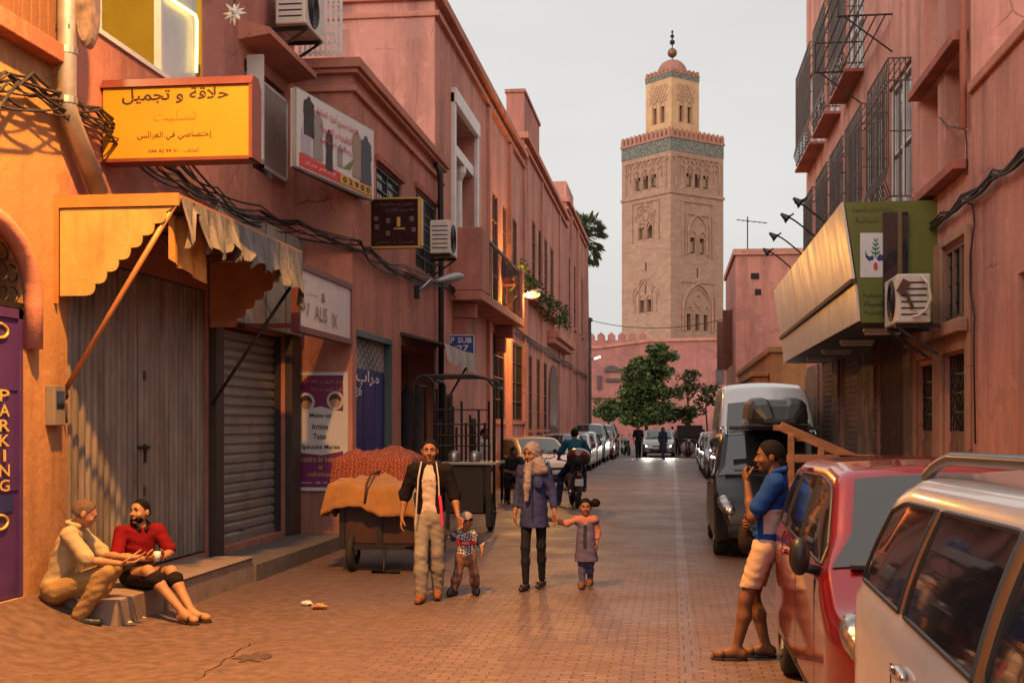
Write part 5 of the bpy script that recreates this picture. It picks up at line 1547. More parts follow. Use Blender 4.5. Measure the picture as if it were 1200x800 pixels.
m.prism([E9(1014, 293, .01), E9(1016, 299, .01), E9(1019, 301, .01), E9(1023, 299, .01), E9(1024, 304, .01), E9(1018, 306, .01), E9(1014, 301, .01)], (0, .003, 0))
m.prism([E9(1027, 303, .01), E9(1030, 298, .01), E9(1036, 299, .01), E9(1037, 305, .01), E9(1029, 306, .01)], (0, .003, 0)); m.build('emblem_hands', EB, s9)
m = MB(); m.prism([E9(1026 + 2.6 * cos(a), 313 + (4 if sin(a) > 0 else 6) * sin(a) * (1 if sin(a) > 0 else 1), .01) for a in [2 * pi * k / 12 for k in range(12)]], (0, .003, 0)); m.build('emblem_drop', ER, s9)
sg_ = F / (Yg0 * cos(TH) - 2.3 * sin(TH))
for body, cx, cy, w, h in (('جمعية', 1022, 346, 22, 6), ('الحياة', 1024, 356, 24, 7), ('للتنمية', 1024, 366, 22, 6), ('مركز الأعشاب الطبيعية', 1022, 245, 46, 9), ('النباتية', 1016, 258, 28, 8)):
    lettering('lettering', arabic(body), E9(cx, cy), R_, U_, h / sg_, material('olive_ink', (.03, .035, .008), .5) if cy > 300 else material('faded_ink', (.10, .085, .012), .5), s9, width=w / sg_, bold=.01)
m = MB(); q0, q1 = E9(1034, 372), E9(1063, 249)
m.box(q0.x, q1.x, Yg0 - .05, Yg0 - .015, q0.z, q1.z); m.build('glass_case', PANE, s9)
m = MB(); q = E9(1053, 300); m.box(q.x - .02, q.x + .03, Yg0 - .07, Yg0 - .05, q0.z + .3, q1.z); m.build('case_post', material('bronze_post', (.16, .11, .05), .4, metal=.5), s9)
# strip lights under it and gooseneck lamps over it, all unlit
for k in range(4):
    y = 16.7 + k * 2.3
    t = thing('strip_light', f"unlit white strip light under the long sign, {['nearest', 'second', 'third', 'farthest'][k]} of four", 'light', (2.75, y, zb_ - .1), group='strip lights under the sign')
    m = MB(); m.box(2.42, 2.9, y - .05, y + .05, zb_ - .07, zb_ - .02); m.build('housing', WHITEP, t, bevel=.01)
    m = MB(); m.tube([(2.44, y, zb_ - .09), (2.88, y, zb_ - .09)], .018, 8); m.build('lamp_tube', material('lamp_tube', (.7, .7, .7), .3), t)
for k, (px, py) in enumerate(((936, 237), (921, 255), (907, 277), (899, 295))):
    zl = 5.0; X = (onY(px, py, 10).x / (onY(px, py, 10).z - CH)) * (zl - CH); v = onX(px, py, X); 
    t = thing('gooseneck_lamp', f"unlit gooseneck sign lamp, {['nearest', 'second', 'third', 'farthest'][k]} of the four above the long sign", 'lamp', (2.3, v.y, zt_), group='gooseneck lamps over the sign')
    m = MB(); pts = [(xt + .35, v.y, zt_ - .02)]
    for j in range(9): a = pi * .5 * j / 8; pts.append((xt + .25 - .55 * sin(a) * 1.0, v.y, zt_ + .05 + .42 * sin(a * 1.2) + .02))
    pts.append((v.x + .12, v.y, v.z + .06)); m.tube(pts, .014, 6); m.build('arm', IRON, t, smooth=True)
    m = MB(); Mr = Matrix.Translation(v) @ Matrix.Rotation(-.9, 4, 'Y'); m.lathe([(.02, .10), (.035, .05), (.05, .0), (.08, -.05), (.02, -.01)], 12); m.xform(Mr); m.build('shade', BLACKP, t, smooth=True)

# ================================================================== LAUNDRY RACK
t = thing('clothes_rack', 'iron clothes drying rack fixed high on salmon wall', 'drying rack', (XR, yx(1020, XR), 8.2))
m = MB(); ya, yb = yx(1046, XR), yx(1010, XR); zz = zx(1040, 20, XR) - .1
for k in range(6): x = XR - .1 - k * .13; m.tube([(x, ya, zz), (x, yb, zz)], .013, 5)
for y in (ya, yb): m.tube([(XR, y, zz), (XR - .8, y, zz)], .016, 5); m.tube([(XR, y, zz - .55), (XR - .7, y, zz)], .014, 5); m.tube([(XR, y, zz + .5), (XR - .75, y, zz + .5)], .014, 5); m.tube([(XR - .77, y, zz), (XR - .77, y, zz + .5)], .014, 5)
for x in (XR - .77, XR - .4): m.tube([(x, ya, zz + .5), (x, yb, zz + .5)], .012, 5); m.tube([(x, ya, zz + .25), (x, yb, zz + .25)], .012, 5)
m.build('rods', IRON, t)

# ================================================================== AWNINGS
YCAN = material('awning_yellow', (.42, .30, .10), .8, var=.2, scale=3, dirt=(.20, .11, .04), dirt_amt=.7, dscale=4, streak=.3, bump=.4, bscale=9)
GCAN = material('tattered_canvas', (.15, .14, .135), .85, var=.5, scale=5, stretch=(1, 5, .5), bump=.3, bscale=12)
BCAN = material('brown_underside', (.16, .08, .045), .8, var=.35, scale=4, stretch=(6, 1, 1))
aw = thing('shop_awning', 'awning with yellow scalloped side, torn grey valance and two diagonal poles', 'awning', (XL1, 13, 3.8))
Yn = yx(66, XL1); xf = onY(207, 232, Yn).x; zt = onY(130, 231, Yn).z; Yf = onX(351, 300, xf).y
m = MB(); m.box(XL1, xf, Yn, Yf, zt - .03, zt); 
for k in range(7): y = Yn + .1 + (Yf - Yn - .2) * k / 6; m.box(XL1 + .02, xf - .02, y - .02, y + .02, zt - .07, zt - .031)
m.build('canopy', BCAN, aw)
m = MB(); m.box(XL1, xf + .03, Yn - .03, Yn, zt - .09, zt + .02); m.box(xf, xf + .03, Yn, Yf, zt - .05, zt + .015); m.box(XL1, xf, Yf, Yf + .03, zt - .09, zt + .02)
m.box(XL1 + .0, XL1 + .04, Yn - .05, Yn - .031, zt - .95, zt - .09)
m.build('frame', material('orange_metal', (.40, .17, .05), .5, var=.2), aw)
def side_panel(Y, flip):
    """scalloped cloth whose lower edge climbs from the wall to the outer corner"""
    top = [(XL1 + .04, zt - .10), (xf - .01, zt - .10)]
    w = xf - .05 - (XL1 + .04)
    pts = [(XL1 + .04, zt - .88), (XL1 + .26, zt - .88)]
    n = 7
    for k in range(n):
        x0, z0 = XL1 + .26 + (w - .26) * k / n, zt - .88 + .74 * k / n
        x1, z1 = XL1 + .26 + (w - .26) * (k + 1) / n, zt - .88 + .74 * (k + 1) / n
        for j in range(1, 7):
            a = j / 6; bul = .045 * sin(pi * a); pts.append((x0 + (x1 - x0) * a + bul * .75, z0 + (z1 - z0) * a - bul * .75))
    poly = [(p[0], Y, p[1]) for p in pts] + [(xf - .01, Y, zt - .10), (XL1 + .04, Y, zt - .10)]
    q = MB(); q.prism(poly, (0, .015, 0)); return q
side_panel(Yn - .012, 1).build('side_valance', YCAN, aw)
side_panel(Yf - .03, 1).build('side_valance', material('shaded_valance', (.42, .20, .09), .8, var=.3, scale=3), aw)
rg = random.Random(9); q = MB(); n = 90
prev = None
for k in range(n + 1):
    y = Yn + .02 + (Yf - Yn) * k / n
    u = k / n
    ln = .26 + .20 * u + .035 * sin(u * 37) + .03 * sin(u * 91) + rg.uniform(-.045, .045) + (.22 if u > .93 else 0)
    if u < .30: ln = .40 + .05 * sin(u * 60)
    if .07 < u < .1: ln = .1
    cols = []
    for j in range(6):
        t = j / 5; x = xf + .035 + .05 * sin(u * 55 + t * 2) * t + .03 * sin(u * 130) * t + .05 * t; cols.append((x, y + .03 * sin(u * 40 + t * 3) * t, zt - .01 - ln * t))
    if prev:
        for j in range(5): q.quad(prev[j], cols[j], cols[j + 1], prev[j + 1])
    prev = cols
q.build('front_valance', GCAN, aw, smooth=True)
q = MB(); pv = None
for k in range(13):
    u = k / 12; y = Yn + .06 + .85 * u; zlo = zt - .55 - .035 * abs(sin(u * pi * 2.5)) - .1 * u
    a = (xf - .10 + .02 * sin(u * 14), y, zt - .15); b = (xf - .10 + .04 * sin(u * 14), y, zlo)
    if pv: q.quad(pv[0], a, b, pv[1])
    pv = (a, b)
q.build('inner_flap', material('orange_flap', (.50, .22, .05), .8, var=.4, scale=6), aw, smooth=True)
m = MB(); w0 = onX(73, 463, XL1 + .02); tip = Vector((xf + .02, Yn + .02, zt)); m.tube([w0, tip], .026, 8); m.build('pole', material('orange_pole', (.42, .19, .07), .5, var=.25, metal=.2), aw, smooth=True)
m = MB(); w1_ = onX(248, 474, XL1 + .12); tip2 = Vector((xf, Yf, zt - .25)); m.tube([w1_, tip2], .02, 8); m.build('pole', BLACKP, aw, smooth=True)
m = MB(); m.ball(w0, .06, 8, 6); m.tube([w0, w0 + Vector((.02, .05, -.25))], .012, 5); m.build('wall_hook', IRON, aw)
# little shop awning past the blue door
aw2 = thing('shop_awning', 'small ragged awning of grey cloth over a dark shop opening', 'awning', (XL2, 23, 3.3))
ya, yb = yx(469, XL2), yx(512, XL2)
xf2 = onX(541, 418, -4.0).x + .05
m = MB(); m.prism([(XL2, ya, 3.42), (xf2, ya + .1, 3.22), (xf2, ya + .1, 3.19), (XL2, ya, 3.36)], (0, yb - ya, 0)); m.build('canopy', material('dark_canopy', (.06, .045, .04), .8, var=.3), aw2)
q = MB(); pv = None; n = 30
for k in range(n + 1):
    u = k / n; y = ya + .1 + (yb - ya + .1) * u; ln = .25 + .2 * u + .05 * sin(u * 31)
    a = (xf2 + .01, y, 3.23 - .03 * sin(u * 3)); b = (xf2 + .06 + .03 * sin(u * 25), y, 3.2 - ln)
    if pv: q.quad(pv[0], a, b, pv[1])
    pv = (a, b)
q.build('valance', material('pale_rag', (.40, .36, .33), .85, var=.3, scale=5), aw2, smooth=True)
m = MB(); m.tube([(XL2, yb - .1, 1.9), (xf2, yb, 3.2)], .022, 6); m.build('strut', IRON, aw2)
# clothes hanging in the dark opening
for k, (px, mt_, lab) in enumerate(((489, material('dark_cloth', (.03, .028, .035), .9, var=.4, scale=8), 'long dark garment hanging in the shop opening, nearer one'), (499, material('slate_cloth', (.05, .05, .07), .9, var=.4, scale=8), 'slate grey garment hanging in the shop opening, farther one'))):
    t = thing('hanging_garment', lab, 'garment', (XL2 - .2, yx(px, XL2), 1.2))
    y = yx(px, XL2); m = MB()
    m.add([], [])
    prof = [(.03, 2.55), (.06, 2.45), (.22, 2.36), (.24, 2.1), (.2, 1.7), (.26, 1.2), (.28, .95), (.02, .95)]
    m.lathe(prof, 14); m.xform(Matrix.Translation((XL2 - .2, y, 0)) @ Matrix.Diagonal((.55, 1, 1, 1))); m.build('cloth', mt_, t, smooth=True)
    m = MB(); m.tube([(XL2 - .2, y - .2, 2.42), (XL2 - .2, y, 2.55), (XL2 - .2, y + .2, 2.42)], .012, 5); m.tube([(XL2 - .2, y, 2.55), (XL2 - .2, y, 2.75)], .008, 5); m.build('hanger', IRON, t)

# ================================================================== CABLES
def catenary(a, b, sag, n=10): return [a.lerp(b, k / n) + Vector((0, 0, -sag * 4 * (k / n) * (1 - k / n))) for k in range(n + 1)]
def run(mb, pts, strands, spread, r, seed, sag=.06):
    rg = random.Random(seed)
    for s_ in range(strands):
        off = [Vector((rg.uniform(.02, spread), 0, rg.uniform(-spread, spread) * 1.4)) for _ in pts]
        for i in range(len(pts) - 1):
            mb.tube(catenary(pts[i] + off[i], pts[i + 1] + off[i + 1], min(sag, .035 * (pts[i + 1] - pts[i]).length) * rg.uniform(.2, 1.6), 6), r * rg.uniform(.7, 1.3), 5, cap=False)
X1c = XL1 + .07
near = [onX(a, b, X1c) for a, b in ((-40, 88), (0, 92), (30, 100), (75, 118), (110, 140), (150, 165), (205, 192), (250, 232), (300, 252), (345, 268))]
near.append(Vector((XL2 + .05, YA2, onX(413, 292, XL2).z)))
near += [onX(a, b, XL2 + .05) for a, b in ((430, 298), (470, 318), (517, 330))]
near += [onX(a, b, XL3 + .05) for a, b in ((522, 336), (560, 362), (600, 386), (640, 412), (665, 428), (687, 440))]
t = thing('cable_bundle', 'thick bundle of black cables sagging along the left facades', 'cables', near[5])
m = MB(); run(m, near, 8, .09, .012, 31, .06); m.build('cables', CABLE, t)
m = MB(); run(m, [p + Vector((.03, 0, -.14)) for p in near[:9]], 4, .09, .010, 32, .10); m.build('cables', CABLE, t)
rg = random.Random(4); m = MB()
for k in range(5):
    p = near[1] + Vector((rg.uniform(.0, .1), rg.uniform(-.2, .2), 0)); m.tube([p, p + Vector((.06, -.1 - .1 * k, -.3)), p + Vector((.05, -.35 - .1 * k, -.75 - .1 * k)), p + Vector((.02, -.5 - .1 * k, -.9 - .1 * k))], .014, 5)
m.build('loose_loops', CABLE, t, smooth=True)
t = thing('cable_bundle', 'black cable bundle stepping down the right facade to the green sign', 'cables', onX(1130, 235, XR - .05))
pts = [onX(a, b, XR - .06) for a, b in ((1260, 120), (1200, 180), (1165, 205), (1130, 235), (1105, 255), (1083, 266))]
m = MB(); run(m, [p + Vector((-.05, 0, 0)) for p in pts], 6, .045, .014, 33, .05); m.build('cables', CABLE, t)
m = MB(); run(m, [onX(1081, 266, XR - .12), onX(1078, 290, XR - .12), onX(1080, 320, XR - .12), onX(1077, 345, XR - .12), onX(1082, 385, XR - .10)], 6, .05, .018, 34, .0); m.build('cables', CABLE, t)
t = thing('wall_wire', 'thin loose wire running down the right facade beside the barred window', 'wire', onX(1140, 300, XR - .03))
m = MB(); m.tube([onX(a, b, XR - .03) for a, b in ((1131, 236), (1140, 240), (1142, 262), (1137, 300), (1137, 340), (1142, 372), (1141, 400), (1143, 520))], .010, 5); m.build('wire', CABLE, t, smooth=True)
t = thing('wall_wire', 'thin drooping wire across the deep window reveals', 'wire', onX(1110, 145, XR - .03))
m = MB(); m.tube([onX(a, b, XR - .02) for a, b in ((1101, 138), (1110, 148), (1122, 150), (1131, 152), (1133, 170), (1133, 205))], .008, 5); m.build('wire', CABLE, t, smooth=True)

# ================================================================== STREET LAMPS AND POLES
SODIUM = (1.0, .42, .075)
def spot(name, loc, target, power, angle, blend, col=SODIUM, size=.12):
    d = bpy.data.lights.new(name, 'SPOT'); d.energy = power; d.color = col; d.spot_size = radians(angle); d.spot_blend = blend; d.shadow_soft_size = size
    o = bpy.data.objects.new(name, d); COL.objects.link(o); o.location = loc
    o.rotation_euler = (Vector(target) - Vector(loc)).to_track_quat('-Z', 'Y').to_euler(); return o
def cobra(label, wall, head, lit, em=0):
    t = thing('street_lamp', label, 'street lamp', wall)
    wall, head = Vector(wall), Vector(head); d = (head - wall).normalized()
    m = MB(); m.tube([wall, wall.lerp(head, .4) + Vector((0, 0, .12)), head - d * .3], .03, 8); m.build('arm', STEEL, t, smooth=True)
    m = MB(); m.lathe([(0, -.34), (.05, -.33), (.08, -.22), (.13, -.05), (.14, .1), (.1, .26), (.02, .33), (0, .34)], 14)
    Q = d.to_track_quat('Z', 'Y').to_matrix().to_4x4(); m.xform(Matrix.Translation(head) @ Matrix.Diagonal((1, 1, .6, 1)) @ Q); m.build('head', material('lamp_head', (.34, .35, .37), .4, metal=.3), t, smooth=True)
    m = MB(); m.ball((0, 0, 0), (.14, .24, .10) if lit else (.07, .14, .03), 14, 8); ang_ = math.atan2(d.y, d.x) - pi / 2
    m.xform(Matrix.Translation(head + Vector((0, 0, -.06))) @ Matrix.Rotation(ang_, 4, 'Z')); m.build('lens', glow('sodium_lens' + str(em), (1, .45, .12), em) if lit else material('clear_lens', (.5, .5, .5), .2), t, smooth=True)
    m = MB(); m.box(wall.x - .06, wall.x + .04, wall.y - .06, wall.y + .06, wall.z - .12, wall.z + .12); m.build('wall_bracket', IRON, t)
    return t
h0 = onX(527, 326, -4.05); cobra('unlit grey street lamp on the dark wall pipe by the balcony', (XL2 + .15, h0.y - .5, h0.z - .3), h0, False)
h1 = onX(624, 343, -4.0); cobra('glowing orange street lamp on the wall under the flower boxes', (XL3, h1.y + .3, h1.z - .35), h1, True, 3.2)
spot('street_lamp_light', h1 + Vector((.05, 0, -.16)), h1 + Vector((.4, -1.0, -5)), 420, 165, .3)
lp = bpy.data.lights.new('street_lamp_glow', 'POINT'); lp.energy = 650; lp.color = SODIUM; lp.shadow_soft_size = .1
lo = bpy.data.objects.new('street_lamp_glow', lp); COL.objects.link(lo); lo.location = h1 + Vector((-.18, -.1, -.15))
# the lamp of the same row that lights the corner: on the left wall, above the picture
hn = Vector((-3.1, 7.9, 8.3)); cobra('glowing orange street lamp high on the ochre wall, above the awning', (XL1, 7.9, 8.0), hn, True, 60)
spot('street_lamp_light', hn + Vector((0, 0, -.18)), (-4.4, 10.1, 0), 8000, 118, .75)
# far pole with two white lamps
pp = onY(691, 495, 80); pole = thing('lamp_post', 'far dark lamp post with two small white lamps at the street end', 'lamp post', (pp.x, 80, 0))
ptop = onY(691, 372, 80); m = MB(); m.tube([(pp.x, 80, 0), (pp.x, 80, ptop.z)], [.13, .10], 8); m.box(pp.x - .18, pp.x + .18, 79.9, 80.1, ptop.z - .25, ptop.z - .05); m.build('pole', material('dark_timber', (.08, .05, .04), .8), pole)
for px, py in ((700, 419), (683, 405)):
    c = onY(px, py, 79.9); m = MB(); m.obox(c, (.42, .18, .10), Matrix.Rotation(-.35, 3, 'Y')); hd_ = m.build('lamp_head', glow('white_lamp', (1, .95, .85), 5), pole, bevel=.02)
    m = MB(); m.tube([(pp.x, 80, c.z - .1), (c.x, 79.9, c.z - .02)], .03, 5); m.build('arm', IRON, pole)
wire = thing('overhead_wire', 'single black wire slung across the street below the minaret', 'wire', (pp.x, 80, ptop.z - .3))
a = Vector((pp.x, 80, ptop.z - .15)); b = Vector((3.2, Y9 + 5, onY(838, 372, Y9 + 5).z)); m = MB(); m.tube(catenary(a, b, .55, 24), .022, 5); a0 = onX(672, 362, XL3); m.tube(catenary(a0, a, .12, 8), .02, 5); m.build('wire', CABLE, wire, smooth=True)
# ================================================================== CARS
def paint(name, col, metal=.0, rough=.28, dirt=.35):
    return material(name, col, rough, var=.06, scale=2, metal=metal, coat=.9, dirt=tuple(c * .55 + .05 for c in col), dirt_amt=dirt, dscale=2.2, rvar=.05)
CHROME = material('chrome', (.65, .65, .66), .12, metal=1.0, var=.05)
LENS = material('lamp_lens', (.34, .34, .36), .10, var=.75, scale=13, spec=.9, coat=1.0, metal=.8, bump=.6, bscale=22)
TAIL = material('tail_lens', (.35, .02, .02), .1, coat=1.0)
PLATE = material('plate_white', (.6, .6, .58), .4)
SEATC = material('seat_cloth', (.03, .032, .05), .9)
def interp_profile(pts, smooth=.10):
    ts = np.arange(0, pts[-1][0] + 1e-6, .02); zs = np.interp(ts, [p[0] for p in pts], [p[1] for p in pts])
    n = max(1, int(smooth / .02)); k = np.hanning(2 * n + 3)[1:-1]; k /= k.sum()
    zp = np.concatenate([np.full(n, zs[0]), zs, np.full(n, zs[-1])]); zs = np.convolve(zp, k, 'valid')
    return lambda t: float(np.interp(t, ts, zs))
class Car:
    """front at t = 0 (towards -y), rear at t = L; x across; origin on the ground under the middle"""
    def __init__(s, L, W, top, belt, clear=.2, tumble=.24, front_r=.55, rear_r=.4, fcut=.20, rcut=.12, crown=.03):
        s.L, s.W, s.clear, s.tumble = L, W, clear, tumble
        s.top, s.belt_ = interp_profile(top), interp_profile(belt, .3)
        s.fr, s.rr, s.fc, s.rc, s.crown = front_r, rear_r, fcut, rcut, crown
    def hw(s, t):
        f = min(1, max(0, (s.fr - t) / s.fr)); r = min(1, max(0, (t - (s.L - s.rr)) / s.rr))
        return s.W / 2 * (1 - s.fc * f ** 2.3 - s.rc * r ** 2.3)
    def T(s, t): return s.top(min(max(t, 0), s.L))
    def B(s, t): return min(s.belt_(t), s.T(t) - .045)
    def roof_w(s, t):
        return s.hw(t) * .965 - s.tumble * max(0, s.T(t) - s.B(t))
    def section(s, t):
        w, T, B = s.hw(t), s.T(t), s.B(t); g = T - B; r = min(.11, .55 * g); wr = s.roof_w(t)
        lo = s.clear + (.10 * max(0, 1 - t / .35) + .12 * max(0, 1 - (s.L - t) / .3))
        lo = min(lo, B - .12)
        P = [(0, lo), (w * .8, lo), (w * .94, lo + .015), (w * .985, lo + .07), (w, lo + .16)]
        for q in (.35, .6, .8): P.append((w * (1.0 - .003 * q), lo + .16 + (B - lo - .16) * q))
        P += [(w * .99, B - .035), (w * .968, B)]
        zt = T - r
        for q in (.25, .5, .75, 1): P.append((w * .965 + (wr - w * .965) * q + .012 * sin(pi * q) * min(1, g * 2), B + (zt - B) * q))
        for a in (.3, .6, .85, 1): P.append((wr - r * 1.1 * (1 - cos(a * pi / 2)), zt + r * .93 * sin(a * pi / 2)))
        xe, ze = P[-1]
        for q in (.7, .35, 0): P.append((xe * q, ze + s.crown * (1 - q * q)))
        return P
    def side_x(s, t, z):
        w, T, B = s.hw(t), s.T(t), s.B(t); g = T - B; r = min(.11, .55 * g); wr = s.roof_w(t); zt = T - r
        if z <= B: return w * .995 if z < B - .035 else w * .975
        q = min(1, max(0, (z - B) / max(1e-4, zt - B)))
        return w * .965 + (wr - w * .965) * q + .012 * sin(pi * q) * min(1, g * 2)
    def top_z(s, t, x):
        P = s.section(t)[-4:]; xe, ze = P[0]
        q = min(1, abs(x) / max(xe, 1e-4)); return ze + s.crown * (1 - q * q)
    def top_x(s, t): return s.section(t)[-4][0]
    def body_mb(s):
        m = MB(); n = int(s.L / .055); ts = [s.L * k / n for k in range(n + 1)]
        ts[0] = .0
        cols = len(s.section(0)); ring_n = 2 * cols - 2
        for t in ts:
            P = s.section(t)
            full = [(x, z) for x, z in P] + [(-x, z) for x, z in P[-2:0:-1]]
            for x, z in full: m.v.append((x, t - s.L / 2, z))
        N = len(P) * 2 - 2
        for i in range(len(ts) - 1):
            for k in range(N):
                k2 = (k + 1) % N; m.f.append([i * N + k, i * N + k2, (i + 1) * N + k2, (i + 1) * N + k]); m.mi.append(0)
        m.f.append(list(range(N - 1, -1, -1))); m.mi.append(0)
        e = (len(ts) - 1) * N; m.f.append(list(range(e, e + N))); m.mi.append(0)
        return m
    def side_glass(s, ta, tb, sgn, za=None, slope_a=0, slope_b=0, margin=.035, top_m=.095, off=.006, n=16, zmin=None):
        """pane between the lines t = ta + slope_a*(z-B) and tb + slope_b*(z-B)"""
        m = MB(); rows = 8; idx = {}
        for i in range(n + 1):
            for j in range(rows + 1):
                q = i / n
                tt = ta + (tb - ta) * q
                z0 = s.B(tt) + margin
                # height available at that slanted column, by a few fixed-point steps
                z1 = s.T(tt) - top_m
                for _ in range(6):
                    te = ta + slope_a * (z1 - z0) + (tb + slope_b * (z1 - z0) - ta - slope_a * (z1 - z0)) * q
                    z1 = .5 * z1 + .5 * (s.T(te) - top_m)
                z1 = max(z1, z0 + .005)
                z = z0 + (z1 - z0) * j / rows
                t = ta + slope_a * (z - z0) + ((tb + slope_b * (z - z0)) - (ta + slope_a * (z - z0))) * q
                idx[i, j] = len(m.v); m.v.append((sgn * (s.side_x(t, z) + off), t - s.L / 2, z))
        for i in range(n):
            for j in range(rows):
                f = [idx[i, j], idx[i + 1, j], idx[i + 1, j + 1], idx[i, j + 1]]
                m.f.append(f if sgn > 0 else f[::-1]); m.mi.append(0)
        return m
    def top_glass(s, ta, tb, inset=.06, off=.008, n=14, k=14):
        m = MB()
        for i in range(n + 1):
            t = ta + (tb - ta) * i / n; xe = s.top_x(t) + .05 - inset
            for j in range(k + 1):
                x = xe * (2 * j / k - 1); z = s.top_z(t, x)
                dz = (s.T(t + .03) - s.T(t - .03)) / .06; nv = Vector((0, -dz, 1)).normalized()
                m.v.append((x, t - s.L / 2 + nv.y * off, z + nv.z * off))
        for i in range(n):
            for j in range(k):
                a = i * (k + 1) + j; m.f.append([a, a + 1, a + k + 2, a + k + 1]); m.mi.append(0)
        return m
    def strip(s, t0, z0, t1, z1, sgn, r=.006, n=12, off=.0):
        pts = []
        for i in range(n + 1):
            t = t0 + (t1 - t0) * i / n; z = z0 + (z1 - z0) * i / n; pts.append((sgn * (s.side_x(t, z) + off), t - s.L / 2, z))
        return pts
def wheel_parts(root, x, y, r, w, rimmat, name='wheel'):
    m = MB(); prof = [(r * .62, -w / 2), (r * .9, -w / 2), (r * .985, -w * .38), (r, -w * .25), (r, w * .25), (r * .985, w * .38), (r * .9, w / 2), (r * .62, w / 2)]
    m.lathe(prof, 28, (0, 0, 0), 'x'); m.f = m.f[:-2]; m.mi = m.mi[:-2]
    for k in range(28): pass
    m.xform(Matrix.Translation((x, y, r))); t = m.build(name, RUBBER, root, smooth=True)
    sg = 1 if x > 0 else -1
    m = MB(); m.lathe([(r * .63, -w * .3), (r * .66, w * .46), (r * .60, w * .44), (r * .56, w * .2), (r * .2, w * .26), (0, w * .30)], 28, (0, 0, 0), 'x')
    for k in range(5):
        a = 2 * pi * k / 5; d = Vector((0, cos(a), sin(a))); m.beam(Vector((w * .30, 0, 0)) + d * r * .1, Vector((w * .38, 0, 0)) + d * r * .6, .02 + .16 * r, .03)
    if sg < 0: m.xform(Matrix.Diagonal((-1, 1, 1, 1))); m.f = [f[::-1] for f in m.f]
    m.xform(Matrix.Translation((x, y, r))); rim = m.build('rim', rimmat, t); rim.matrix_parent_inverse = Matrix.Identity(4)
    return t
ALLOY = material('alloy_rim', (.38, .38, .39), .35, metal=.8, var=.15)
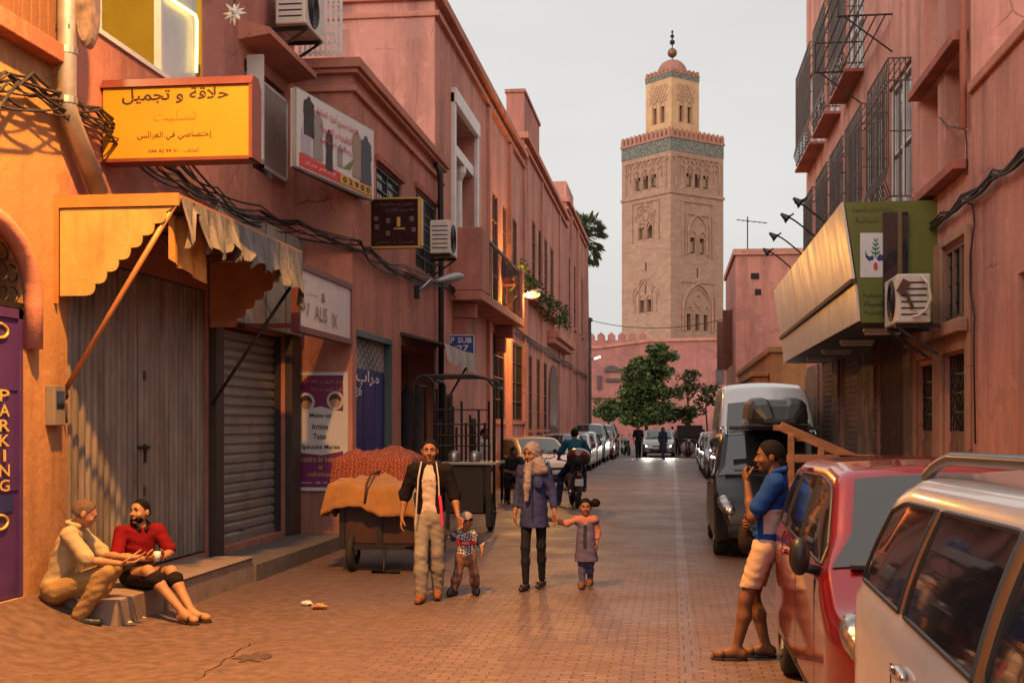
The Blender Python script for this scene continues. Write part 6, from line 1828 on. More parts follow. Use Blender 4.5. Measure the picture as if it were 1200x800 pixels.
def build_car(name, label, spec, paintm, loc, rz, group=None, hubs=None, wr=.31, ww=.20, front_lit=0, roofrail=None, glass_side=(), screen=None, rear=None, seams=(), handles=(), mirror=None, lamp_z=.72, plate=True, mats={}, bumper=None, lowmat=None):
    car = thing(name, label, 'car', loc, rz, group, local=True)
    c = spec; L = c.L
    bm = c.body_mb(); body = bm.build('body', [paintm, BLACKP], car, smooth=True)
    # wheel arches
    cut = MB()
    for y in hubs:
        for sx in (-1, 1):
            x0 = sx * (c.W / 2 - .30); x1 = sx * (c.W / 2 + .1)
            cut.lathe([(wr + .055, min(x0, x1)), (wr + .055, max(x0, x1))], 28, (0, y - L / 2, wr + .01), 'x')
    co = cut.build('cutter', [paintm, BLACKP]); co.data.polygons.foreach_set('material_index', [1] * len(co.data.polygons))
    bo = body.modifiers.new('arches', 'BOOLEAN'); bo.operation = 'DIFFERENCE'; bo.object = co; bo.solver = 'EXACT'
    try: bo.material_mode = 'INDEX'
    except Exception: pass
    dg = bpy.context.evaluated_depsgraph_get(); me = bpy.data.meshes.new_from_object(body.evaluated_get(dg)); body.modifiers.clear(); old = body.data; body.data = me
    bpy.data.meshes.remove(old); bpy.data.objects.remove(co)
    try: me.set_sharp_from_angle(angle=radians(38))
    except Exception: pass
    G = mats.get('glass', PANE)
    for y in hubs:
        for sx in (-1, 1): wheel_parts(car, sx * (c.W / 2 - ww / 2 - .015), y - L / 2, wr, ww, mats.get('rim', ALLOY))
    if screen:
        ws = c.top_glass(screen[0], screen[1], inset=.05).build('windscreen', G, car, smooth=True)
        m = MB(); t = screen[0] + .03
        for sx in (-.28, .34):
            xa = sx; m.tube([(xa - .28, t - L / 2 - .03, c.top_z(t, xa) + .03), (xa, t - L / 2 + .0, c.top_z(t, xa) + .035), (xa + .32, t + .05 - L / 2, c.top_z(t + .05, xa + .3) + .03)], .012, 5)
        m.beam((-c.top_x(t) * .9, t - .05 - L / 2, c.top_z(t - .05, .5) + .01), (c.top_x(t) * .9, t - .05 - L / 2, c.top_z(t - .05, .5) + .01), .05, .02)
        m.build('wiper', BLACKP, ws)
    if rear: c.top_glass(rear[0], rear[1], inset=.09).build('rear_window', G, car, smooth=True)
    for sgn in (-1, 1):
        for gargs in glass_side:
            g = c.side_glass(gargs[0], gargs[1], sgn, slope_a=gargs[2], slope_b=gargs[3], top_m=gargs[4] if len(gargs) > 4 else .10).build('side_window', G, car, smooth=True)
            q = c.side_glass(gargs[0], gargs[1], sgn, slope_a=gargs[2], slope_b=gargs[3], top_m=gargs[4] if len(gargs) > 4 else .10, off=.004)
            N, R = 16, 8; loop = [q.v[i * (R + 1)] for i in range(N + 1)] + [q.v[N * (R + 1) + j] for j in range(1, R + 1)] + [q.v[i * (R + 1) + R] for i in range(N - 1, -1, -1)] + [q.v[j] for j in range(R - 1, -1, -1)]
            s_ = MB(); s_.tube(loop, .010, 5); s_.build('seal', mats.get('seal', BLACKP), g)
        for (a, z0, b, z1) in seams:
            m = MB(); m.tube(c.strip(a, z0, b, z1, sgn), .0055, 5); m.build('door_seam', DARK, car)
        for (t, z) in handles:
            m = MB(); x = c.side_x(t, z); m.ball((0, 0, 0), (.022, .095, .022), 12, 6); m.xform(Matrix.Translation((sgn * (x + .018), t - L / 2, z))); m.build('door_handle', mats.get('handle', paintm), car, smooth=True)
        if mirror:
            t, z = mirror; x = c.side_x(t, z); m = MB(); m.ball((sgn * (x + .10), t - L / 2, z + .08), (.058, .07, .105), 14, 9)
            m.beam((sgn * (x - .02), t + .02 - L / 2, z + .0), (sgn * (x + .12), t - L / 2, z + .03), .05); mm = m.build('mirror', mats.get('mirror', BLACKP), car, smooth=True)
            m = MB(); m.ball((sgn * (x + .10), t + .062 - L / 2, z + .08), (.05, .02, .085), 12, 6); m.build('mirror_glass', PANE, mm, smooth=True)
        # head and tail lamps
        hx = c.hw(.2) * .86; hz = min(lamp_z, c.T(.18) - .06)
        m = MB(); m.ball((0, 0, 0), (.12, .24, .085), 16, 10)
        m.xform(Matrix.Translation((sgn * hx, .22 - L / 2, hz)) @ Matrix.Rotation(sgn * -.30, 4, 'Z') @ Matrix.Rotation(.50, 4, 'X'))
        hl_ = m.build('headlight', LENS, car, smooth=True)
        m = MB(); m.ball((sgn * hx * .94, .05 - L / 2 + .02, hz - .07), (.06, .05, .05), 14, 8); m.build('bulb', glow('headlamp_on', (1, .93, .8), 30) if front_lit else CHROME, hl_, smooth=True)
        m = MB(); m.ball((sgn * c.hw(.1) * .74, .055 - L / 2, .38), (.07, .05, .045), 12, 7); m.build('fog_lamp', LENS, car, smooth=True)
        m = MB(); m.ball((sgn * (c.hw(L - .12) - .04), L - .10 - L / 2, min(1.0, c.B(L - .1) - .06)), (.06, .09, .17), 12, 9); m.build('tail_lamp', TAIL, car, smooth=True)
    m = MB(); wf = c.hw(.05); m.obox((0, .04 - L / 2, .36), (wf * 1.25, .12, .15)); m.build('lower_grille', BLACKP, car, bevel=.03)
    m = MB(); zg = min(lamp_z - .03, c.T(.08) - .03); m.obox((0, .055 - L / 2, zg), (wf * .85, .10, .07)); m.build('grille', BLACKP, car, bevel=.02)
    m = MB(); m.obox((0, -.01 - L / 2, .50), (.50, .02, .11)); m.build('number_plate', PLATE, car, bevel=.006)
    if lowmat:
        for sgn in (-1, 1):
            m = MB(); pts = c.strip(hubs[0] + wr + .08, c.clear + .25, hubs[1] - wr - .08, c.clear + .27, sgn, n=16, off=.004); m.tube(pts, .03, 6); m.build('rubbing_strip', lowmat, car, smooth=True)
    if roofrail:
        for sgn in (-1, 1):
            m = MB(); a, b = roofrail; pts = []
            for k in range(17):
                t = a + (b - a) * k / 16; e = min(1, 6 * min(k, 16 - k) / 16); x = c.top_x(t) + .03; pts.append((sgn * x, t - L / 2, c.top_z(t, x) + .012 + .055 * e))
            m.tube(pts, .022, 8); m.build('roof_rail', mats.get('rail', BLACKP), car, smooth=True)
    return car
def mpv(L=4.05, W=1.72, H=1.60, hood=.98, nose=.66, t1=.98, t2=1.78, t3=3.6, belt0=.98, belt1=1.06, clear=.2, tail=.18, **k):
    top = [(0, .42), (.03, nose - .08), (.16, nose + .06), (.5, hood - .08), (t1, hood + .05), (t2, H - .04), (t2 + .5, H), (t3 - .3, H - .02), (t3, H - .08), (L - tail, 1.02), (L - .05, .85), (L, .5)]
    return Car(L, W, top, [(0, belt0 - .16), (t1, belt0 - .02), (L, belt1)], clear, **k)
REDC = paint('red_car_paint', (.20, .004, .012), metal=.25, rough=.25)
spec = mpv(L=3.95, W=1.72, H=1.58, hood=.95, nose=.74, t1=.72, t2=1.40, t3=3.62, belt0=1.02, belt1=1.07)
RX, RY = 1.63, 8.12
build_car('parked_car', 'glossy red compact car with black mirrors in front of the white one', spec, REDC, (RX, RY, 0), 0, hubs=(.76, 3.26), wr=.31,
          glass_side=((.98, 2.02, .50, .02, .10), (2.10, 3.0, .02, -.12, .10), (3.08, 3.5, -.12, -.42, .12)), screen=(.77, 1.34), rear=(3.66, 3.78),
          seams=((.98, .30, 1.0, 1.0), (2.06, .28, 2.07, 1.04), (2.98, .55, 3.05, 1.05), (.98, .30, 2.95, .30)), handles=((1.9, .92), (2.80, .93)), mirror=(.98, 1.0), lamp_z=.86,
          mats={'glass': PANE, 'handle': REDC}, lowmat=None)
WHITEC = paint('white_car_paint', (.80, .76, .73), rough=.3, dirt=.25)
spec = mpv(L=4.62, W=1.76, H=1.64, hood=1.02, nose=.70, t1=1.05, t2=1.95, t3=4.26, belt0=1.12, belt1=1.17, tail=.14, rear_r=.45, rcut=.14, crown=.035, tumble=.26)
WX, WY = 1.59, 3.2
PILLAR_REFLECT = material('window_pillar', (.26, .115, .045), .5, var=.25, spec=.3)  # orange-brown stands in for the lit building's reflection
WSPEC = spec; WCAR = build_car('parked_car', 'white car with roof rails and dark windows, nearest at right edge', spec, WHITEC, (WX, WY, 0), 0, hubs=(.85, 3.62), wr=.31,
          glass_side=((1.28, 2.30, .46, .02, .11), (2.42, 3.36, .02, -.10, .11), (3.46, 4.26, -.10, -.36, .11)), screen=(1.12, 1.88), rear=(4.32, 4.44),
          seams=((1.2, .30, 1.22, 1.0), (2.36, .28, 2.37, 1.02), (3.40, .60, 3.42, 1.02), (3.40, .6, 3.1, .28)), handles=((2.2, 1.02), (3.20, 1.03)), mirror=(1.3, 1.12), roofrail=(2.0, 4.05), lamp_z=.8,
          mats={'glass': PANE, 'handle': CHROME, 'rail': material('grey_roof_rail', (.20, .20, .21), .35, metal=.6), 'seal': BLACKP})  # rails are plain grey metal
GREYC = material('charcoal_car_paint', (.010, .010, .012), .32, var=.2, scale=2, spec=.35)
spec = mpv(L=4.1, W=1.72, H=1.70, hood=1.02, nose=.72, t1=.84, t2=1.60, t3=3.9, belt0=1.04, belt1=1.10, tail=.1, tumble=.17)
GX, GY = 1.42, 19.2
build_car('parked_car', 'charcoal van-like car carrying a black roof box', spec, GREYC, (GX, GY, 0), 0, hubs=(.78, 3.4), wr=.32,
          glass_side=((1.1, 2.0, .42, .02, .10), (2.1, 3.6, .02, -.05, .10)), screen=(.86, 1.56), seams=((1.0, .3, 1.0, 1.0), (2.05, .3, 2.05, 1.05)), handles=((1.9, .95),), mirror=(1.1, 1.05), roofrail=(1.6, 3.7), lamp_z=.86, mats={'rail': CHROME})
rb = thing('roof_box', 'black ridged roof box strapped on the charcoal car', 'roof box', (GX + .05, GY - .4, 1.78), local=True)
m = MB()
prof = [(-.98, .10, .5), (-.9, .28, .86), (-.6, .37, .98), (0, .40, 1.0), (.6, .39, 1.0), (.9, .34, .95), (1.0, .2, .85)]
for (y, h, wv) in prof:
    for (x, z) in ((-.40, .02), (-.43, .10), (-.40, h * .8), (-.33, h), (-.18, h + .01), (-.12, h - .02), (.12, h - .02), (.18, h + .01), (.33, h), (.40, h * .8), (.43, .10), (.40, .02)): m.v.append((x * wv, y, max(z, .02)))
for i in range(len(prof) - 1):
    for k in range(12): m.f.append([i * 12 + k, i * 12 + (k + 1) % 12, (i + 1) * 12 + (k + 1) % 12, (i + 1) * 12 + k]); m.mi.append(0)
m.f.append(list(range(11, -1, -1))); m.f.append(list(range(72, 84))); m.mi += [0, 0]
m.build('lid', material('satin_black', (.02, .021, .024), .4, var=.2, scale=5), rb, smooth=False, bevel=.025)
m = MB(); m.box(-.42, .42, -.93, .93, .0, .03); 
for y in (-.45, .5): m.box(-.62, .62, y - .03, y + .03, -.06, -.005)
m.build('tray', BLACKP, rb, bevel=.008)
# (lit building's reflection painted on the posts between the white car's windows)
for sgn in (-1, 1):
    for (a, b, sa_, sb_) in ((2.31, 2.41, .02, .02), (3.365, 3.455, -.10, -.10)):
        m = WSPEC.side_glass(a, b, sgn, slope_a=sa_, slope_b=sb_, top_m=.11, off=.005, n=3); m.build('window_pillar', PILLAR_REFLECT, WCAR, smooth=True)
# dark bumper skin of the charcoal car is moulded plastic
# tall white van
VANC = paint('white_van_paint', (.74, .74, .75), rough=.35)
top = [(0, .5), (.04, .80), (.2, 1.06), (.55, 1.22), (.80, 1.34), (1.45, 2.18), (1.9, 2.52), (2.5, 2.62), (5.6, 2.62), (5.85, 2.55), (5.93, 1.2), (6.0, .6)]
spec = Car(6.0, 2.0, top, [(0, .95), (.8, 1.28), (6, 1.35)], .24, tumble=.10, front_r=.6, fcut=.16, rcut=.04, crown=.05)
build_car('parked_van', 'tall white high-roofed van towering behind the charcoal car', spec, VANC, (1.87, 27.5, 0), 0, hubs=(1.0, 4.6), wr=.36, ww=.22,
          glass_side=((1.15, 2.1, .55, .02, .55),), screen=(.92, 1.50), seams=((1.05, .4, 1.05, 1.25), (2.2, .4, 2.2, 1.3), (2.35, .4, 2.35, 2.2), (3.6, .4, 3.6, 2.2)), handles=((2.05, 1.1),), mirror=(1.15, 1.35), lamp_z=.98, lowmat=BLACKP)['category'] = 'van'
# the row on the left and the ones farther off
CARS = []
def row(label, H, L, W, col, loc, rz, metal=.2, kind='hatch', lit=0, rails=False):
    sp_ = mpv(L=L, W=W, H=H, hood=.62 * H, nose=.66 if H < 1.65 else .74, t1=.95 * L / 4, t2=1.75 * L / 4, t3=3.55 * L / 4, belt0=.61 * H, belt1=.65 * H, tail=.2 if kind == 'hatch' else .1)
    k = L / 4
    o = build_car('parked_car' if not lit else 'moving_car', label, sp_, paint('paint_' + '_'.join(label.split()[:3]), col, metal=metal), loc, rz, None, hubs=(.78 * k, 3.24 * k), wr=.31,
                  glass_side=((1.2 * k, 2.08 * k, .42, .02, .1), (2.18 * k, 3.2 * k, .02, -.25, .1)), screen=(1.0 * k, 1.70 * k), rear=(3.62 * k, 3.74 * k), handles=((1.98 * k, .6 * H),), seams=((2.13 * k, .3, 2.14 * k, .63 * H), (1.1 * k, .3, 1.12 * k, .6 * H)), mirror=(1.2 * k, .62 * H), front_lit=lit, roofrail=(1.8 * k, 3.4 * k) if rails else None)
    CARS.append(o)
row('beige hatchback parked askew behind the seated man in dark clothes', 1.45, 3.9, 1.65, (.40, .29, .20), (-3.95, 36.5, 0), -.45 + .9)
row('white hatchback second in the left row, beyond the motorcycle rider', 1.46, 4.0, 1.68, (.55, .54, .53), (-4.0, 46.5, 0), 0)
row('pearl white saloon with dark windows third in left row', 1.44, 4.3, 1.7, (.50, .49, .47), (-3.95, 51.4, 0), 0)
row('dusty white car tucked between saloon and teal van in left row', 1.47, 3.9, 1.68, (.45, .45, .46), (-3.95, 56.2, 0), 0)
row('teal grey van with pale roof in the left parked row', 1.82, 4.2, 1.75, (.13, .20, .20), (-3.95, 62.3, 0), 0, kind='van')
row('dark red hatchback beyond the teal van on the left', 1.46, 3.9, 1.68, (.16, .012, .015), (-3.75, 67.2, 0), 0)
row('black tall car at the far end of left parked row', 1.78, 4.4, 1.8, (.02, .022, .025), (-3.9, 72.6, 0), 0, rails=True)
row('silver car driving toward camera with both headlights on', 1.50, 4.3, 1.82, (.30, .29, .29), (-.72, 73, 0), 0, lit=1)
row('dark grey hatchback parked right behind the white van', 1.46, 4.0, 1.68, (.06, .06, .07), (1.9, 45.3, 0), 0)
row('maroon car parked on the right, second beyond the van', 1.46, 4.0, 1.68, (.10, .02, .02), (1.9, 50.4, 0), 0)
row('white car farthest in the right parked row', 1.46, 4.0, 1.68, (.5, .5, .5), (2.0, 60, 0), 0)
for sx in (-.6, .6):
    spot('headlight_beam', (-.72 + sx, 70.7, .72), (-.72 + sx * 1.2, 50, .0), 260, 55, .8, (1, .93, .8), .08)

# ================================================================== MOTORCYCLES
def bike(label, loc, rz, col, box=None):
    t = thing('motorcycle', label, 'motorcycle', loc, rz, None, local=True)
    for y in (-.62, .62):
        m = MB(); m.tube([(0, y + .26 * cos(a), .3 + .26 * sin(a)) for a in [2 * pi * k / 24 for k in range(25)]], .05, 8); w = m.build('wheel', RUBBER, t, smooth=True)
        m = MB(); m.lathe([(0, -.05), (.06, -.05), (.06, .05), (0, .05)], 12, (0, y, .3), 'x')
        for k in range(8): a = pi * k / 4; m.tube([(0, y, .3), (0, y + .22 * cos(a), .3 + .22 * sin(a))], .008, 4)
        m.build('rim', STEEL, w)
    pm = paint('bike_paint_' + label.split()[0] + label.split()[1], col)
    m = MB(); m.tube([(0, -.40, .92), (0, -.30, .72), (0, 0, .42), (0, .3, .42), (0, .45, .65), (0, .75, .80)], [.06, .09, .14, .15, .13, .06], 10); m.build('frame', pm, t, smooth=True)
    m = MB(); m.tube([(0, -.12, .80), (0, .15, .78), (0, .55, .84), (0, .72, .88)], [.06, .13, .12, .08], 10); m.build('seat', BLACKP, t, smooth=True)
    m = MB()
    for x in (-.08, .08): m.tube([(x, -.62, .3), (x, -.42, .85)], .022, 6)
    m.tube([(-.34, -.28, 1.02), (-.15, -.42, .98), (.15, -.42, .98), (.34, -.28, 1.02)], .018, 6); m.build('fork', STEEL, t, smooth=True)
    m = MB(); m.ball((0, -.52, .86), (.10, .09, .10), 12, 8); m.build('headlamp', LENS, t, smooth=True)
    m = MB(); m.tube([(.12, -.1, .32), (.15, .3, .28), (.17, .75, .36)], [.03, .035, .05], 8); m.build('exhaust', CHROME, t, smooth=True)
    m = MB(); m.box(-.14, .14, -.18, .22, .22, .46); m.build('engine', IRON, t, bevel=.03)
    m = MB(); m.ball((0, .86, .72), (.05, .04, .04), 8, 6); m.build('tail_lamp', TAIL, t, smooth=True)
    m = MB(); m.obox((0, .90, .56), (.18, .015, .15)); m.build('number_plate', PLATE, t)
    for x in (-.36, .36):
        m = MB(); m.ball((x * .9, -.3, 1.16), (.06, .02, .045), 10, 6); m.tube([(x * .85, -.29, 1.02), (x * .9, -.3, 1.14)], .008, 4); m.build('mirror', BLACKP, t, smooth=True)
    if box:
        m = MB(); m.ball((0, 0, 0), (.26, .23, .21), 16, 10); m.v = [(x, y, max(z, -.14)) for x, y, z in m.v]; m.xform(Matrix.Translation((0, .78, 1.07))); b = m.build('top_box', BLACKP, t, smooth=True)
        m = MB(); m.ball((0, .79, 1.12), (.262, .232, .175), 16, 10); m.v = [(x, y, max(z, 1.10)) for x, y, z in m.v]; m.build('box_lid', paint('top_box_red', box), b, smooth=True)
    return t
MBX, MBY = -2.12, 28.2
bike('black motorcycle with red topped luggage box, ridden away from camera', (MBX, MBY, 0), pi + .18, (.02, .02, .022), (.11, .010, .009))
bike('black scooter parked by the wall behind the woman, nearest bike on left', (-3.25, 31.2, 0), .5, (.03, .03, .034))
bike('dark moped parked beside the black car at left row end', (-2.6, 74.5, 0), .25, (.03, .03, .035))
bike('maroon moped parked farthest on the left', (-2.9, 78, 0), .2, (.12, .02, .03))
bike('pale moped standing in the crowd beside the lit car', (.9, 71.2, 0), .1, (.3, .28, .27))

# ================================================================== CARTS
# two wheeled peddler cart under cloths
CX0, CX1 = -4.0, -3.05
ct = thing('covered_cart', 'dark red wooden handcart under patterned red and ochre cloths', 'cart', (-3.55, 15.4, 0))
CARTW = material('cart_red_wood', (.042, .013, .010), .6, var=.35, scale=5, dirt=(.03, .015, .01), dirt_amt=.6)
yc0, yc1 = 15.25, 16.6
m = MB(); m.box(CX0, CX1, yc0, yc1, .34, .92); m.build('box', CARTW, ct, bevel=.02)
m = MB()
for x in (CX0 - .02, (CX0 + CX1) / 2 - .03, CX1 - .04): m.box(x, x + .07, yc0 - .035, yc0 - .002, .28, .98)
m.box(CX0 - .03, CX1 + .03, yc0 - .04, yc0 - .003, .28, .345); m.build('frame', IRON, ct)
m = MB(); m.box(CX0 + .08, CX0 + .52, yc0 - .05, yc0 - .036, .80, .835); m.build('metal_strip', material('tan_strip', (.35, .17, .08), .5), ct)
for x, y in ((CX0 + .12, yc0 + .1), (CX1 + .06, yc0 + .25), (CX1 + .06, yc1 - .25)):
    r = .2 if x < -3.5 else .24
    m = MB(); m.tube([(x, y + r * cos(a), r + .045 + r * sin(a)) for a in [2 * pi * k / 24 for k in range(25)]], .045, 8); w = m.build('wheel', RUBBER, ct, smooth=True)
    m = MB(); m.lathe([(0, -.04), (.05, -.04), (.05, .04), (0, .04)], 10, (x, y, r + .045), 'x')
    for k in range(10): a = pi * k / 5; m.tube([(x, y, r + .045), (x, y + r * cos(a), r + .045 + r * sin(a))], .006, 4)
    kid(m.build('spokes', STEEL, None), w)
m = MB(); m.tube([(CX1 - .2, yc0, .3), (CX1 + .25, yc0 - .2, .38), (CX1 + .28, yc0 - .5, .9)], .02, 6); m.tube([(CX0 + .55, yc0 - .05, .3), (CX0 + .55, yc0 - .1, .02), (CX0 + .4, yc0 - .1, .02), (CX0 + .75, yc0 - .1, .02)], .018, 6); m.tube([(CX1, yc0 + .25, .29), (CX1 + .12, yc0 + .25, .29)], .02, 6); m.build('handle_and_stand', IRON, ct, smooth=True)
def drape(name, label, cx, cy, hx, hy, ztop, drop, mt_, seed, slope=0, taper=1.0, skirt=.10, parent_t=None):
    """a cloth thrown over a load: a bumpy top that folds down over the edges"""
    rg = random.Random(seed); n = 44; m = MB()
    ph = [rg.uniform(0, 6) for _ in range(8)]
    for i in range(n + 1):
        for j in range(n + 1):
            u, v = 2 * i / n - 1, 2 * j / n - 1
            r = max(abs(u), abs(v)); 
            lim = .62
            if r < lim: px, py, z = u / lim * hx, v / lim * hy, 0
            else:
                e = (r - lim) / (1 - lim); s_ = 1 / r
                ang_ = math.atan2(v, u)
                px, py = u * s_ * hx * (1 + skirt * e), v * s_ * hy * (1 + skirt * e)
                w_ = .035 * e * sin(ang_ * 13 + ph[0]) + .025 * e * sin(ang_ * 23 + ph[1])
                px *= 1 + w_; py *= 1 + w_
                dl = drop * (1 + .22 * sin(ang_ * 2 + ph[2]) + .12 * sin(ang_ * 5 + ph[3]))
                z = -dl * e ** 1.1
            b = .05 * sin(px * 7 + ph[4]) * sin(py * 6 + ph[5]) + .025 * sin(px * 17 + ph[6]) * sin(py * 15 + ph[7]) + .010 * sin(px * 41 + 3 * sin(py * 9 + ph[1]) + ph[2]) + .007 * sin(py * 57 + 4 * sin(px * 11) + ph[3])
            rr = max(0, 1 - (px / hx) ** 4) * max(0, 1 - (py / hy) ** 4)
            m.v.append((cx + px, cy + py, ztop + z + b * (.4 + .6 * rr) + slope * px - .09 * (1 - rr)))
    for i in range(n):
        for j in range(n): m.f.append([i * (n + 1) + j, (i + 1) * (n + 1) + j, (i + 1) * (n + 1) + j + 1, i * (n + 1) + j + 1]); m.mi.append(0)
    o = m.build(name, mt_, None, smooth=True)
    so = o.modifiers.new('thickness', 'SOLIDIFY'); so.thickness = .012
    tag(o, label, 'cloth'); return o
OCH = material('ochre_blanket', (.28, .125, .032), .9, var=.25, scale=5, bump=.35, bscale=40, sheen=.3, dirt=(.22, .09, .03), dirt_amt=.5, dscale=4)
def pattern_cloth():
    m, n, b, L = nt('patterned_cloth')
    tc = n.nodes.new('ShaderNodeTexCoord'); mp = n.nodes.new('ShaderNodeMapping'); mp.inputs['Rotation'].default_value = (.5, .4, .7)
    v1 = n.nodes.new('ShaderNodeTexVoronoi'); v1.inputs['Scale'].default_value = 34; v1.inputs['Randomness'].default_value = .25
    L(tc.outputs['Object'], mp.inputs['Vector']); L(mp.outputs['Vector'], v1.inputs['Vector'])
    r = n.nodes.new('ShaderNodeValToRGB'); r.color_ramp.elements[0].color = (.34, .11, .05, 1); r.color_ramp.elements[1].color = (.15, .032, .022, 1); r.color_ramp.elements[0].position = .3; r.color_ramp.elements[1].position = .42
    L(v1.outputs['Distance'], r.inputs['Fac']); L(r.outputs['Color'], b.inputs['Base Color']); b.inputs['Roughness'].default_value = .9; return m
drape('patterned_cloth', 'red patterned cloth covering the load on back half of handcart', -3.72, 16.2, .50, .52, 1.46, .48, pattern_cloth(), 41, slope=.02, skirt=.12)
drape('ochre_blanket', 'ochre blanket hanging over the front of the handcart', -3.64, 15.55, .49, .42, 1.13, .34, OCH, 42, slope=-.06, skirt=.2)
m = MB(); m.tube([(-3.66, 15.05, .85), (-3.64, 15.06, 1.08), (-3.63, 15.25, 1.19), (-3.62, 15.7, 1.22)], .016, 6); o = m.build('strap', material('dark_strap', (.06, .02, .015), .8), None, smooth=True); tag(o, 'dark cord tied over the ochre blanket', 'cord')
# inner load that carries the patterned cloth
m = MB(); m.box(-4.1, -3.02, 15.85, 16.7, .925, 1.32); o = m.build('cart_load', CARTW, ct)
# iron frame food cart
YF = 21.0
fc = thing('food_cart', 'black iron street cart with tall rounded tube frame', 'cart', (-3.8, YF + .5, 0))
def Fp(px, py, Y=YF): return onY(px, py, Y)
x0, x1 = Fp(485, 500).x, Fp(579, 500).x; xm_ = Fp(509, 500).x; zt = Fp(500, 440).z; D = 1.0
xbx = Fp(523, 545).x
m = MB()
for y in (YF, YF + D):
    m.tube([(x0, y, .1), (x0, y, zt - .12), (x0 + .06, y, zt - .03), (x0 + .16, y, zt), (x1 - .35, y, zt), (x1 - .1, y, zt - .06), (x1, y, zt - .2), (x1, y, .5)], .026, 8)
    m.tube([(xm_, y, .3), (xm_, y, zt - .14), (xm_ - .06, y, zt - .05), (xm_ - .2, y, zt)], .024, 8)
for x, z in ((x0, zt - .15), (x1, zt - .2), (xm_ - .02, zt - .08), (x1 - .35, zt)): m.tube([(x, YF, z), (x, YF + D, z)], .022, 6)
fr = m.build('frame', IRON, fc, smooth=True)
m = MB(); zs = Fp(530, 541).z
m.box(xbx - .1, x1 + .05, YF - .05, YF + D, zs - .05, zs); m.build('counter', STEEL, fc, bevel=.01)
m = MB(); m.box(xbx, x1 - .18, YF + .02, YF + D - .05, .32, zs - .052); m.build('cabinet', material('soot_black', (.018, .014, .013), .6, var=.5, scale=4), fc, bevel=.02)
m = MB()
for px, pa, pb in ((516, 490, 540), (526, 465, 540), (535, 500, 540), (546, 495, 540), (554, 500, 540), (561, 480, 540), (568, 495, 540), (512, 455, 540), (521, 505, 540), (531, 476, 540), (541, 470, 540), (551, 486, 540), (573, 470, 540)):
    a, b = Fp(px, pa, YF + .4), Fp(px, pb, YF + .4); m.tube([a, b], .022, 6)
for py in (480, 497, 510, 522): a, b = Fp(508, py, YF + .02), Fp(572, py, YF + .02); m.tube([a, b], .014, 6)
kid(m.build('uprights', IRON, None), fr)
m = MB(); a = Fp(526, 462, YF + .5); m.box(a.x - .06, a.x + .07, YF + .45, YF + .5, zs, a.z); m.box(Fp(548, 500).x - .05, Fp(548, 500).x + .06, YF + .5, YF + .55, zs, Fp(548, 490).z); m.build('chimney', IRON, fc)
for x in (x1 - .12, x0 + .35):
    m = MB(); r = .27; m.tube([(x, YF + .45 + r * cos(a), r + .05 + r * sin(a)) for a in [2 * pi * k / 24 for k in range(25)]], .055, 8); w = m.build('wheel', RUBBER, fc, smooth=True)
    m = MB(); m.lathe([(0, -.04), (.2, -.03), (.2, .03), (0, .04)], 14, (x, YF + .45, r + .05), 'x'); kid(m.build('hub', IRON, None), w)
m = MB(); m.box(x1 - .14, x1 - .06, YF, YF + .08, .1, zs); m.box(xbx - .02, xbx + .05, YF, YF + .05, .05, zs); m.tube([(x0, YF + .3, .32), (x1, YF + .3, .32)], .03, 6); m.build('leg', IRON, fc)
for k, (px, lab) in enumerate(((532, 'dented tin pot on the food cart counter, left one'), (556, 'dark kettle-like tin on food cart counter, right one'))):
    q = Fp(px, 540, YF + .2); m = MB(); m.lathe([(0, 0), (.09, 0), (.1, .03), (.1, .14), (.08, .16), (.03, .19), (0, .19)], 14, (q.x, q.y, zs)); o = m.build('tin_pot', STEEL, None, smooth=True); tag(o, lab, 'pot')
# wooden handcart frame between the red and the charcoal car
wc = thing('wooden_handcart', 'unpainted wooden handcart with raised shafts between red and charcoal cars', 'handcart', (1.9, 13.2, 0))
RAW = material('raw_timber', (.20, .10, .06), .75, var=.5, scale=4, stretch=(1, 1, 5), bump=.2)
Yw = 12.6
def Wp(px, py, Y=Yw): return onY(px, py, Y)
m = MB()
for dy in (0, .75):
    a = Wp(914, 499, Yw + dy); b = Wp(1004, 539, Yw + dy + .0); b.z = min(b.z, 1.45)
    m.beam(a, b + Vector((.25, 0, -.10)), .06, .09)
    u = Wp(927, 508, Yw + dy); m.beam(u, (u.x, u.y, .45), .06, .07)
    u2 = Wp(962, 524, Yw + dy); m.beam(u2, (u2.x, u2.y, .45), .06, .07)
    c_ = Wp(922, 537, Yw + dy); d_ = Wp(1000, 537, Yw + dy); m.beam((c_.x, c_.y, c_.z), (d_.x + .2, c_.y, c_.z), .06, .08)
for px, py in ((916, 501), (945, 514), (975, 527)): u = Wp(px, py); m.beam(u, u + Vector((0, .75, 0)), .05, .06)
m.build('frame', RAW, wc, bevel=.006)
m = MB(); c_ = Wp(920, 600); 
for k in range(6): m.box(c_.x, c_.x + 1.3, Yw + .02 + k * .12, Yw + .12 + k * .12, .62, .655)
m.build('deck', WOOD, wc)
for dy in (-.1, .85):
    m = MB(); r = .3; xw = c_.x + .7; m.tube([(xw + r * cos(a), Yw + dy, r + .045 + r * sin(a)) for a in [2 * pi * k / 24 for k in range(25)]], .045, 8); m.build('wheel', RUBBER, wc, smooth=True)
m = MB(); m.beam((c_.x + .7, Yw - .1, .345), (c_.x + .7, Yw + .85, .345), .04); m.beam((c_.x + .7, Yw + .3, .345), (c_.x + .7, Yw + .3, .62), .05); m.build('axle', IRON, wc)
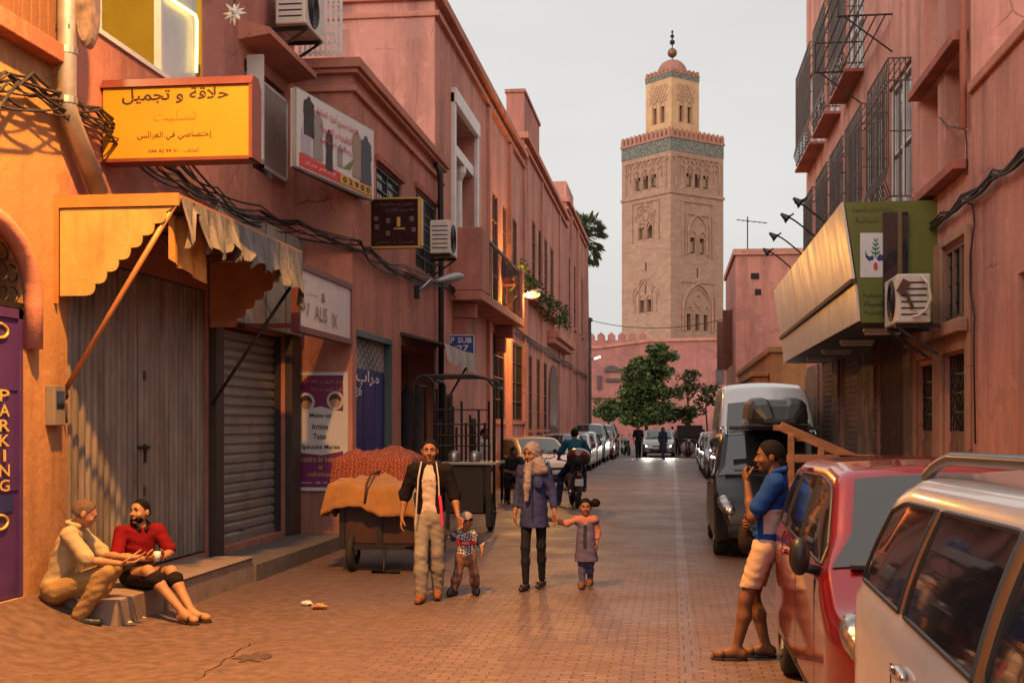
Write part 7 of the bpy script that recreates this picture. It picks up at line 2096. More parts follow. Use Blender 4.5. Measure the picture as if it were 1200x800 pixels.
# litter on the paving
PAPER = material('paper_scrap', (.62, .58, .54), .8)
rg = random.Random(8)
for px, py, s_, lab in ((360, 708, .05, 'white crumpled paper scrap on road below the handcart'), (374, 712, .06, 'tan cardboard scrap beside the white paper scrap'), (150, 730, .03, 'small white scrap by the step end, nearest the seated men'), (168, 724, .02, 'tiny white scrap under the sandal of the seated man'), (76, 736, .035, 'white crumpled tissue at the foot of the squatting man'), (350, 650, .05, 'pale paper scrap near the second step')):
    c = onZ(px, py, .01 if px > 170 else .03); m = MB(); m.ball((0, 0, 0), (s_ * 1.3, s_, s_ * .45), 9, 6)
    m.v = [(x * rg.uniform(.6, 1.3), y * rg.uniform(.6, 1.3), z * rg.uniform(.5, 1.4)) for x, y, z in m.v]; m.xform(Matrix.Translation(c + Vector((0, 0, s_ * .3))))
    o = m.build('paper_scrap', PAPER if 'tan' not in lab else WOODO, None); tag(o, lab, 'litter')
# ================================================================== PEOPLE
# each body is one surface grown from tapered limbs that melt into each other; clothes are looser surfaces over it
def n3(v): return np.array(v, float)
class SDF:
    def __init__(s): s.ops = []; s.lo = np.array([9e9] * 3); s.hi = -s.lo
    def grow(s, p, r):
        s.lo = np.minimum(s.lo, n3(p) - r); s.hi = np.maximum(s.hi, n3(p) + r)
    def cap(s, a, b, ra, rb, k=.03):
        s.ops.append(('c', n3(a), n3(b), ra, rb, k)); s.grow(a, ra); s.grow(b, rb); return s
    def chain(s, pts, rs, k=.03):
        for i in range(len(pts) - 1): s.cap(pts[i], pts[i + 1], rs[i], rs[i + 1], k)
        return s
    def ell(s, c, r, k=.03, R=None):
        s.ops.append(('e', n3(c), n3(r), R, None, k)); s.grow(c, max(r)); return s
    def cut_ell(s, c, r, k=.006, R=None): s.ops.append(('-e', n3(c), n3(r), R, None, k)); return s
    def cut_cap(s, a, b, ra, rb, k=.006): s.ops.append(('-c', n3(a), n3(b), ra, rb, k)); return s
    def half(s, p, n, k=.004):
        """keep the side the normal points away from"""
        n = n3(n); s.ops.append(('h', n3(p), n / np.linalg.norm(n), 0, 0, k)); return s
    def slab(s, p, n): return s.half(p, n)
    def wrinkle(s, amp, freq, seed=0, p=None, rad=None): s.ops.append(('w', amp, freq, seed, None, 0)); return s
    def ev(s, P):
        d = np.full(len(P), 9.0); first = True
        for op in s.ops:
            t, a, b, c, e, k = op
            if t in ('c', '-c'):
                ba = b - a; L2 = max(1e-12, ba @ ba); pa = P - a; h = np.clip(pa @ ba / L2, 0, 1)
                v = np.linalg.norm(pa - h[:, None] * ba, axis=1) - (c + (e - c) * h)
            elif t in ('e', '-e'):
                q = P - a
                if c is not None: q = q @ c
                k0 = np.linalg.norm(q / b, axis=1); k1 = np.linalg.norm(q / (b * b), axis=1) + 1e-9; v = k0 * (k0 - 1) / k1
            elif t == 'h': v = (P - a) @ b
            if t in ('c', 'e'):
                h = np.clip(.5 + .5 * (d - v) / k, 0, 1); d = d + (v - d) * h - k * h * (1 - h)
            elif t in ('-c', '-e'):
                v = -v; h = np.clip(.5 - .5 * (d - v) / k, 0, 1); d = d + (v - d) * h + k * h * (1 - h)
            elif t == 'h':
                h = np.clip(.5 - .5 * (d - v) / k, 0, 1); d = d + (v - d) * h + k * h * (1 - h)
            elif t == 'w':
                f = b; sd = c
                w = np.sin(P[:, 0] * f + 1.3 * np.sin(P[:, 2] * f * .8 + sd) + sd) * np.sin(P[:, 2] * f * 1.3 + 1.1 * np.sin(P[:, 1] * f + sd * 2)) + .6 * np.sin((P[:, 0] + P[:, 1]) * f * .7 + P[:, 2] * f * 2.1 + sd)
                d = d + a * w * (.35 + .65 * np.sin(P[:, 0] * 11 + P[:, 2] * 7 + c) ** 2) * .85
        return d
    def mesh(s, h):
        lo = s.lo - 2.5 * h; n = np.ceil((s.hi - lo + 2.5 * h) / h).astype(int) + 1
        ax = [lo[i] + h * np.arange(n[i]) for i in range(3)]
        X, Y, Z = np.meshgrid(*ax, indexing='ij'); D = s.ev(np.stack([X.ravel(), Y.ravel(), Z.ravel()], 1)).reshape(n)
        cs = [(0, 0, 0), (1, 0, 0), (0, 1, 0), (1, 1, 0), (0, 0, 1), (1, 0, 1), (0, 1, 1), (1, 1, 1)]
        sl = lambda o: D[o[0]:n[0] - 1 + o[0], o[1]:n[1] - 1 + o[1], o[2]:n[2] - 1 + o[2]]
        C = [sl(o) for o in cs]; cnt = sum((c < 0).astype(int) for c in C); act = (cnt > 0) & (cnt < 8)
        I = np.argwhere(act); idx = -np.ones(act.shape, int); idx[act] = np.arange(len(I))
        pos = np.zeros((len(I), 3)); num = np.zeros(len(I))
        V = [c[act] for c in C]
        for a in range(8):
            for b in range(a + 1, 8):
                df = [cs[b][i] - cs[a][i] for i in range(3)]
                if sum(map(abs, df)) != 1: continue
                va, vb = V[a], V[b]; cr = (va < 0) != (vb < 0); t = np.where(cr, va / np.where(cr, va - vb, 1), 0)
                for i in range(3): pos[:, i] += np.where(cr, cs[a][i] + df[i] * t, 0)
                num += cr
        pos = lo + h * (I + pos / num[:, None])
        F_ = []
        for axn in range(3):
            o = [0, 0, 0]; o[axn] = 1
            A = D[:n[0] - o[0], :n[1] - o[1], :n[2] - o[2]]; B = D[o[0]:, o[1]:, o[2]:]
            E = np.argwhere((A < 0) != (B < 0)); u, w = (axn + 1) % 3, (axn + 2) % 3
            E = E[(E[:, u] >= 1) & (E[:, w] >= 1) & (E[:, u] < n[u] - 1) & (E[:, w] < n[w] - 1)]
            if not len(E): continue
            def g(du, dw):
                q = E.copy(); q[:, u] += du; q[:, w] += dw; return idx[q[:, 0], q[:, 1], q[:, 2]]
            Q = np.stack([g(-1, -1), g(0, -1), g(0, 0), g(-1, 0)], 1)
            flip = A[E[:, 0], E[:, 1], E[:, 2]] > 0; Q[flip] = Q[flip][:, ::-1]
            F_.append(Q[(Q >= 0).all(1)])
        return pos, np.concatenate(F_)
def emit(name, parts, mats, parent):
    v, f, mi, o = [], [], [], 0
    for k, (p, q) in enumerate(parts):
        v.append(p); f.append(q + o); o += len(p)
    v = np.concatenate(v); f = np.concatenate(f)
    me = bpy.data.meshes.new(name)
    me.vertices.add(len(v)); me.vertices.foreach_set('co', v.ravel().astype(np.float32))
    me.loops.add(len(f) * 4); me.loops.foreach_set('vertex_index', f.ravel().astype(np.int32))
    me.polygons.add(len(f)); me.polygons.foreach_set('loop_start', np.arange(0, len(f) * 4, 4, dtype=np.int32))
    me.polygons.foreach_set('use_smooth', np.ones(len(f), bool))
    me.materials.append(mats); me.update(calc_edges=True); me.validate()
    ob = bpy.data.objects.new(name, me); COL.objects.link(ob); ob.parent = parent
    return ob
def skin(name, c): return material(name, c, .55, var=.14, scale=9, spec=.35, bump=.06, bscale=90)
def cloth(name, c, var=.18, **k): return material(name, c, .88, var=var, scale=k.pop('scale', 6), bump=.3, bscale=70, spec=.12, **k)
SKIN1 = skin('skin_brown', (.27, .125, .065)); SKIN2 = skin('skin_tan', (.38, .19, .10)); SKIN3 = skin('skin_dark', (.16, .07, .038))
HAIR = material('black_hair', (.007, .005, .005), .7, var=.4, spec=.15, scale=30, bump=.5, bscale=120); GHAIR = material('grey_brown_hair', (.13, .085, .06), .8, spec=.15, var=.4, scale=30, bump=.5, bscale=120)
EYEW = material('eye_white', (.55, .50, .46), .3); 
def rotz(v, a): return np.array([v[0] * cos(a) - v[1] * sin(a), v[0] * sin(a) + v[1] * cos(a), v[2]])
def head_frame(yaw, pitch, roll=0):
    cy, sy, cp, sp, cr, sr = cos(yaw), sin(yaw), cos(pitch), sin(pitch), cos(roll), sin(roll)
    Rz = np.array([[cy, -sy, 0], [sy, cy, 0], [0, 0, 1]]); Rx = np.array([[1, 0, 0], [0, cp, -sp], [0, sp, cp]]); Ry = np.array([[cr, 0, sr], [0, 1, 0], [-sr, 0, cr]])
    return Rz @ Rx @ Ry
def head(S_, c, R, hs, child=False):
    """face looks along local -y; hs = head height"""
    k = hs / .23
    L = lambda p: c + R @ (n3(p) * k)
    S_.ell(L((0, .012, .022)), n3((.075, .095, .088)) * k, .02, R)
    S_.ell(L((0, -.018, -.045)), n3((.056 + .006 * child, .066, .062)) * k, .035 * k, R)
    S_.ell(L((0, -.058, -.092)), n3((.024, .022, .018)) * k, .025 * k, R)        # chin
    for sx in (-1, 1):
        S_.ell(L((sx * .038, -.056, -.028)), n3((.024, .024, .022)) * k, .02 * k, R)   # cheek
        S_.ell(L((sx * .077, .018, -.008)), n3((.011, .022, .032)) * k, .008 * k, R)   # ear
        S_.cut_ell(L((sx * .031, -.092, .012)), n3((.020, .020, .012)) * k, .012 * k, R)
        S_.ell(L((sx * .030, -.080, .029)), n3((.024, .010, .007)) * k, .010 * k, R)   # brow
    nl = .012 if child else .020
    S_.cap(L((0, -.078, .012)), L((0, -.090 - nl * .6, -.024)), .008 * k, (.013 if child else .0135) * k, .012 * k)
    for sx in (-1, 1): S_.ell(L((sx * .012, -.090, -.028)), n3((.009, .010, .008)) * k, .006 * k, R)
    S_.ell(L((0, -.080, -.052)), n3((.024, .013, .007)) * k, .007 * k, R); S_.ell(L((0, -.078, -.064)), n3((.020, .013, .008)) * k, .007 * k, R)
    S_.cut_cap(L((-.020, -.096, -.0575)), L((.020, -.096, -.0575)), .0025 * k, .0025 * k, .004 * k)
    return L, k
def eyes(L, k, R, parent):
    for sx in (-1, 1):
        m = MB(); m.ball((0, 0, 0), (.0135 * k, .008 * k, .0085 * k), 10, 7)
        M = Matrix([list(r) for r in R]).to_4x4(); M.translation = Vector(L((sx * .031, -.0735, .011))); m.xform(M); e = m.build('eye', EYEW, parent, smooth=True)
        m = MB(); m.ball((0, 0, 0), (.0062 * k, .004 * k, .0068 * k), 8, 6); M = M.copy(); M.translation = Vector(L((sx * .031, -.0795, .011))); m.xform(M); m.build('iris', DARK, e, smooth=True)
        m = MB(); p0, p1, p2 = L((sx * .012, -.091, .030)), L((sx * .030, -.090, .035)), L((sx * .048, -.078, .029)); m.tube([p0, p1, p2], .0042 * k, 5); m.build('eyebrow', HAIR, parent, smooth=True)
def hand(S_, wrist, d, pn, side, size=.18, curl=.5, spread=1.0):
    """d: wrist to fingers, pn: where the palm faces, side: the thumb's side (unit vectors)"""
    d = n3(d) / np.linalg.norm(d); pn = n3(pn); pn = pn - d * (pn @ d); pn /= np.linalg.norm(pn); sd = np.cross(d, pn); 
    if sd @ n3(side) < 0: sd = -sd
    w = n3(wrist); k = size / .18
    pal = w + d * .05 * k
    for q in (-.026, -.009, .009, .026): S_.cap(w + d * .012 * k + sd * q * .6 * k, w + d * .088 * k + sd * q * k, .013 * k, .0115 * k, .012 * k)
    for i, (off, ln) in enumerate(((.028, .072), (.010, .080), (-.010, .074), (-.027, .058))):
        p = w + d * .088 * k + sd * off * k; dd = d + sd * off * 1.6 * spread; dd /= np.linalg.norm(dd); a = curl * .5
        for j, (f, r) in enumerate(((.46, .0092), (.31, .0082), (.23, .0072))):
            v = dd * cos(a) + pn * sin(a); q = p + v * ln * f * k * 1.0; S_.cap(p, q, r * k, (r - .0008) * k, .004 * k); p = q; a += curl * (.9 if j == 0 else .7)
    p = w + d * .022 * k + sd * .026 * k
    for f, (ud, us, up), r in ((.042, (.55, .75, .25), .0125), (.032, (.8, .35, .35 + .3 * curl), .0105), (.024, (.9, .1, .3 + .5 * curl), .009)):
        v = d * ud + sd * us + pn * up; v /= np.linalg.norm(v); q = p + v * f * k; S_.cap(p, q, r * k, r * .9 * k, .006 * k); p = q
def limb_body(S_, J, g=1.0, H=1.7, female=False, child=False):
    """skin over the joints; J in metres, local, facing -y"""
    h = H / 1.7 * g
    sw = .145 if not female else .132
    S_.chain([J['neck'] - n3((0, 0, .02)), J['headc'] - (J['headc'] - J['neck']) * .25], [.056 * h, .052 * h], .03)
    for s_ in 'lr':
        S_.chain([J['sh' + s_], J['el' + s_]], [.044 * h, .037 * h], .03); S_.chain([J['el' + s_], J['el' + s_] * .6 + J['wr' + s_] * .4, J['wr' + s_]], [.037 * h, .036 * h, .024 * h], .02)
        S_.chain([J['hip' + s_], J['kn' + s_]], [.078 * h, .052 * h], .04)
        kn, an = J['kn' + s_], J['an' + s_]; S_.chain([kn, kn * .66 + an * .34 + n3((0, .012, 0)), an], [.054 * h, .054 * h, .033 * h], .03)
    torso(S_, J, h, 0, female)
def torso(S_, J, h, e, female=False, k=.05):
    up = J['neck'] - J['pel']; up = up / np.linalg.norm(up)
    ax = J['shr'] - J['shl']; ax = ax / np.linalg.norm(ax); f = np.cross(up, ax); R = np.stack([ax, f, up], 1)
    ch = J['pel'] * .36 + J['neck'] * .64; wa = J['pel'] * .68 + J['neck'] * .32
    S_.ell(ch, (.132 * h + e, .098 * h + e, .185 * h + e), k, R); S_.ell(wa, (.112 * h + e, .088 * h + e, .17 * h), k, R); S_.ell(J['pel'], (.132 * h + e, .10 * h + e, .14 * h), k, R)
    for s_ in 'lr': S_.cap(J['neck'] - up * .03, J['sh' + s_], .050 * h + e * .6, .044 * h + e, .045)
    if female:
        for sx in (-1, 1): S_.ell(ch + R @ n3((sx * .07, -.085, -.02)) * h, (.06 * h, .055 * h, .06 * h), .04)
    return R
def foot(S_, an, yaw, ln=.25, up=0, h=1.0):
    d = rotz((0, -1, 0), yaw); a = n3(an); g = a[2] - up
    S_.cap(a + n3((0, 0, .0)), a - d * .04 * h + n3((0, 0, -g + .035 * h)), .036 * h, .032 * h, .03)
    S_.cap(a - d * .045 * h + n3((0, 0, -g + .032 * h)), a + d * (ln * .62) * h + n3((0, 0, -g + .026 * h)), .034 * h, .028 * h, .03); S_.cap(a + d * .02 + n3((0, 0, -.015)), a + d * ln * .5 * h + n3((0, 0, -g + .03)), .034 * h, .030 * h, .03)
    S_.cap(a + d * (ln * .5) * h + n3((.018, 0, -g + .024 * h)), a + d * (ln * .62) * h + n3((-.018, 0, -g + .022 * h)), .026 * h, .024 * h, .02)
def sole(parent, an, yaw, mt, ln=.26, w=.092, up=0.0, th=.02, tilt=0, name='shoe', upper=0, open_=False, toe_c=None):
    d = Vector(rotz((0, -1, 0), yaw)); s = Vector((-d.y, d.x, 0)); c = Vector((an[0], an[1], up)) + d * ln * .2
    m = MB(); pts = []
    for k in range(24):
        a = 2 * pi * k / 24; u = cos(a); v = sin(a); wid = w / 2 * (1 + .18 * u); pts.append(c + d * (u * ln / 2) + s * (v * wid) + Vector((0, 0, .002)))
    m.prism(pts, (0, 0, th)); o = m.build(name, mt, parent, bevel=.004)
    return o
def shoe_sdf(S_, an, yaw, ln=.27, up=0, h=1.0, r=.042):
    d = rotz((0, -1, 0), yaw); a = n3(an); g = a[2] - up
    S_.cap(a - d * .05 * h + n3((0, 0, -g + r * h)), a + d * ln * .60 * h + n3((0, 0, -g + r * .82 * h)), r * h, r * .85 * h, .02); S_.cap(a + n3((0, 0, -.02)), a + d * .05 + n3((0, 0, -g + .05)), .046 * h, .046 * h, .03)
    S_.half(n3((a[0], a[1], up + .004)), (0, 0, -1))
def person(label, loc, rz, group=None): return thing('person', label, 'person', loc, rz, group, local=True)
def hair_cap(c, R, hs, thick=1.0, front=.045, low=-.02, back=-.05, side=.0):
    k = hs / .23; L = lambda p: c + R @ (n3(p) * k); S_ = SDF()
    S_.ell(L((0, .016, .028)), n3((.081 * thick, .100 * thick, .093 * thick)) * k, .02, R); S_.ell(L((0, .05, -.01)), n3((.068, .062, .07)) * k, .03, R)
    n1 = R @ n3((0, -.86, -.52)); S_.half(L((0, -.055, front)), n1, .006); S_.half(L((0, .03, back)), R @ n3((0, .25, -1)), .01)
    S_.wrinkle(.002, 90, 1); return S_
def stand(H=1.7, lean=0, lf=0.0, rf=0.0, hipw=.08, shw=.168):
    """joints of a standing figure, facing -y; lf/rf: fore (+, towards -y) and aft swing of the feet in metres; 'l' is at -x"""
    s = H / 1.7; J = {}
    J['pel'] = n3((0, 0, .93)) * s; J['neck'] = n3((0, .0, 1.43)) * s; J['headc'] = n3((0, -.015, 1.575)) * s
    for q, sx, f in (('l', -1, lf), ('r', 1, rf)):
        J['sh' + q] = n3((sx * shw, .005, 1.38)) * s; J['hip' + q] = n3((sx * hipw, 0, .88)) * s
        J['an' + q] = n3((sx * hipw * .9, -f, .085 + max(0, -f) * .22)) * s; J['kn' + q] = (J['hip' + q] + J['an' + q]) / 2 + n3((sx * .005, -.03 - abs(f) * .12, .01)) * s
        J['el' + q] = n3((sx * (shw + .05), .04, 1.10)) * s; J['wr' + q] = n3((sx * (shw + .05), -.03, .86)) * s
    return J
def trousers(J, h, e=.014, top=None, cuff=None, flare=1.0, amp=.004):
    S_ = SDF()
    for q in 'lr':
        S_.chain([J['hip' + q], J['kn' + q]], [.080 * h + e, .054 * h + e], .04); kn, an = J['kn' + q], J['an' + q]
        S_.chain([kn, kn * .6 + an * .4, an * .97 + kn * .03], [.054 * h + e, (.050 * h + e) * flare, (.038 * h + e) * flare], .03)
    S_.ell(J['pel'] - n3((0, 0, .02)), (.134 * h + e, .104 * h + e, .15 * h), .04)
    if top is not None: S_.half((0, 0, top), (0, 0, 1))
    if cuff is not None: S_.half((0, 0, cuff), (0, 0, -1))
    S_.wrinkle(amp, 42, 2.0); return S_
def shirt(J, h, e=.014, sleeve=.6, hem=None, female=False, flare=0.0, amp=.004, collar=.0, seed=1.0, frac2=0):
    S_ = SDF(); R = torso(S_, J, h, e, female)
    for q in 'lr':
        a, b, c = J['sh' + q], J['el' + q], J['wr' + q]
        if sleeve <= 1: S_.cap(a, a + (b - a) * sleeve, .047 * h + e, .046 * h + e * 1.2, .035)
        else: S_.cap(a, b, .046 * h + e, .040 * h + e, .035); S_.cap(b, b + (c - b) * (sleeve - 1), .040 * h + e, .034 * h + e, .03)
    if flare: S_.cap(J['pel'] + n3((0, 0, .05)), J['pel'] - n3((0, 0, flare)), .14 * h, .16 * h, .05)
    if hem is not None: S_.half((0, 0, hem), (0, 0, -1))
    nk = J['neck'] + n3((0, 0, .045 * h + collar)); S_.half(nk, (J['neck'] - J['pel']) / np.linalg.norm(J['neck'] - J['pel']) + n3((0, -.55, 0)))
    S_.wrinkle(amp, 34, seed); return S_
HB = .0085

# ---- 1. the man walking with a hand to the small boy
JEANS = cloth('faded_jeans', (.25, .22, .19), var=.35, scale=4, dirt=(.07, .07, .09), dirt_amt=.6, dscale=5); DKJACK = cloth('black_jacket', (.012, .010, .012)); TEE = cloth('grey_white_tee', (.50, .40, .36), var=.08)
PINKT = material('pink_trim', (.60, .04, .13), .6); PALETRIM = material('pale_piping', (.5, .45, .42), .6)
pos = onZ(504, 703, 0)
p1 = person('man in open black jacket, pale t-shirt and faded jeans walking with a small boy', (pos.x, pos.y, 0), .06)
J = stand(1.64, lf=.17, rf=-.10, hipw=.078, shw=.172); J['ell'] = n3((-.265, .06, 1.08)); J['wrl'] = n3((-.29, -.0, .85)); J['elr'] = n3((.245, .03, 1.08)); J['wrr'] = n3((.30, -.09, .86)); J['headc'] += n3((0.0, -.01, .01))
S_ = SDF(); limb_body(S_, J, 1, 1.66); R = head_frame(.06, .06); H1 = SDF(); L, k = head(H1, J['headc'], R, .235)
hd = SDF(); hand(hd, J['wrl'], (-.1, -.15, -1), (.9, .2, 0), (0, -1, 0), .175, .55); hand(hd, J['wrr'], (.35, -.2, -1), (-.4, -.5, 0), (0, -1, 0), .175, .8)
emit('body', [S_.mesh(HB), H1.mesh(.0055), hd.mesh(.0048)], SKIN1, p1); eyes(L, k, R, p1)
emit('hair', [hair_cap(J['headc'], R, .235, .97, front=.062).mesh(.007)], HAIR, p1)
emit('jeans', [trousers(J, .96, .013, top=.98, flare=1.18, amp=.0035).mesh(HB)], JEANS, p1)
emit('t_shirt', [shirt(J, .94, .016, .3, hem=.80).mesh(HB)], TEE, p1)
jk = shirt(J, .96, .026, 1.12, hem=.76, amp=.0045, collar=.03); jk.cut_cap((0.0, -.24, 1.50), (.0, -.24, .6), .15, .17, .02); jk.cut_cap((0, -.13, 1.45), (.0, -.17, .6), .07, .10, .02)
emit('jacket', [jk.mesh(HB)], DKJACK, p1)
m = MB(); m.tube([(-.075, -.10, 1.42), (-.10, -.155, 1.25), (-.115, -.165, 1.0), (-.13, -.15, .78)], .008, 5); m.build('piping', PALETRIM, p1)
m = MB(); m.tube([(.075, -.10, 1.42), (.105, -.15, 1.25), (.115, -.165, 1.06)], .007, 5); m.build('piping', PALETRIM, p1); m = MB(); m.tube([(.12, -.168, 1.08), (.135, -.17, .95), (.145, -.155, .78)], .017, 6); m.build('zip_trim', PINKT, p1)
lettering('print', 'ULTRA', (0.005, -.138, 1.225), (1, 0, .02), (0, .06, 1), .03, material('print_tan', (.22, .14, .10), .7), p1, width=.15, off=.004, bold=.02)
TANSH = cloth('tan_shoe', (.22, .09, .045))
for q in 'lr':
    s2_ = SDF(); shoe_sdf(s2_, J['an' + q], .1 if q == 'r' else -.1, .26, up=max(0, J['an' + q][2] - .09)); emit('shoe', [s2_.mesh(.007)], TANSH, p1)
# ---- 2. toddler
pos = onZ(546, 697, 0); p2 = person('toddler in grey cap and patterned red striped shirt holding the man by the hand', (pos.x, pos.y, 0), .12)
H = .90; J = {'pel': n3((0, 0, .43)), 'neck': n3((0, -.01, .67)), 'headc': n3((0.0, -.03, .775))}
for q, sx in (('l', -1), ('r', 1)):
    J['sh' + q] = n3((sx * .098, 0, .635)); J['hip' + q] = n3((sx * .052, 0, .40)); J['kn' + q] = n3((sx * .085, -.035, .23)); J['an' + q] = n3((sx * .105, .0, .06))
J['anl'] = n3((-.13, -.05, .06)); J['anr'] = n3((.10, .03, .06)); J['ell'] = n3((-.16, -.0, .60)); J['wrl'] = n3((-.205, .02, .66)); J['elr'] = n3((.165, .02, .53)); J['wrr'] = n3((.175, -.06, .455))
S_ = SDF(); limb_body(S_, J, .98, .96); R = head_frame(-.25, .08); H1 = SDF(); L, k = head(H1, J['headc'], R, .195, True)
hd = SDF(); hand(hd, J['wrl'], (-.5, .1, .8), (.2, -1, 0), (0, -1, 0), .10, .9); hand(hd, J['wrr'], (.1, -.25, -1), (-.9, 0, 0), (0, -1, 0), .10, .5)
emit('body', [S_.mesh(.0075), H1.mesh(.005), hd.mesh(.004)], SKIN1, p2); eyes(L, k, R, p2)
DIAM = check_mat('diamond_print', (.55, .50, .50), (.07, .07, .10), 42); REDW = cloth('red_band', (.42, .03, .035)); NAVY = cloth('navy_sleeve', (.05, .055, .10)); CAMO = material('camouflage_cloth', (.16, .075, .055), .9, var=.85, scale=14)
emit('trousers', [trousers(J, .60, .012, top=.46, flare=1.2).mesh(.0075)], CAMO, p2)
st = shirt(J, .60, .012, .95, hem=.36); emit('shirt', [st.mesh(.0075)], DIAM, p2)
for q in 'lr':
    s2_ = SDF(); s2_.cap(J['sh' + q], J['sh' + q] * .3 + J['el' + q] * .7, .048, .046, .02); emit('sleeve', [s2_.mesh(.007)], NAVY, p2)
bnd = shirt(J, .60, .0165, .0, hem=.53); bnd.half((0, 0, .585), (0, 0, 1)); emit('chest_band', [bnd.mesh(.007)], REDW, p2)
lettering('print', 'KIDS', (0.0, -.085, .557), (1, 0, 0), (0, .05, 1), .022, material('print_white', (.6, .6, .6), .7), p2, width=.07, off=.006, bold=.02)
emit('hair', [hair_cap(J['headc'], R, .195, .98, front=.05).mesh(.007)], HAIR, p2)
cp = SDF(); Lc = lambda p: J['headc'] + R @ (n3(p) * .195 / .23); cp.ell(Lc((0, .012, .05)), n3((.084, .10, .075)) * .87, .01, R); cp.half(Lc((0, 0, .048)), R @ n3((0, .1, -1))); emit('cap', [cp.mesh(.006)], cloth('grey_cap', (.30, .24, .22)), p2)
m = MB(); pts = [Vector(Lc((.078 * sin(a), -.05 - .10 * cos(a), .052 - .008 * cos(a)))) for a in [-1.35 + 2.7 * k / 12 for k in range(13)]] + [Vector(Lc((.06, -.06, .056))), Vector(Lc((-.06, -.06, .056)))]; m.prism(pts, (0, 0, .006)); m.build('cap_brim', cloth('tan_brim', (.34, .20, .12)), p2)
for q in 'lr':
    s2_ = SDF(); shoe_sdf(s2_, J['an' + q], (.55 if q == 'l' else -.25) * -1, .165, h=.85, r=.036); emit('shoe', [s2_.mesh(.006)], BLACKP, p2)
# ---- 3. woman in headscarf and denim tunic
pos = onZ(626, 690, 0); p3 = person('woman in grey headscarf, long denim shirt and black leggings', (pos.x, pos.y, 0), -.10)
J = stand(1.60, lf=.13, rf=-.10, hipw=.080, shw=.150); J['headc'] += n3((-.02, -.015, .0)); J['ell'] = n3((-.19, .05, 1.05)); J['wrl'] = n3((-.205, -.05, .83)); J['elr'] = n3((.20, .03, 1.05)); J['wrr'] = n3((.24, -.07, .83))
S_ = SDF(); limb_body(S_, J, .92, 1.63, True); R = head_frame(-.45, .20); H1 = SDF(); L, k = head(H1, J['headc'], R, .225)
hd = SDF(); hand(hd, J['wrl'], (0, -.2, -1), (.9, 0, 0), (0, -1, 0), .165, .5); hand(hd, J['wrr'], (.3, -.2, -1), (-.4, -.4, 0), (0, -1, 0), .165, .8)
emit('body', [S_.mesh(HB), H1.mesh(.0055), hd.mesh(.0048)], SKIN1, p3); eyes(L, k, R, p3)
DENIM = cloth('blue_denim', (.032, .040, .125), var=.35, scale=5, dirt=(.12, .12, .20), dirt_amt=.4, dscale=4)
tn = shirt(J, .90, .011, 1.62, hem=.68, female=True, amp=.004, collar=-.01); tn.ops.insert(-3, ('c', n3((0, 0, 1.0)), n3((0, 0, .60)), .125, .175, .05)); tn.lo = np.minimum(tn.lo, n3((-.24, -.24, .6))); tn.hi = np.maximum(tn.hi, n3((.24, .24, 1.)))
tn.cut_cap((0.02, -.25, .60), (.01, -.22, .76), .05, .01, .01)
emit('denim_tunic', [tn.mesh(HB)], DENIM, p3)
for sx in (-1, 1):
    q = SDF(); q.ell((sx * .075, -.145, 1.16), (.05, .012, .055), .01); emit('chest_pocket', [q.mesh(.006)], DENIM, p3)
m = MB(); m.tube([(.0, -.155, 1.28), (0, -.165, 1.1), (0.01, -.165, .95), (.01, -.185, .78)], .006, 5); m.build('placket', cloth('dark_denim', (.03, .035, .09)), p3)
emit('leggings', [trousers(J, .80, .006, top=.9, amp=.002).mesh(HB)], cloth('black_leggings', (.014, .015, .022)), p3)
kk = .225 / .23; Ls = lambda p: J['headc'] + R @ (n3(p) * kk)
sc_ = SDF(); sc_.ell(Ls((0, .018, .024)), n3((.092, .112, .108)), .02, R); sc_.ell(Ls((0, .04, -.07)), n3((.085, .09, .09)), .04, R); sc_.ell(J['neck'] + n3((0, .0, .0)), (.105, .10, .08), .05); sc_.ell(J['neck'] + n3((0, -.02, -.06)), (.12, .10, .06), .05)
sc_.cap(J['neck'] + n3((-.03, -.10, .03)), n3((-.045, -.165, 1.12)), .052, .04, .03); sc_.cap(n3((-.045, -.165, 1.12)), n3((-.05, -.17, .98)), .038, .026, .02)
sc_.cap(J['neck'] + n3((.07, -.04, .02)), n3((.13, -.06, 1.30)), .06, .04, .04)
sc_.cut_ell(Ls((0, -.095, -.012)), n3((.058, .075, .082)), .012, R); sc_.wrinkle(.004, 60, 3); emit('headscarf', [sc_.mesh(.007)], cloth('grey_lilac_scarf', (.235, .195, .21), var=.3, scale=12), p3)
for q in 'lr':
    s2_ = SDF(); shoe_sdf(s2_, J['an' + q], -.15, .235, up=max(0, J['an' + q][2] - .09), r=.032); s2_.half((0, 0, .075 + max(0, J['an' + q][2] - .09)), (0, 0, 1)); emit('shoe', [s2_.mesh(.006)], material('black_flat_shoe', (.02, .016, .016), .4), p3)
# ---- 4. girl
pos = onZ(687, 689, 0); p4 = person('little girl with side bun in denim pinafore holding the woman\'s hand', (pos.x, pos.y, 0), -.08)
H = 1.0; J = {'pel': n3((0, 0, .53)), 'neck': n3((0, 0, .79)), 'headc': n3((-.005, -.02, .895))}
for q, sx in (('l', -1), ('r', 1)):
    J['sh' + q] = n3((sx * .095, 0, .755)); J['hip' + q] = n3((sx * .048, 0, .50)); J['kn' + q] = n3((sx * .045, -.02, .28)); J['an' + q] = n3((sx * .04, 0, .06))
J['anl'] = n3((-.035, -.05, .06)); J['anr'] = n3((.035, .07, .085)); J['ell'] = n3((-.21, -.01, .71)); J['wrl'] = n3((-.345, -.02, .735)); J['elr'] = n3((.125, .02, .62)); J['wrr'] = n3((.125, -.04, .49))
S_ = SDF(); limb_body(S_, J, .98, .98); R = head_frame(.15, .10); H1 = SDF(); L, k = head(H1, J['headc'], R, .185, True)
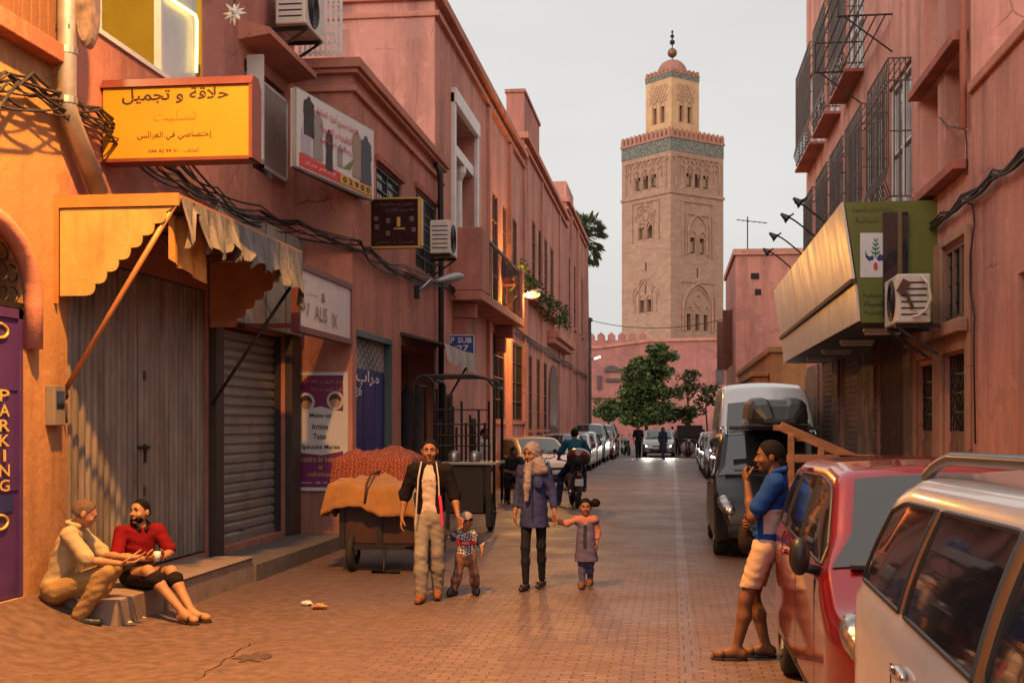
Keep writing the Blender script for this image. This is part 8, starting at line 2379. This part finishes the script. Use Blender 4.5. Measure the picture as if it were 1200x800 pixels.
hd = SDF(); hand(hd, J['wrl'], (-1, 0, .25), (0, -1, 0), (0, 0, 1), .10, .8); hand(hd, J['wrr'], (.05, -.2, -1), (-.9, 0, 0), (0, -1, 0), .10, .6)
emit('body', [S_.mesh(.0075), H1.mesh(.005), hd.mesh(.004)], SKIN1, p4); eyes(L, k, R, p4)
emit('blouse', [shirt(J, .585, .010, 1.85, hem=.55).mesh(.0075)], cloth('salmon_blouse', (.42, .17, .13)), p4)
pf = shirt(J, .60, .020, .0, hem=.30, amp=.004, collar=-.05); pf.ops.insert(-3, ('c', n3((0, 0, .56)), n3((0, 0, .28)), .10, .135, .04)); pf.lo = np.minimum(pf.lo, n3((-.16, -.16, .27))); pf.hi = np.maximum(pf.hi, n3((.16, .16, .6))); pf.cut_ell((0, -.11, .76), (.042, .08, .06), .01)
emit('denim_pinafore', [pf.mesh(.0075)], cloth('mauve_denim', (.11, .10, .19), var=.3), p4)
m = MB(); m.tube([(0, -.092, .70), (0, -.105, .6), (0, -.12, .46)], .018, 6); m.build('front_band', cloth('dark_band', (.04, .035, .05)), p4)
emit('trousers', [trousers(J, .56, .010, top=.52).mesh(.0075)], cloth('blue_trousers', (.09, .09, .18)), p4)
emit('hair', [hair_cap(J['headc'], R, .185, 1.0, front=.055).mesh(.006)], HAIR, p4)
b_ = SDF(); b_.ell(J['headc'] + n3((.105, .02, .045)), (.055, .05, .05), .01); b_.wrinkle(.006, 90, 1); emit('hair_bun', [b_.mesh(.006)], HAIR, p4)
for q in 'lr':
    s2_ = SDF(); shoe_sdf(s2_, J['an' + q], -.1, .165, up=max(0, J['an' + q][2] - .07), h=.8, r=.034); emit('sandal', [s2_.mesh(.006)], cloth('tan_sandal', (.20, .08, .05)), p4)
# ---- 5. young man leaning on the red car, seen from the side, hand at his chin
BLUEP = cloth('blue_polo', (.012, .055, .25), var=.2); STRIPE = cloth('pale_polo_panel', (.45, .36, .36)); SHORTS = cloth('cream_shorts', (.52, .37, .28), var=.12)
pos = onZ(872, 772, 0); p5 = person('young man in blue polo and pale shorts leaning on red car, hand on chin', (pos.x, pos.y + .02, 0), -pi / 2 - .12)
J = {'pel': n3((0, .17, .90)), 'neck': n3((0, .25, 1.41)), 'headc': n3((0, .19, 1.555))}
for q, sx in (('l', -1), ('r', 1)):
    J['sh' + q] = n3((sx * .175, .24, 1.355)); J['hip' + q] = n3((sx * .088, .15, .85)); J['kn' + q] = n3((sx * .085, .06, .46)); J['an' + q] = n3((sx * .08, .05, .085))
J['anr'] = n3((.085, -.05, .085)); J['knr'] = n3((.09, .02, .47)); J['anl'] = n3((-.10, .16, .085)); J['knl'] = n3((-.095, .06, .46))
# local +x is the side towards the camera
J['elr'] = n3((.19, .07, 1.10)); J['wrr'] = n3((.10, .03, 1.36)); J['ell'] = n3((-.20, .14, 1.09)); J['wrl'] = n3((-.0, .02, 1.05))
S_ = SDF(); limb_body(S_, J, 1.0, 1.68)
for q, yw in (('r', .0), ('l', .1)): foot(S_, J['an' + q], yw, .25, up=.02)
R = head_frame(.06, .06); H1 = SDF(); L, k = head(H1, J['headc'], R, .235)
hd = SDF(); hand(hd, J['wrr'], (-.35, -.25, .75), (-.5, .6, .3), (-.3, .3, .5), .18, 1.25); hand(hd, J['wrl'], (1, -.15, -.15), (0, .8, .1), (0, 0, 1), .18, .8)
emit('body', [S_.mesh(.0075), H1.mesh(.005), hd.mesh(.0045)], SKIN3, p5); eyes(L, k, R, p5)
emit('hair', [hair_cap(J['headc'], R, .235, 1.04, front=.06, back=-.035).mesh(.006)], HAIR, p5)
emit('polo_shirt', [shirt(J, 1.0, .020, .72, hem=.80, amp=.005, collar=.01).mesh(.0075)], BLUEP, p5)
cl_ = SDF(); cl_.chain([J['neck'] + n3((.07, -.02, .03)), J['neck'] + n3((.06, .06, .05)), J['neck'] + n3((-.06, .06, .05)), J['neck'] + n3((-.07, -.02, .03))], [.022] * 4, .01); emit('collar', [cl_.mesh(.006)], BLUEP, p5)
pn = shirt(J, 1.0, .0235, .0, hem=.97, amp=.005); pn.half((0, 0, 1.16), (0, 0, 1)); pn.half((.0, .15, 1.05), (0, -1, 0)); pn.half((.05, .0, 1), (-1, 0, 0)); emit('pale_panel', [pn.mesh(.007)], STRIPE, p5)
sh = trousers(J, 1.0, .018, top=.93, amp=.004, cuff=None); sh.half((0, .1, .555), (0, -.1, -1)); emit('shorts', [sh.mesh(.0075)], SHORTS, p5)
sb = SDF(); sb.ell((.06, .01, .94), (.09, .05, .10), .03); sb.ell((.05, .03, .89), (.10, .06, .08), .03); emit('belt_bag', [sb.mesh(.007)], cloth('dark_bag', (.025, .016, .014)), p5)
for q, yw in (('r', 0), ('l', .1)):
    o = sole(p5, J['an' + q], yw, BLACKP, .28, .10, name='sandal'); d = Vector(rotz((0, -1, 0), yw)); a = Vector(J['an' + q]); m = MB(); c = Vector((a.x, a.y, 0)) + d * .10
    m.tube([c + Vector((.046, 0, .02)), c + Vector((.03, 0, .068)) , c + Vector((0, 0, .075)), c + Vector((-.03, 0, .068)), c + Vector((-.046, 0, .02))], .014, 6); kk_ = m.build('strap', BLACKP, o, smooth=True); kk_.matrix_parent_inverse = Matrix.Identity(4)
# ---- 6. man in pale shirt squatting on the step end, seen from his left, facing the other
SHIRTY = cloth('cream_shirt', (.42, .33, .19), var=.12); KHAKI = cloth('khaki_trousers', (.30, .19, .08), var=.2)
p6 = person('grey haired man in cream shirt and khaki trousers squatting by the step', (onZ(88, 726, .10).x, onZ(88, 726, .10).y, .06), pi / 2 + .22)
J = {'pel': n3((0, .17, .33)), 'neck': n3((0, .0, .84)), 'headc': n3((-.01, -.09, .965))}
for q, sx in (('l', -1), ('r', 1)):
    J['sh' + q] = n3((sx * .175, .01, .79)); J['hip' + q] = n3((sx * .09, .14, .30)); J['kn' + q] = n3((sx * .15, -.30, .47)); J['an' + q] = n3((sx * .12, -.06, .09))
J['ell'] = n3((-.23, -.16, .58)); J['wrl'] = n3((-.13, -.41, .54)); J['elr'] = n3((.22, -.20, .58)); J['wrr'] = n3((.06, -.44, .57))
S_ = SDF(); limb_body(S_, J, 1.0, 1.68); R = head_frame(.25, .38, 0); H1 = SDF(); L, k = head(H1, J['headc'], R, .235)
hd = SDF(); hand(hd, J['wrl'], (.25, -1, .0), (.3, 0, .9), (0, 0, 1), .18, .35); hand(hd, J['wrr'], (-.25, -1, .12), (-.2, 0, .9), (0, 0, 1), .18, .35)
emit('body', [S_.mesh(HB), H1.mesh(.0055), hd.mesh(.0048)], SKIN2, p6); eyes(L, k, R, p6)
emit('hair', [hair_cap(J['headc'], R, .235, .985, front=.065).mesh(.007)], GHAIR, p6)
emit('shirt', [shirt(J, 1.0, .022, .9, hem=.28, amp=.0045).mesh(HB)], SHIRTY, p6)
emit('trousers', [trousers(J, 1.0, .018, amp=.004, flare=1.2).mesh(HB)], KHAKI, p6)
cl_ = SDF(); cl_.chain([J['neck'] + n3((.07, -.05, .02)), J['neck'] + n3((.06, .05, .05)), J['neck'] + n3((-.06, .05, .05)), J['neck'] + n3((-.07, -.05, .02))], [.02] * 4, .01); emit('collar', [cl_.mesh(.006)], SHIRTY, p6)
for q in 'lr':
    s2_ = SDF(); shoe_sdf(s2_, J['an' + q], 0, .27); emit('shoe', [s2_.mesh(.007)], BLACKP, p6)
bg = SDF(); bg.ell((0, .42, .10), (.16, .10, .15), .03); bg.wrinkle(.008, 40, 1); o = emit('bag', [bg.mesh(.01)], cloth('black_bag', (.02, .018, .018)), None); o.location = p6.location; o.rotation_euler = p6.rotation_euler; tag(o, 'black bag on the ground behind the squatting man', 'bag')
# ---- 7. man in red polo sitting on the step
REDPO = cloth('red_polo', (.17, .007, .010), var=.2); BLKSH = cloth('black_shorts', (.016, .012, .012))
c7 = onX(164, 672, -4.98)
p7 = person('man in red polo and black knee shorts sitting on the stone step', (c7.x, c7.y, .0), .72)
z0 = .29
J = {'pel': n3((0, .05, z0 + .11)), 'neck': n3((.0, .0, z0 + .55)), 'headc': n3((-.02, -.05, z0 + .69))}
for q, sx in (('l', -1), ('r', 1)):
    J['sh' + q] = n3((sx * .175, .0, z0 + .50)); J['hip' + q] = n3((sx * .09, .02, z0 + .08))
J['knl'] = n3((-.06, -.42, z0 + .17)); J['knr'] = n3((.16, -.40, z0 + .15)); J['anl'] = n3((.17, -.72, .09)); J['anr'] = n3((.26, -.68, .09))
J['ell'] = n3((-.25, -.10, z0 + .29)); J['wrl'] = n3((-.05, -.30, z0 + .27)); J['elr'] = n3((.26, -.10, z0 + .30)); J['wrr'] = n3((.10, -.31, z0 + .27))
S_ = SDF(); limb_body(S_, J, 1.0, 1.68)
for q, yw in (('l', .35), ('r', .75)): foot(S_, J['an' + q], yw, .25, up=.02)
R = head_frame(-1.0, -.05, 0); H1 = SDF(); L, k = head(H1, J['headc'], R, .235)
hd = SDF(); hand(hd, J['wrl'], (.8, -.6, .1), (.2, .5, .6), (0, 0, 1), .18, .9); hand(hd, J['wrr'], (-.6, -.7, .1), (-.2, .5, .6), (0, 0, 1), .18, .9)
emit('body', [S_.mesh(HB), H1.mesh(.0055), hd.mesh(.0048)], SKIN2, p7); eyes(L, k, R, p7)
emit('hair', [hair_cap(J['headc'], R, .235, .965, front=.07).mesh(.007)], HAIR, p7)
bd_ = SDF(); Lb = lambda p: J['headc'] + R @ (n3(p) * .235 / .23); bd_.ell(Lb((0, -.030, -.062)), n3((.058, .062, .048)), .02, R); bd_.half(Lb((0, 0, -.045)), R @ n3((0, .35, 1))); bd_.cut_ell(Lb((0, -.10, -.056)), n3((.024, .03, .013)), .006, R); emit('beard', [bd_.mesh(.006)], HAIR, p7)
emit('polo_shirt', [shirt(J, 1.0, .018, .85, hem=z0 + .16, amp=.0045).mesh(HB)], REDPO, p7)
bb_ = shirt(J, 1.0, .022, .0, hem=z0 + .15, amp=.0045); bb_.half((0, 0, z0 + .27), (0, 0, 1)); emit('dark_hem_band', [bb_.mesh(HB)], BLKSH, p7)
cl_ = SDF(); cl_.chain([J['neck'] + n3((.03, -.085, -.03)), J['neck'] + n3((.075, -.03, .02)), J['neck'] + n3((.06, .05, .05)), J['neck'] + n3((-.06, .05, .05)), J['neck'] + n3((-.075, -.03, .02)), J['neck'] + n3((-.03, -.085, -.03))], [.02] * 6, .01); emit('collar', [cl_.mesh(.006)], BLKSH, p7)
sh = SDF()
for q in 'lr': sh.cap(J['hip' + q], J['kn' + q] + (J['an' + q] - J['kn' + q]) * .2, .10, .078, .04)
sh.ell(J['pel'], (.165, .13, .12), .04); sh.wrinkle(.006, 40, 2); emit('shorts', [sh.mesh(HB)], BLKSH, p7)
for q, yw in (('l', .35), ('r', .75)):
    o = sole(p7, J['an' + q], yw, cloth('brown_sandal', (.05, .025, .015)), .28, .10, name='sandal'); d = Vector(rotz((0, -1, 0), yw)); s_ = Vector((-d.y, d.x, 0)); a = Vector(J['an' + q]); m = MB(); c = Vector((a.x, a.y, 0)) + d * .10
    m.tube([c + s_ * .046 + Vector((0, 0, .02)), c + s_ * .03 + Vector((0, 0, .068)), c + Vector((0, 0, .075)), c - s_ * .03 + Vector((0, 0, .068)), c - s_ * .046 + Vector((0, 0, .02))], .013, 6); kk_ = m.build('strap', BLACKP, o, smooth=True); kk_.matrix_parent_inverse = Matrix.Identity(4)
cp_ = MB(); cp_.lathe([(0, 0), (.025, 0), (.034, .085), (.031, .085), (.024, .01), (0, .01)], 14); q = Matrix.Rotation(.72, 3, 'Z') @ Vector((.02, -.43, z0 + .26)); o = cp_.build('cup', WHITEP, None, smooth=True); o.location = Vector(p7.location) + q; tag(o, 'small white cup held by the man in the red polo', 'cup')
# ---- 8. man in dark clothes sitting before the beige car
c8 = onZ(597, 590, 0); p8 = person('man in dark shirt sitting bent forward in front of beige hatchback', (c8.x, c8.y + .3, 0), .35)
z0 = .48; J = {'pel': n3((0, .08, z0 + .10)), 'neck': n3((0, -.14, z0 + .56)), 'headc': n3((.02, -.22, z0 + .69))}
for q, sx in (('l', -1), ('r', 1)):
    J['sh' + q] = n3((sx * .19, -.12, z0 + .51)); J['hip' + q] = n3((sx * .09, .05, z0 + .07)); J['kn' + q] = n3((sx * .17, -.38, z0 + .08)); J['an' + q] = n3((sx * .15, -.32, .09))
J['ell'] = n3((-.28, -.25, z0 + .28)); J['wrl'] = n3((-.04, -.42, z0 + .22)); J['elr'] = n3((.28, -.25, z0 + .28)); J['wrr'] = n3((.04, -.42, z0 + .22))
S_ = SDF(); limb_body(S_, J, 1, 1.7); R = head_frame(.4, .1); H1 = SDF(); L, k = head(H1, J['headc'], R, .235); hd = SDF(); hand(hd, J['wrl'], (.7, -.6, -.3), (.3, .5, 0), (0, 0, 1), .18, .9); hand(hd, J['wrr'], (-.7, -.6, -.3), (-.3, .5, 0), (0, 0, 1), .18, .9)
emit('body', [S_.mesh(.011), H1.mesh(.008), hd.mesh(.006)], SKIN3, p8); eyes(L, k, R, p8); emit('hair', [hair_cap(J['headc'], R, .235, .97, front=.06).mesh(.01)], HAIR, p8)
emit('shirt', [shirt(J, 1, .02, .8, hem=z0 + .1).mesh(.011)], cloth('dark_grey_shirt', (.03, .03, .035)), p8); emit('trousers', [trousers(J, 1, .02).mesh(.011)], cloth('black_trousers', (.014, .014, .015)), p8)
for q in 'lr': s2_ = SDF(); shoe_sdf(s2_, J['an' + q], 0, .27); emit('shoe', [s2_.mesh(.01)], BLACKP, p8)
stl = thing('low_stool', 'dark low stool under the man in dark clothes', 'stool', p8.location, p8.rotation_euler.z, local=True)
m = MB(); m.box(-.2, .2, -.1, .28, .43, .47); m.build('seat', BLACKP, stl, bevel=.01)
for sx in (-.17, .17):
    for sy in (-.07, .25): m = MB(); m.tube([(sx, sy, 0), (sx * .9, sy, .43)], .018, 6); m.build('leg', IRON, stl)
# ---- 9. motorcycle rider seen from behind
p9 = person('rider in teal shirt on the black motorcycle, seen from behind', (MBX, MBY, 0), pi + .18)
J = {'pel': n3((0, .12, .98)), 'neck': n3((0, -.02, 1.44)), 'headc': n3((0, -.06, 1.59))}
for q, sx in (('l', -1), ('r', 1)):
    J['sh' + q] = n3((sx * .19, 0, 1.39)); J['hip' + q] = n3((sx * .10, .1, .93)); J['kn' + q] = n3((sx * .22, -.28, .80)); J['an' + q] = n3((sx * .20, .05, .40)); J['el' + q] = n3((sx * .33, -.10, 1.14)); J['wr' + q] = n3((sx * .33, -.28, 1.05))
J['anr'] = n3((.34, -.1, .10)); J['knr'] = n3((.28, -.26, .66))
S_ = SDF(); limb_body(S_, J, 1, 1.7); R = head_frame(0, .1); H1 = SDF(); L, k = head(H1, J['headc'], R, .235); hd = SDF(); hand(hd, J['wrl'], (0, -1, -.1), (0, 0, -1), (1, 0, 0), .18, 1.2); hand(hd, J['wrr'], (0, -1, -.1), (0, 0, -1), (-1, 0, 0), .18, 1.2)
emit('body', [S_.mesh(.011), H1.mesh(.008), hd.mesh(.006)], SKIN1, p9); emit('hair', [hair_cap(J['headc'], R, .235, 1.0, front=.05, back=-.07).mesh(.01)], HAIR, p9)
emit('shirt', [shirt(J, 1, .025, .8, hem=.94, amp=.008).mesh(.011)], cloth('teal_shirt', (.02, .10, .16)), p9); emit('trousers', [trousers(J, 1, .02).mesh(.011)], cloth('navy_trousers', (.02, .024, .05)), p9)
for q in 'lr': s2_ = SDF(); shoe_sdf(s2_, J['an' + q], 0, .27, up=J['an' + q][2] - .09); emit('shoe', [s2_.mesh(.01)], BLACKP, p9)
# ---- 10. far figures in the street
def far_person(label, px, py, rz, H, top, low, lf=.12, sk=SKIN3, fem=False, tunic=0, scarf=None):
    c = onZ(px, py, 0); p = person(label, (c.x, c.y, 0), rz); J = stand(H, lf=lf, rf=-lf)
    S_ = SDF(); limb_body(S_, J, 1, H, fem); R = head_frame(0, 0); H1 = SDF(); head(H1, J['headc'], R, .235 * H / 1.7); hd = SDF()
    for q, sx in (('l', 1), ('r', -1)): hand(hd, J['wr' + q], (0, -.2, -1), (sx, 0, 0), (0, -1, 0), .18, .6)
    emit('body', [S_.mesh(.018), H1.mesh(.013), hd.mesh(.008)], sk, p)
    if scarf is None: emit('hair', [hair_cap(J['headc'], R, .235 * H / 1.7, 1.0, front=.055).mesh(.014)], HAIR, p)
    else:
        q = SDF(); q.ell(J['headc'] + n3((0, .02, .01)), (.10, .115, .125), .02); q.ell(J['neck'], (.13, .11, .09), .05); q.cut_ell(J['headc'] + n3((0, -.10, -.01)), (.06, .07, .08), .01); emit('headscarf', [q.mesh(.014)], scarf, p)
    t = shirt(J, H / 1.7, .025, 1.6 if fem else .8, hem=(.84 - tunic) * H / 1.7, female=fem)
    if tunic: t.ops.insert(-3, ('c', n3((0, 0, .95)), n3((0, 0, .84 - tunic)), .15, .22, .05)); t.lo = np.minimum(t.lo, n3((-.26, -.26, .8 - tunic))); t.hi = np.maximum(t.hi, n3((.26, .26, 1)))
    emit('top', [t.mesh(.018)], top, p); emit('trousers', [trousers(J, H / 1.7, .02, top=.98 * H / 1.7).mesh(.018)], low, p)
    for q in 'lr': s2_ = SDF(); shoe_sdf(s2_, J['an' + q], 0, .26, up=max(0, J['an' + q][2] - .09)); emit('shoe', [s2_.mesh(.016)], BLACKP, p)
    return p
C1, C2, C3, C4, C5 = cloth('far_black', (.014, .012, .016)), cloth('far_navy', (.03, .028, .06)), cloth('far_grey', (.16, .15, .19)), cloth('far_white', (.48, .45, .43)), cloth('far_brown', (.10, .06, .04))
far_person('person in black walking left of the lit silver car', 748, 538, .1, 1.78, C1, C1)
far_person('person in dark robe crossing in front of lit silver car', 777, 538, .5, 1.65, C2, C2, .16, fem=True, tunic=.4, scarf=C2)
far_person('man in grey blue top standing to the right of the lit car', 795, 533, -.4, 1.72, C3, C1)
far_person('person in white top among the crowd behind the car', 788, 529, 2.6, 1.68, C4, C5, .05)
far_person('person in brown top beside the dark handcart in the crowd', 812, 531, 3.4, 1.7, C5, C1, .06)
far_person('person in black near the parked cars at crowd edge', 822, 529, .6, 1.72, C1, C2, .1)
far_person('person in pale headscarf at the back of the crowd', 803, 526, .2, 1.6, C3, C2, .05, fem=True, tunic=.3, scarf=C4)
far_person('person in pale clothes standing behind the iron food cart', 568, 592, 1.2, 1.72, C4, cloth('far_cream', (.40, .32, .27)), .02)
# dark handcart with a round bundle in the crowd
c = onZ(806, 535, 0); hc = thing('crowd_handcart', 'dark handcart with a round pale bundle in the crowd', 'handcart', c)
m = MB(); m.box(c.x - .55, c.x + .75, c.y + .3, c.y + 1.6, .5, 1.1); m.box(c.x - .6, c.x + .8, c.y + .25, c.y + .29, 1.1, 1.75); m.build('body', material('dark_cart', (.03, .024, .02), .7, var=.4), hc, bevel=.04)
for x in (-.5, .7): m = MB(); m.tube([(c.x + x, c.y + .6 + .3 * cos(a), .36 + .3 * sin(a)) for a in [2 * pi * k / 18 for k in range(19)]], .05, 6); m.build('wheel', RUBBER, hc, smooth=True)
m = MB(); m.ball((c.x, c.y, .45), (.42, .3, .42), 14, 9); o = m.build('round_bundle', material('pale_bundle', (.40, .30, .26), .85, var=.4, scale=5), None, smooth=True); tag(o, 'round pale bundle in front of the dark crowd handcart', 'bundle')

for o in list(bpy.data.objects):
    if '_local' in o.keys(): del o['_local']

# ================================================================== separate pieces of one kind become parts of their own
def split_pieces(o):
    me = o.data; n = len(me.vertices); par = list(range(n))
    def find(a):
        while par[a] != a: par[a] = par[par[a]]; a = par[a]
        return a
    for e in me.edges:
        a, b = find(e.vertices[0]), find(e.vertices[1])
        if a != b: par[a] = b
    isl = {}
    for p in me.polygons: isl.setdefault(find(p.vertices[0]), []).append(p)
    if len(isl) < 2: return
    co = [tuple(v.co) for v in me.vertices]
    for k, polys in enumerate(isl.values()):
        m = MB(); mp = {}
        for p in polys:
            m.f.append([mp.setdefault(v, len(mp)) for v in p.vertices]); m.mi.append(p.material_index)
        m.v = [None] * len(mp)
        for v, i in mp.items(): m.v[i] = co[v]
        q = o.copy(); q.data = bpy.data.meshes.new(o.name)
        q.data.from_pydata(m.v, [], m.f)
        for mt_ in me.materials: q.data.materials.append(mt_)
        q.data.polygons.foreach_set('material_index', m.mi); q.data.polygons.foreach_set('use_smooth', [polys[0].use_smooth] * len(m.f)); q.data.update()
        q.parent = o.parent; q.matrix_parent_inverse = o.matrix_parent_inverse.copy(); COL.objects.link(q)
        if k == 0:
            for ch in list(o.children): ch.parent = q; ch.matrix_parent_inverse = Matrix.Identity(4)
    nm = o.name; bpy.data.objects.remove(o)
SPLIT = ('pillar', 'window_ledge', 'door_frame', 'guide_rail', 'shutter', 'pilaster', 'lintel', 'step', 'hasp', 'balcony_ledge', 'seam', 'vent', 'printed_food', 'ornament', 'niche', 'collar', 'bracket')
for o in list(bpy.data.objects):
    if o.type == 'MESH' and o.name.split('.')[0] in SPLIT: split_pieces(o)
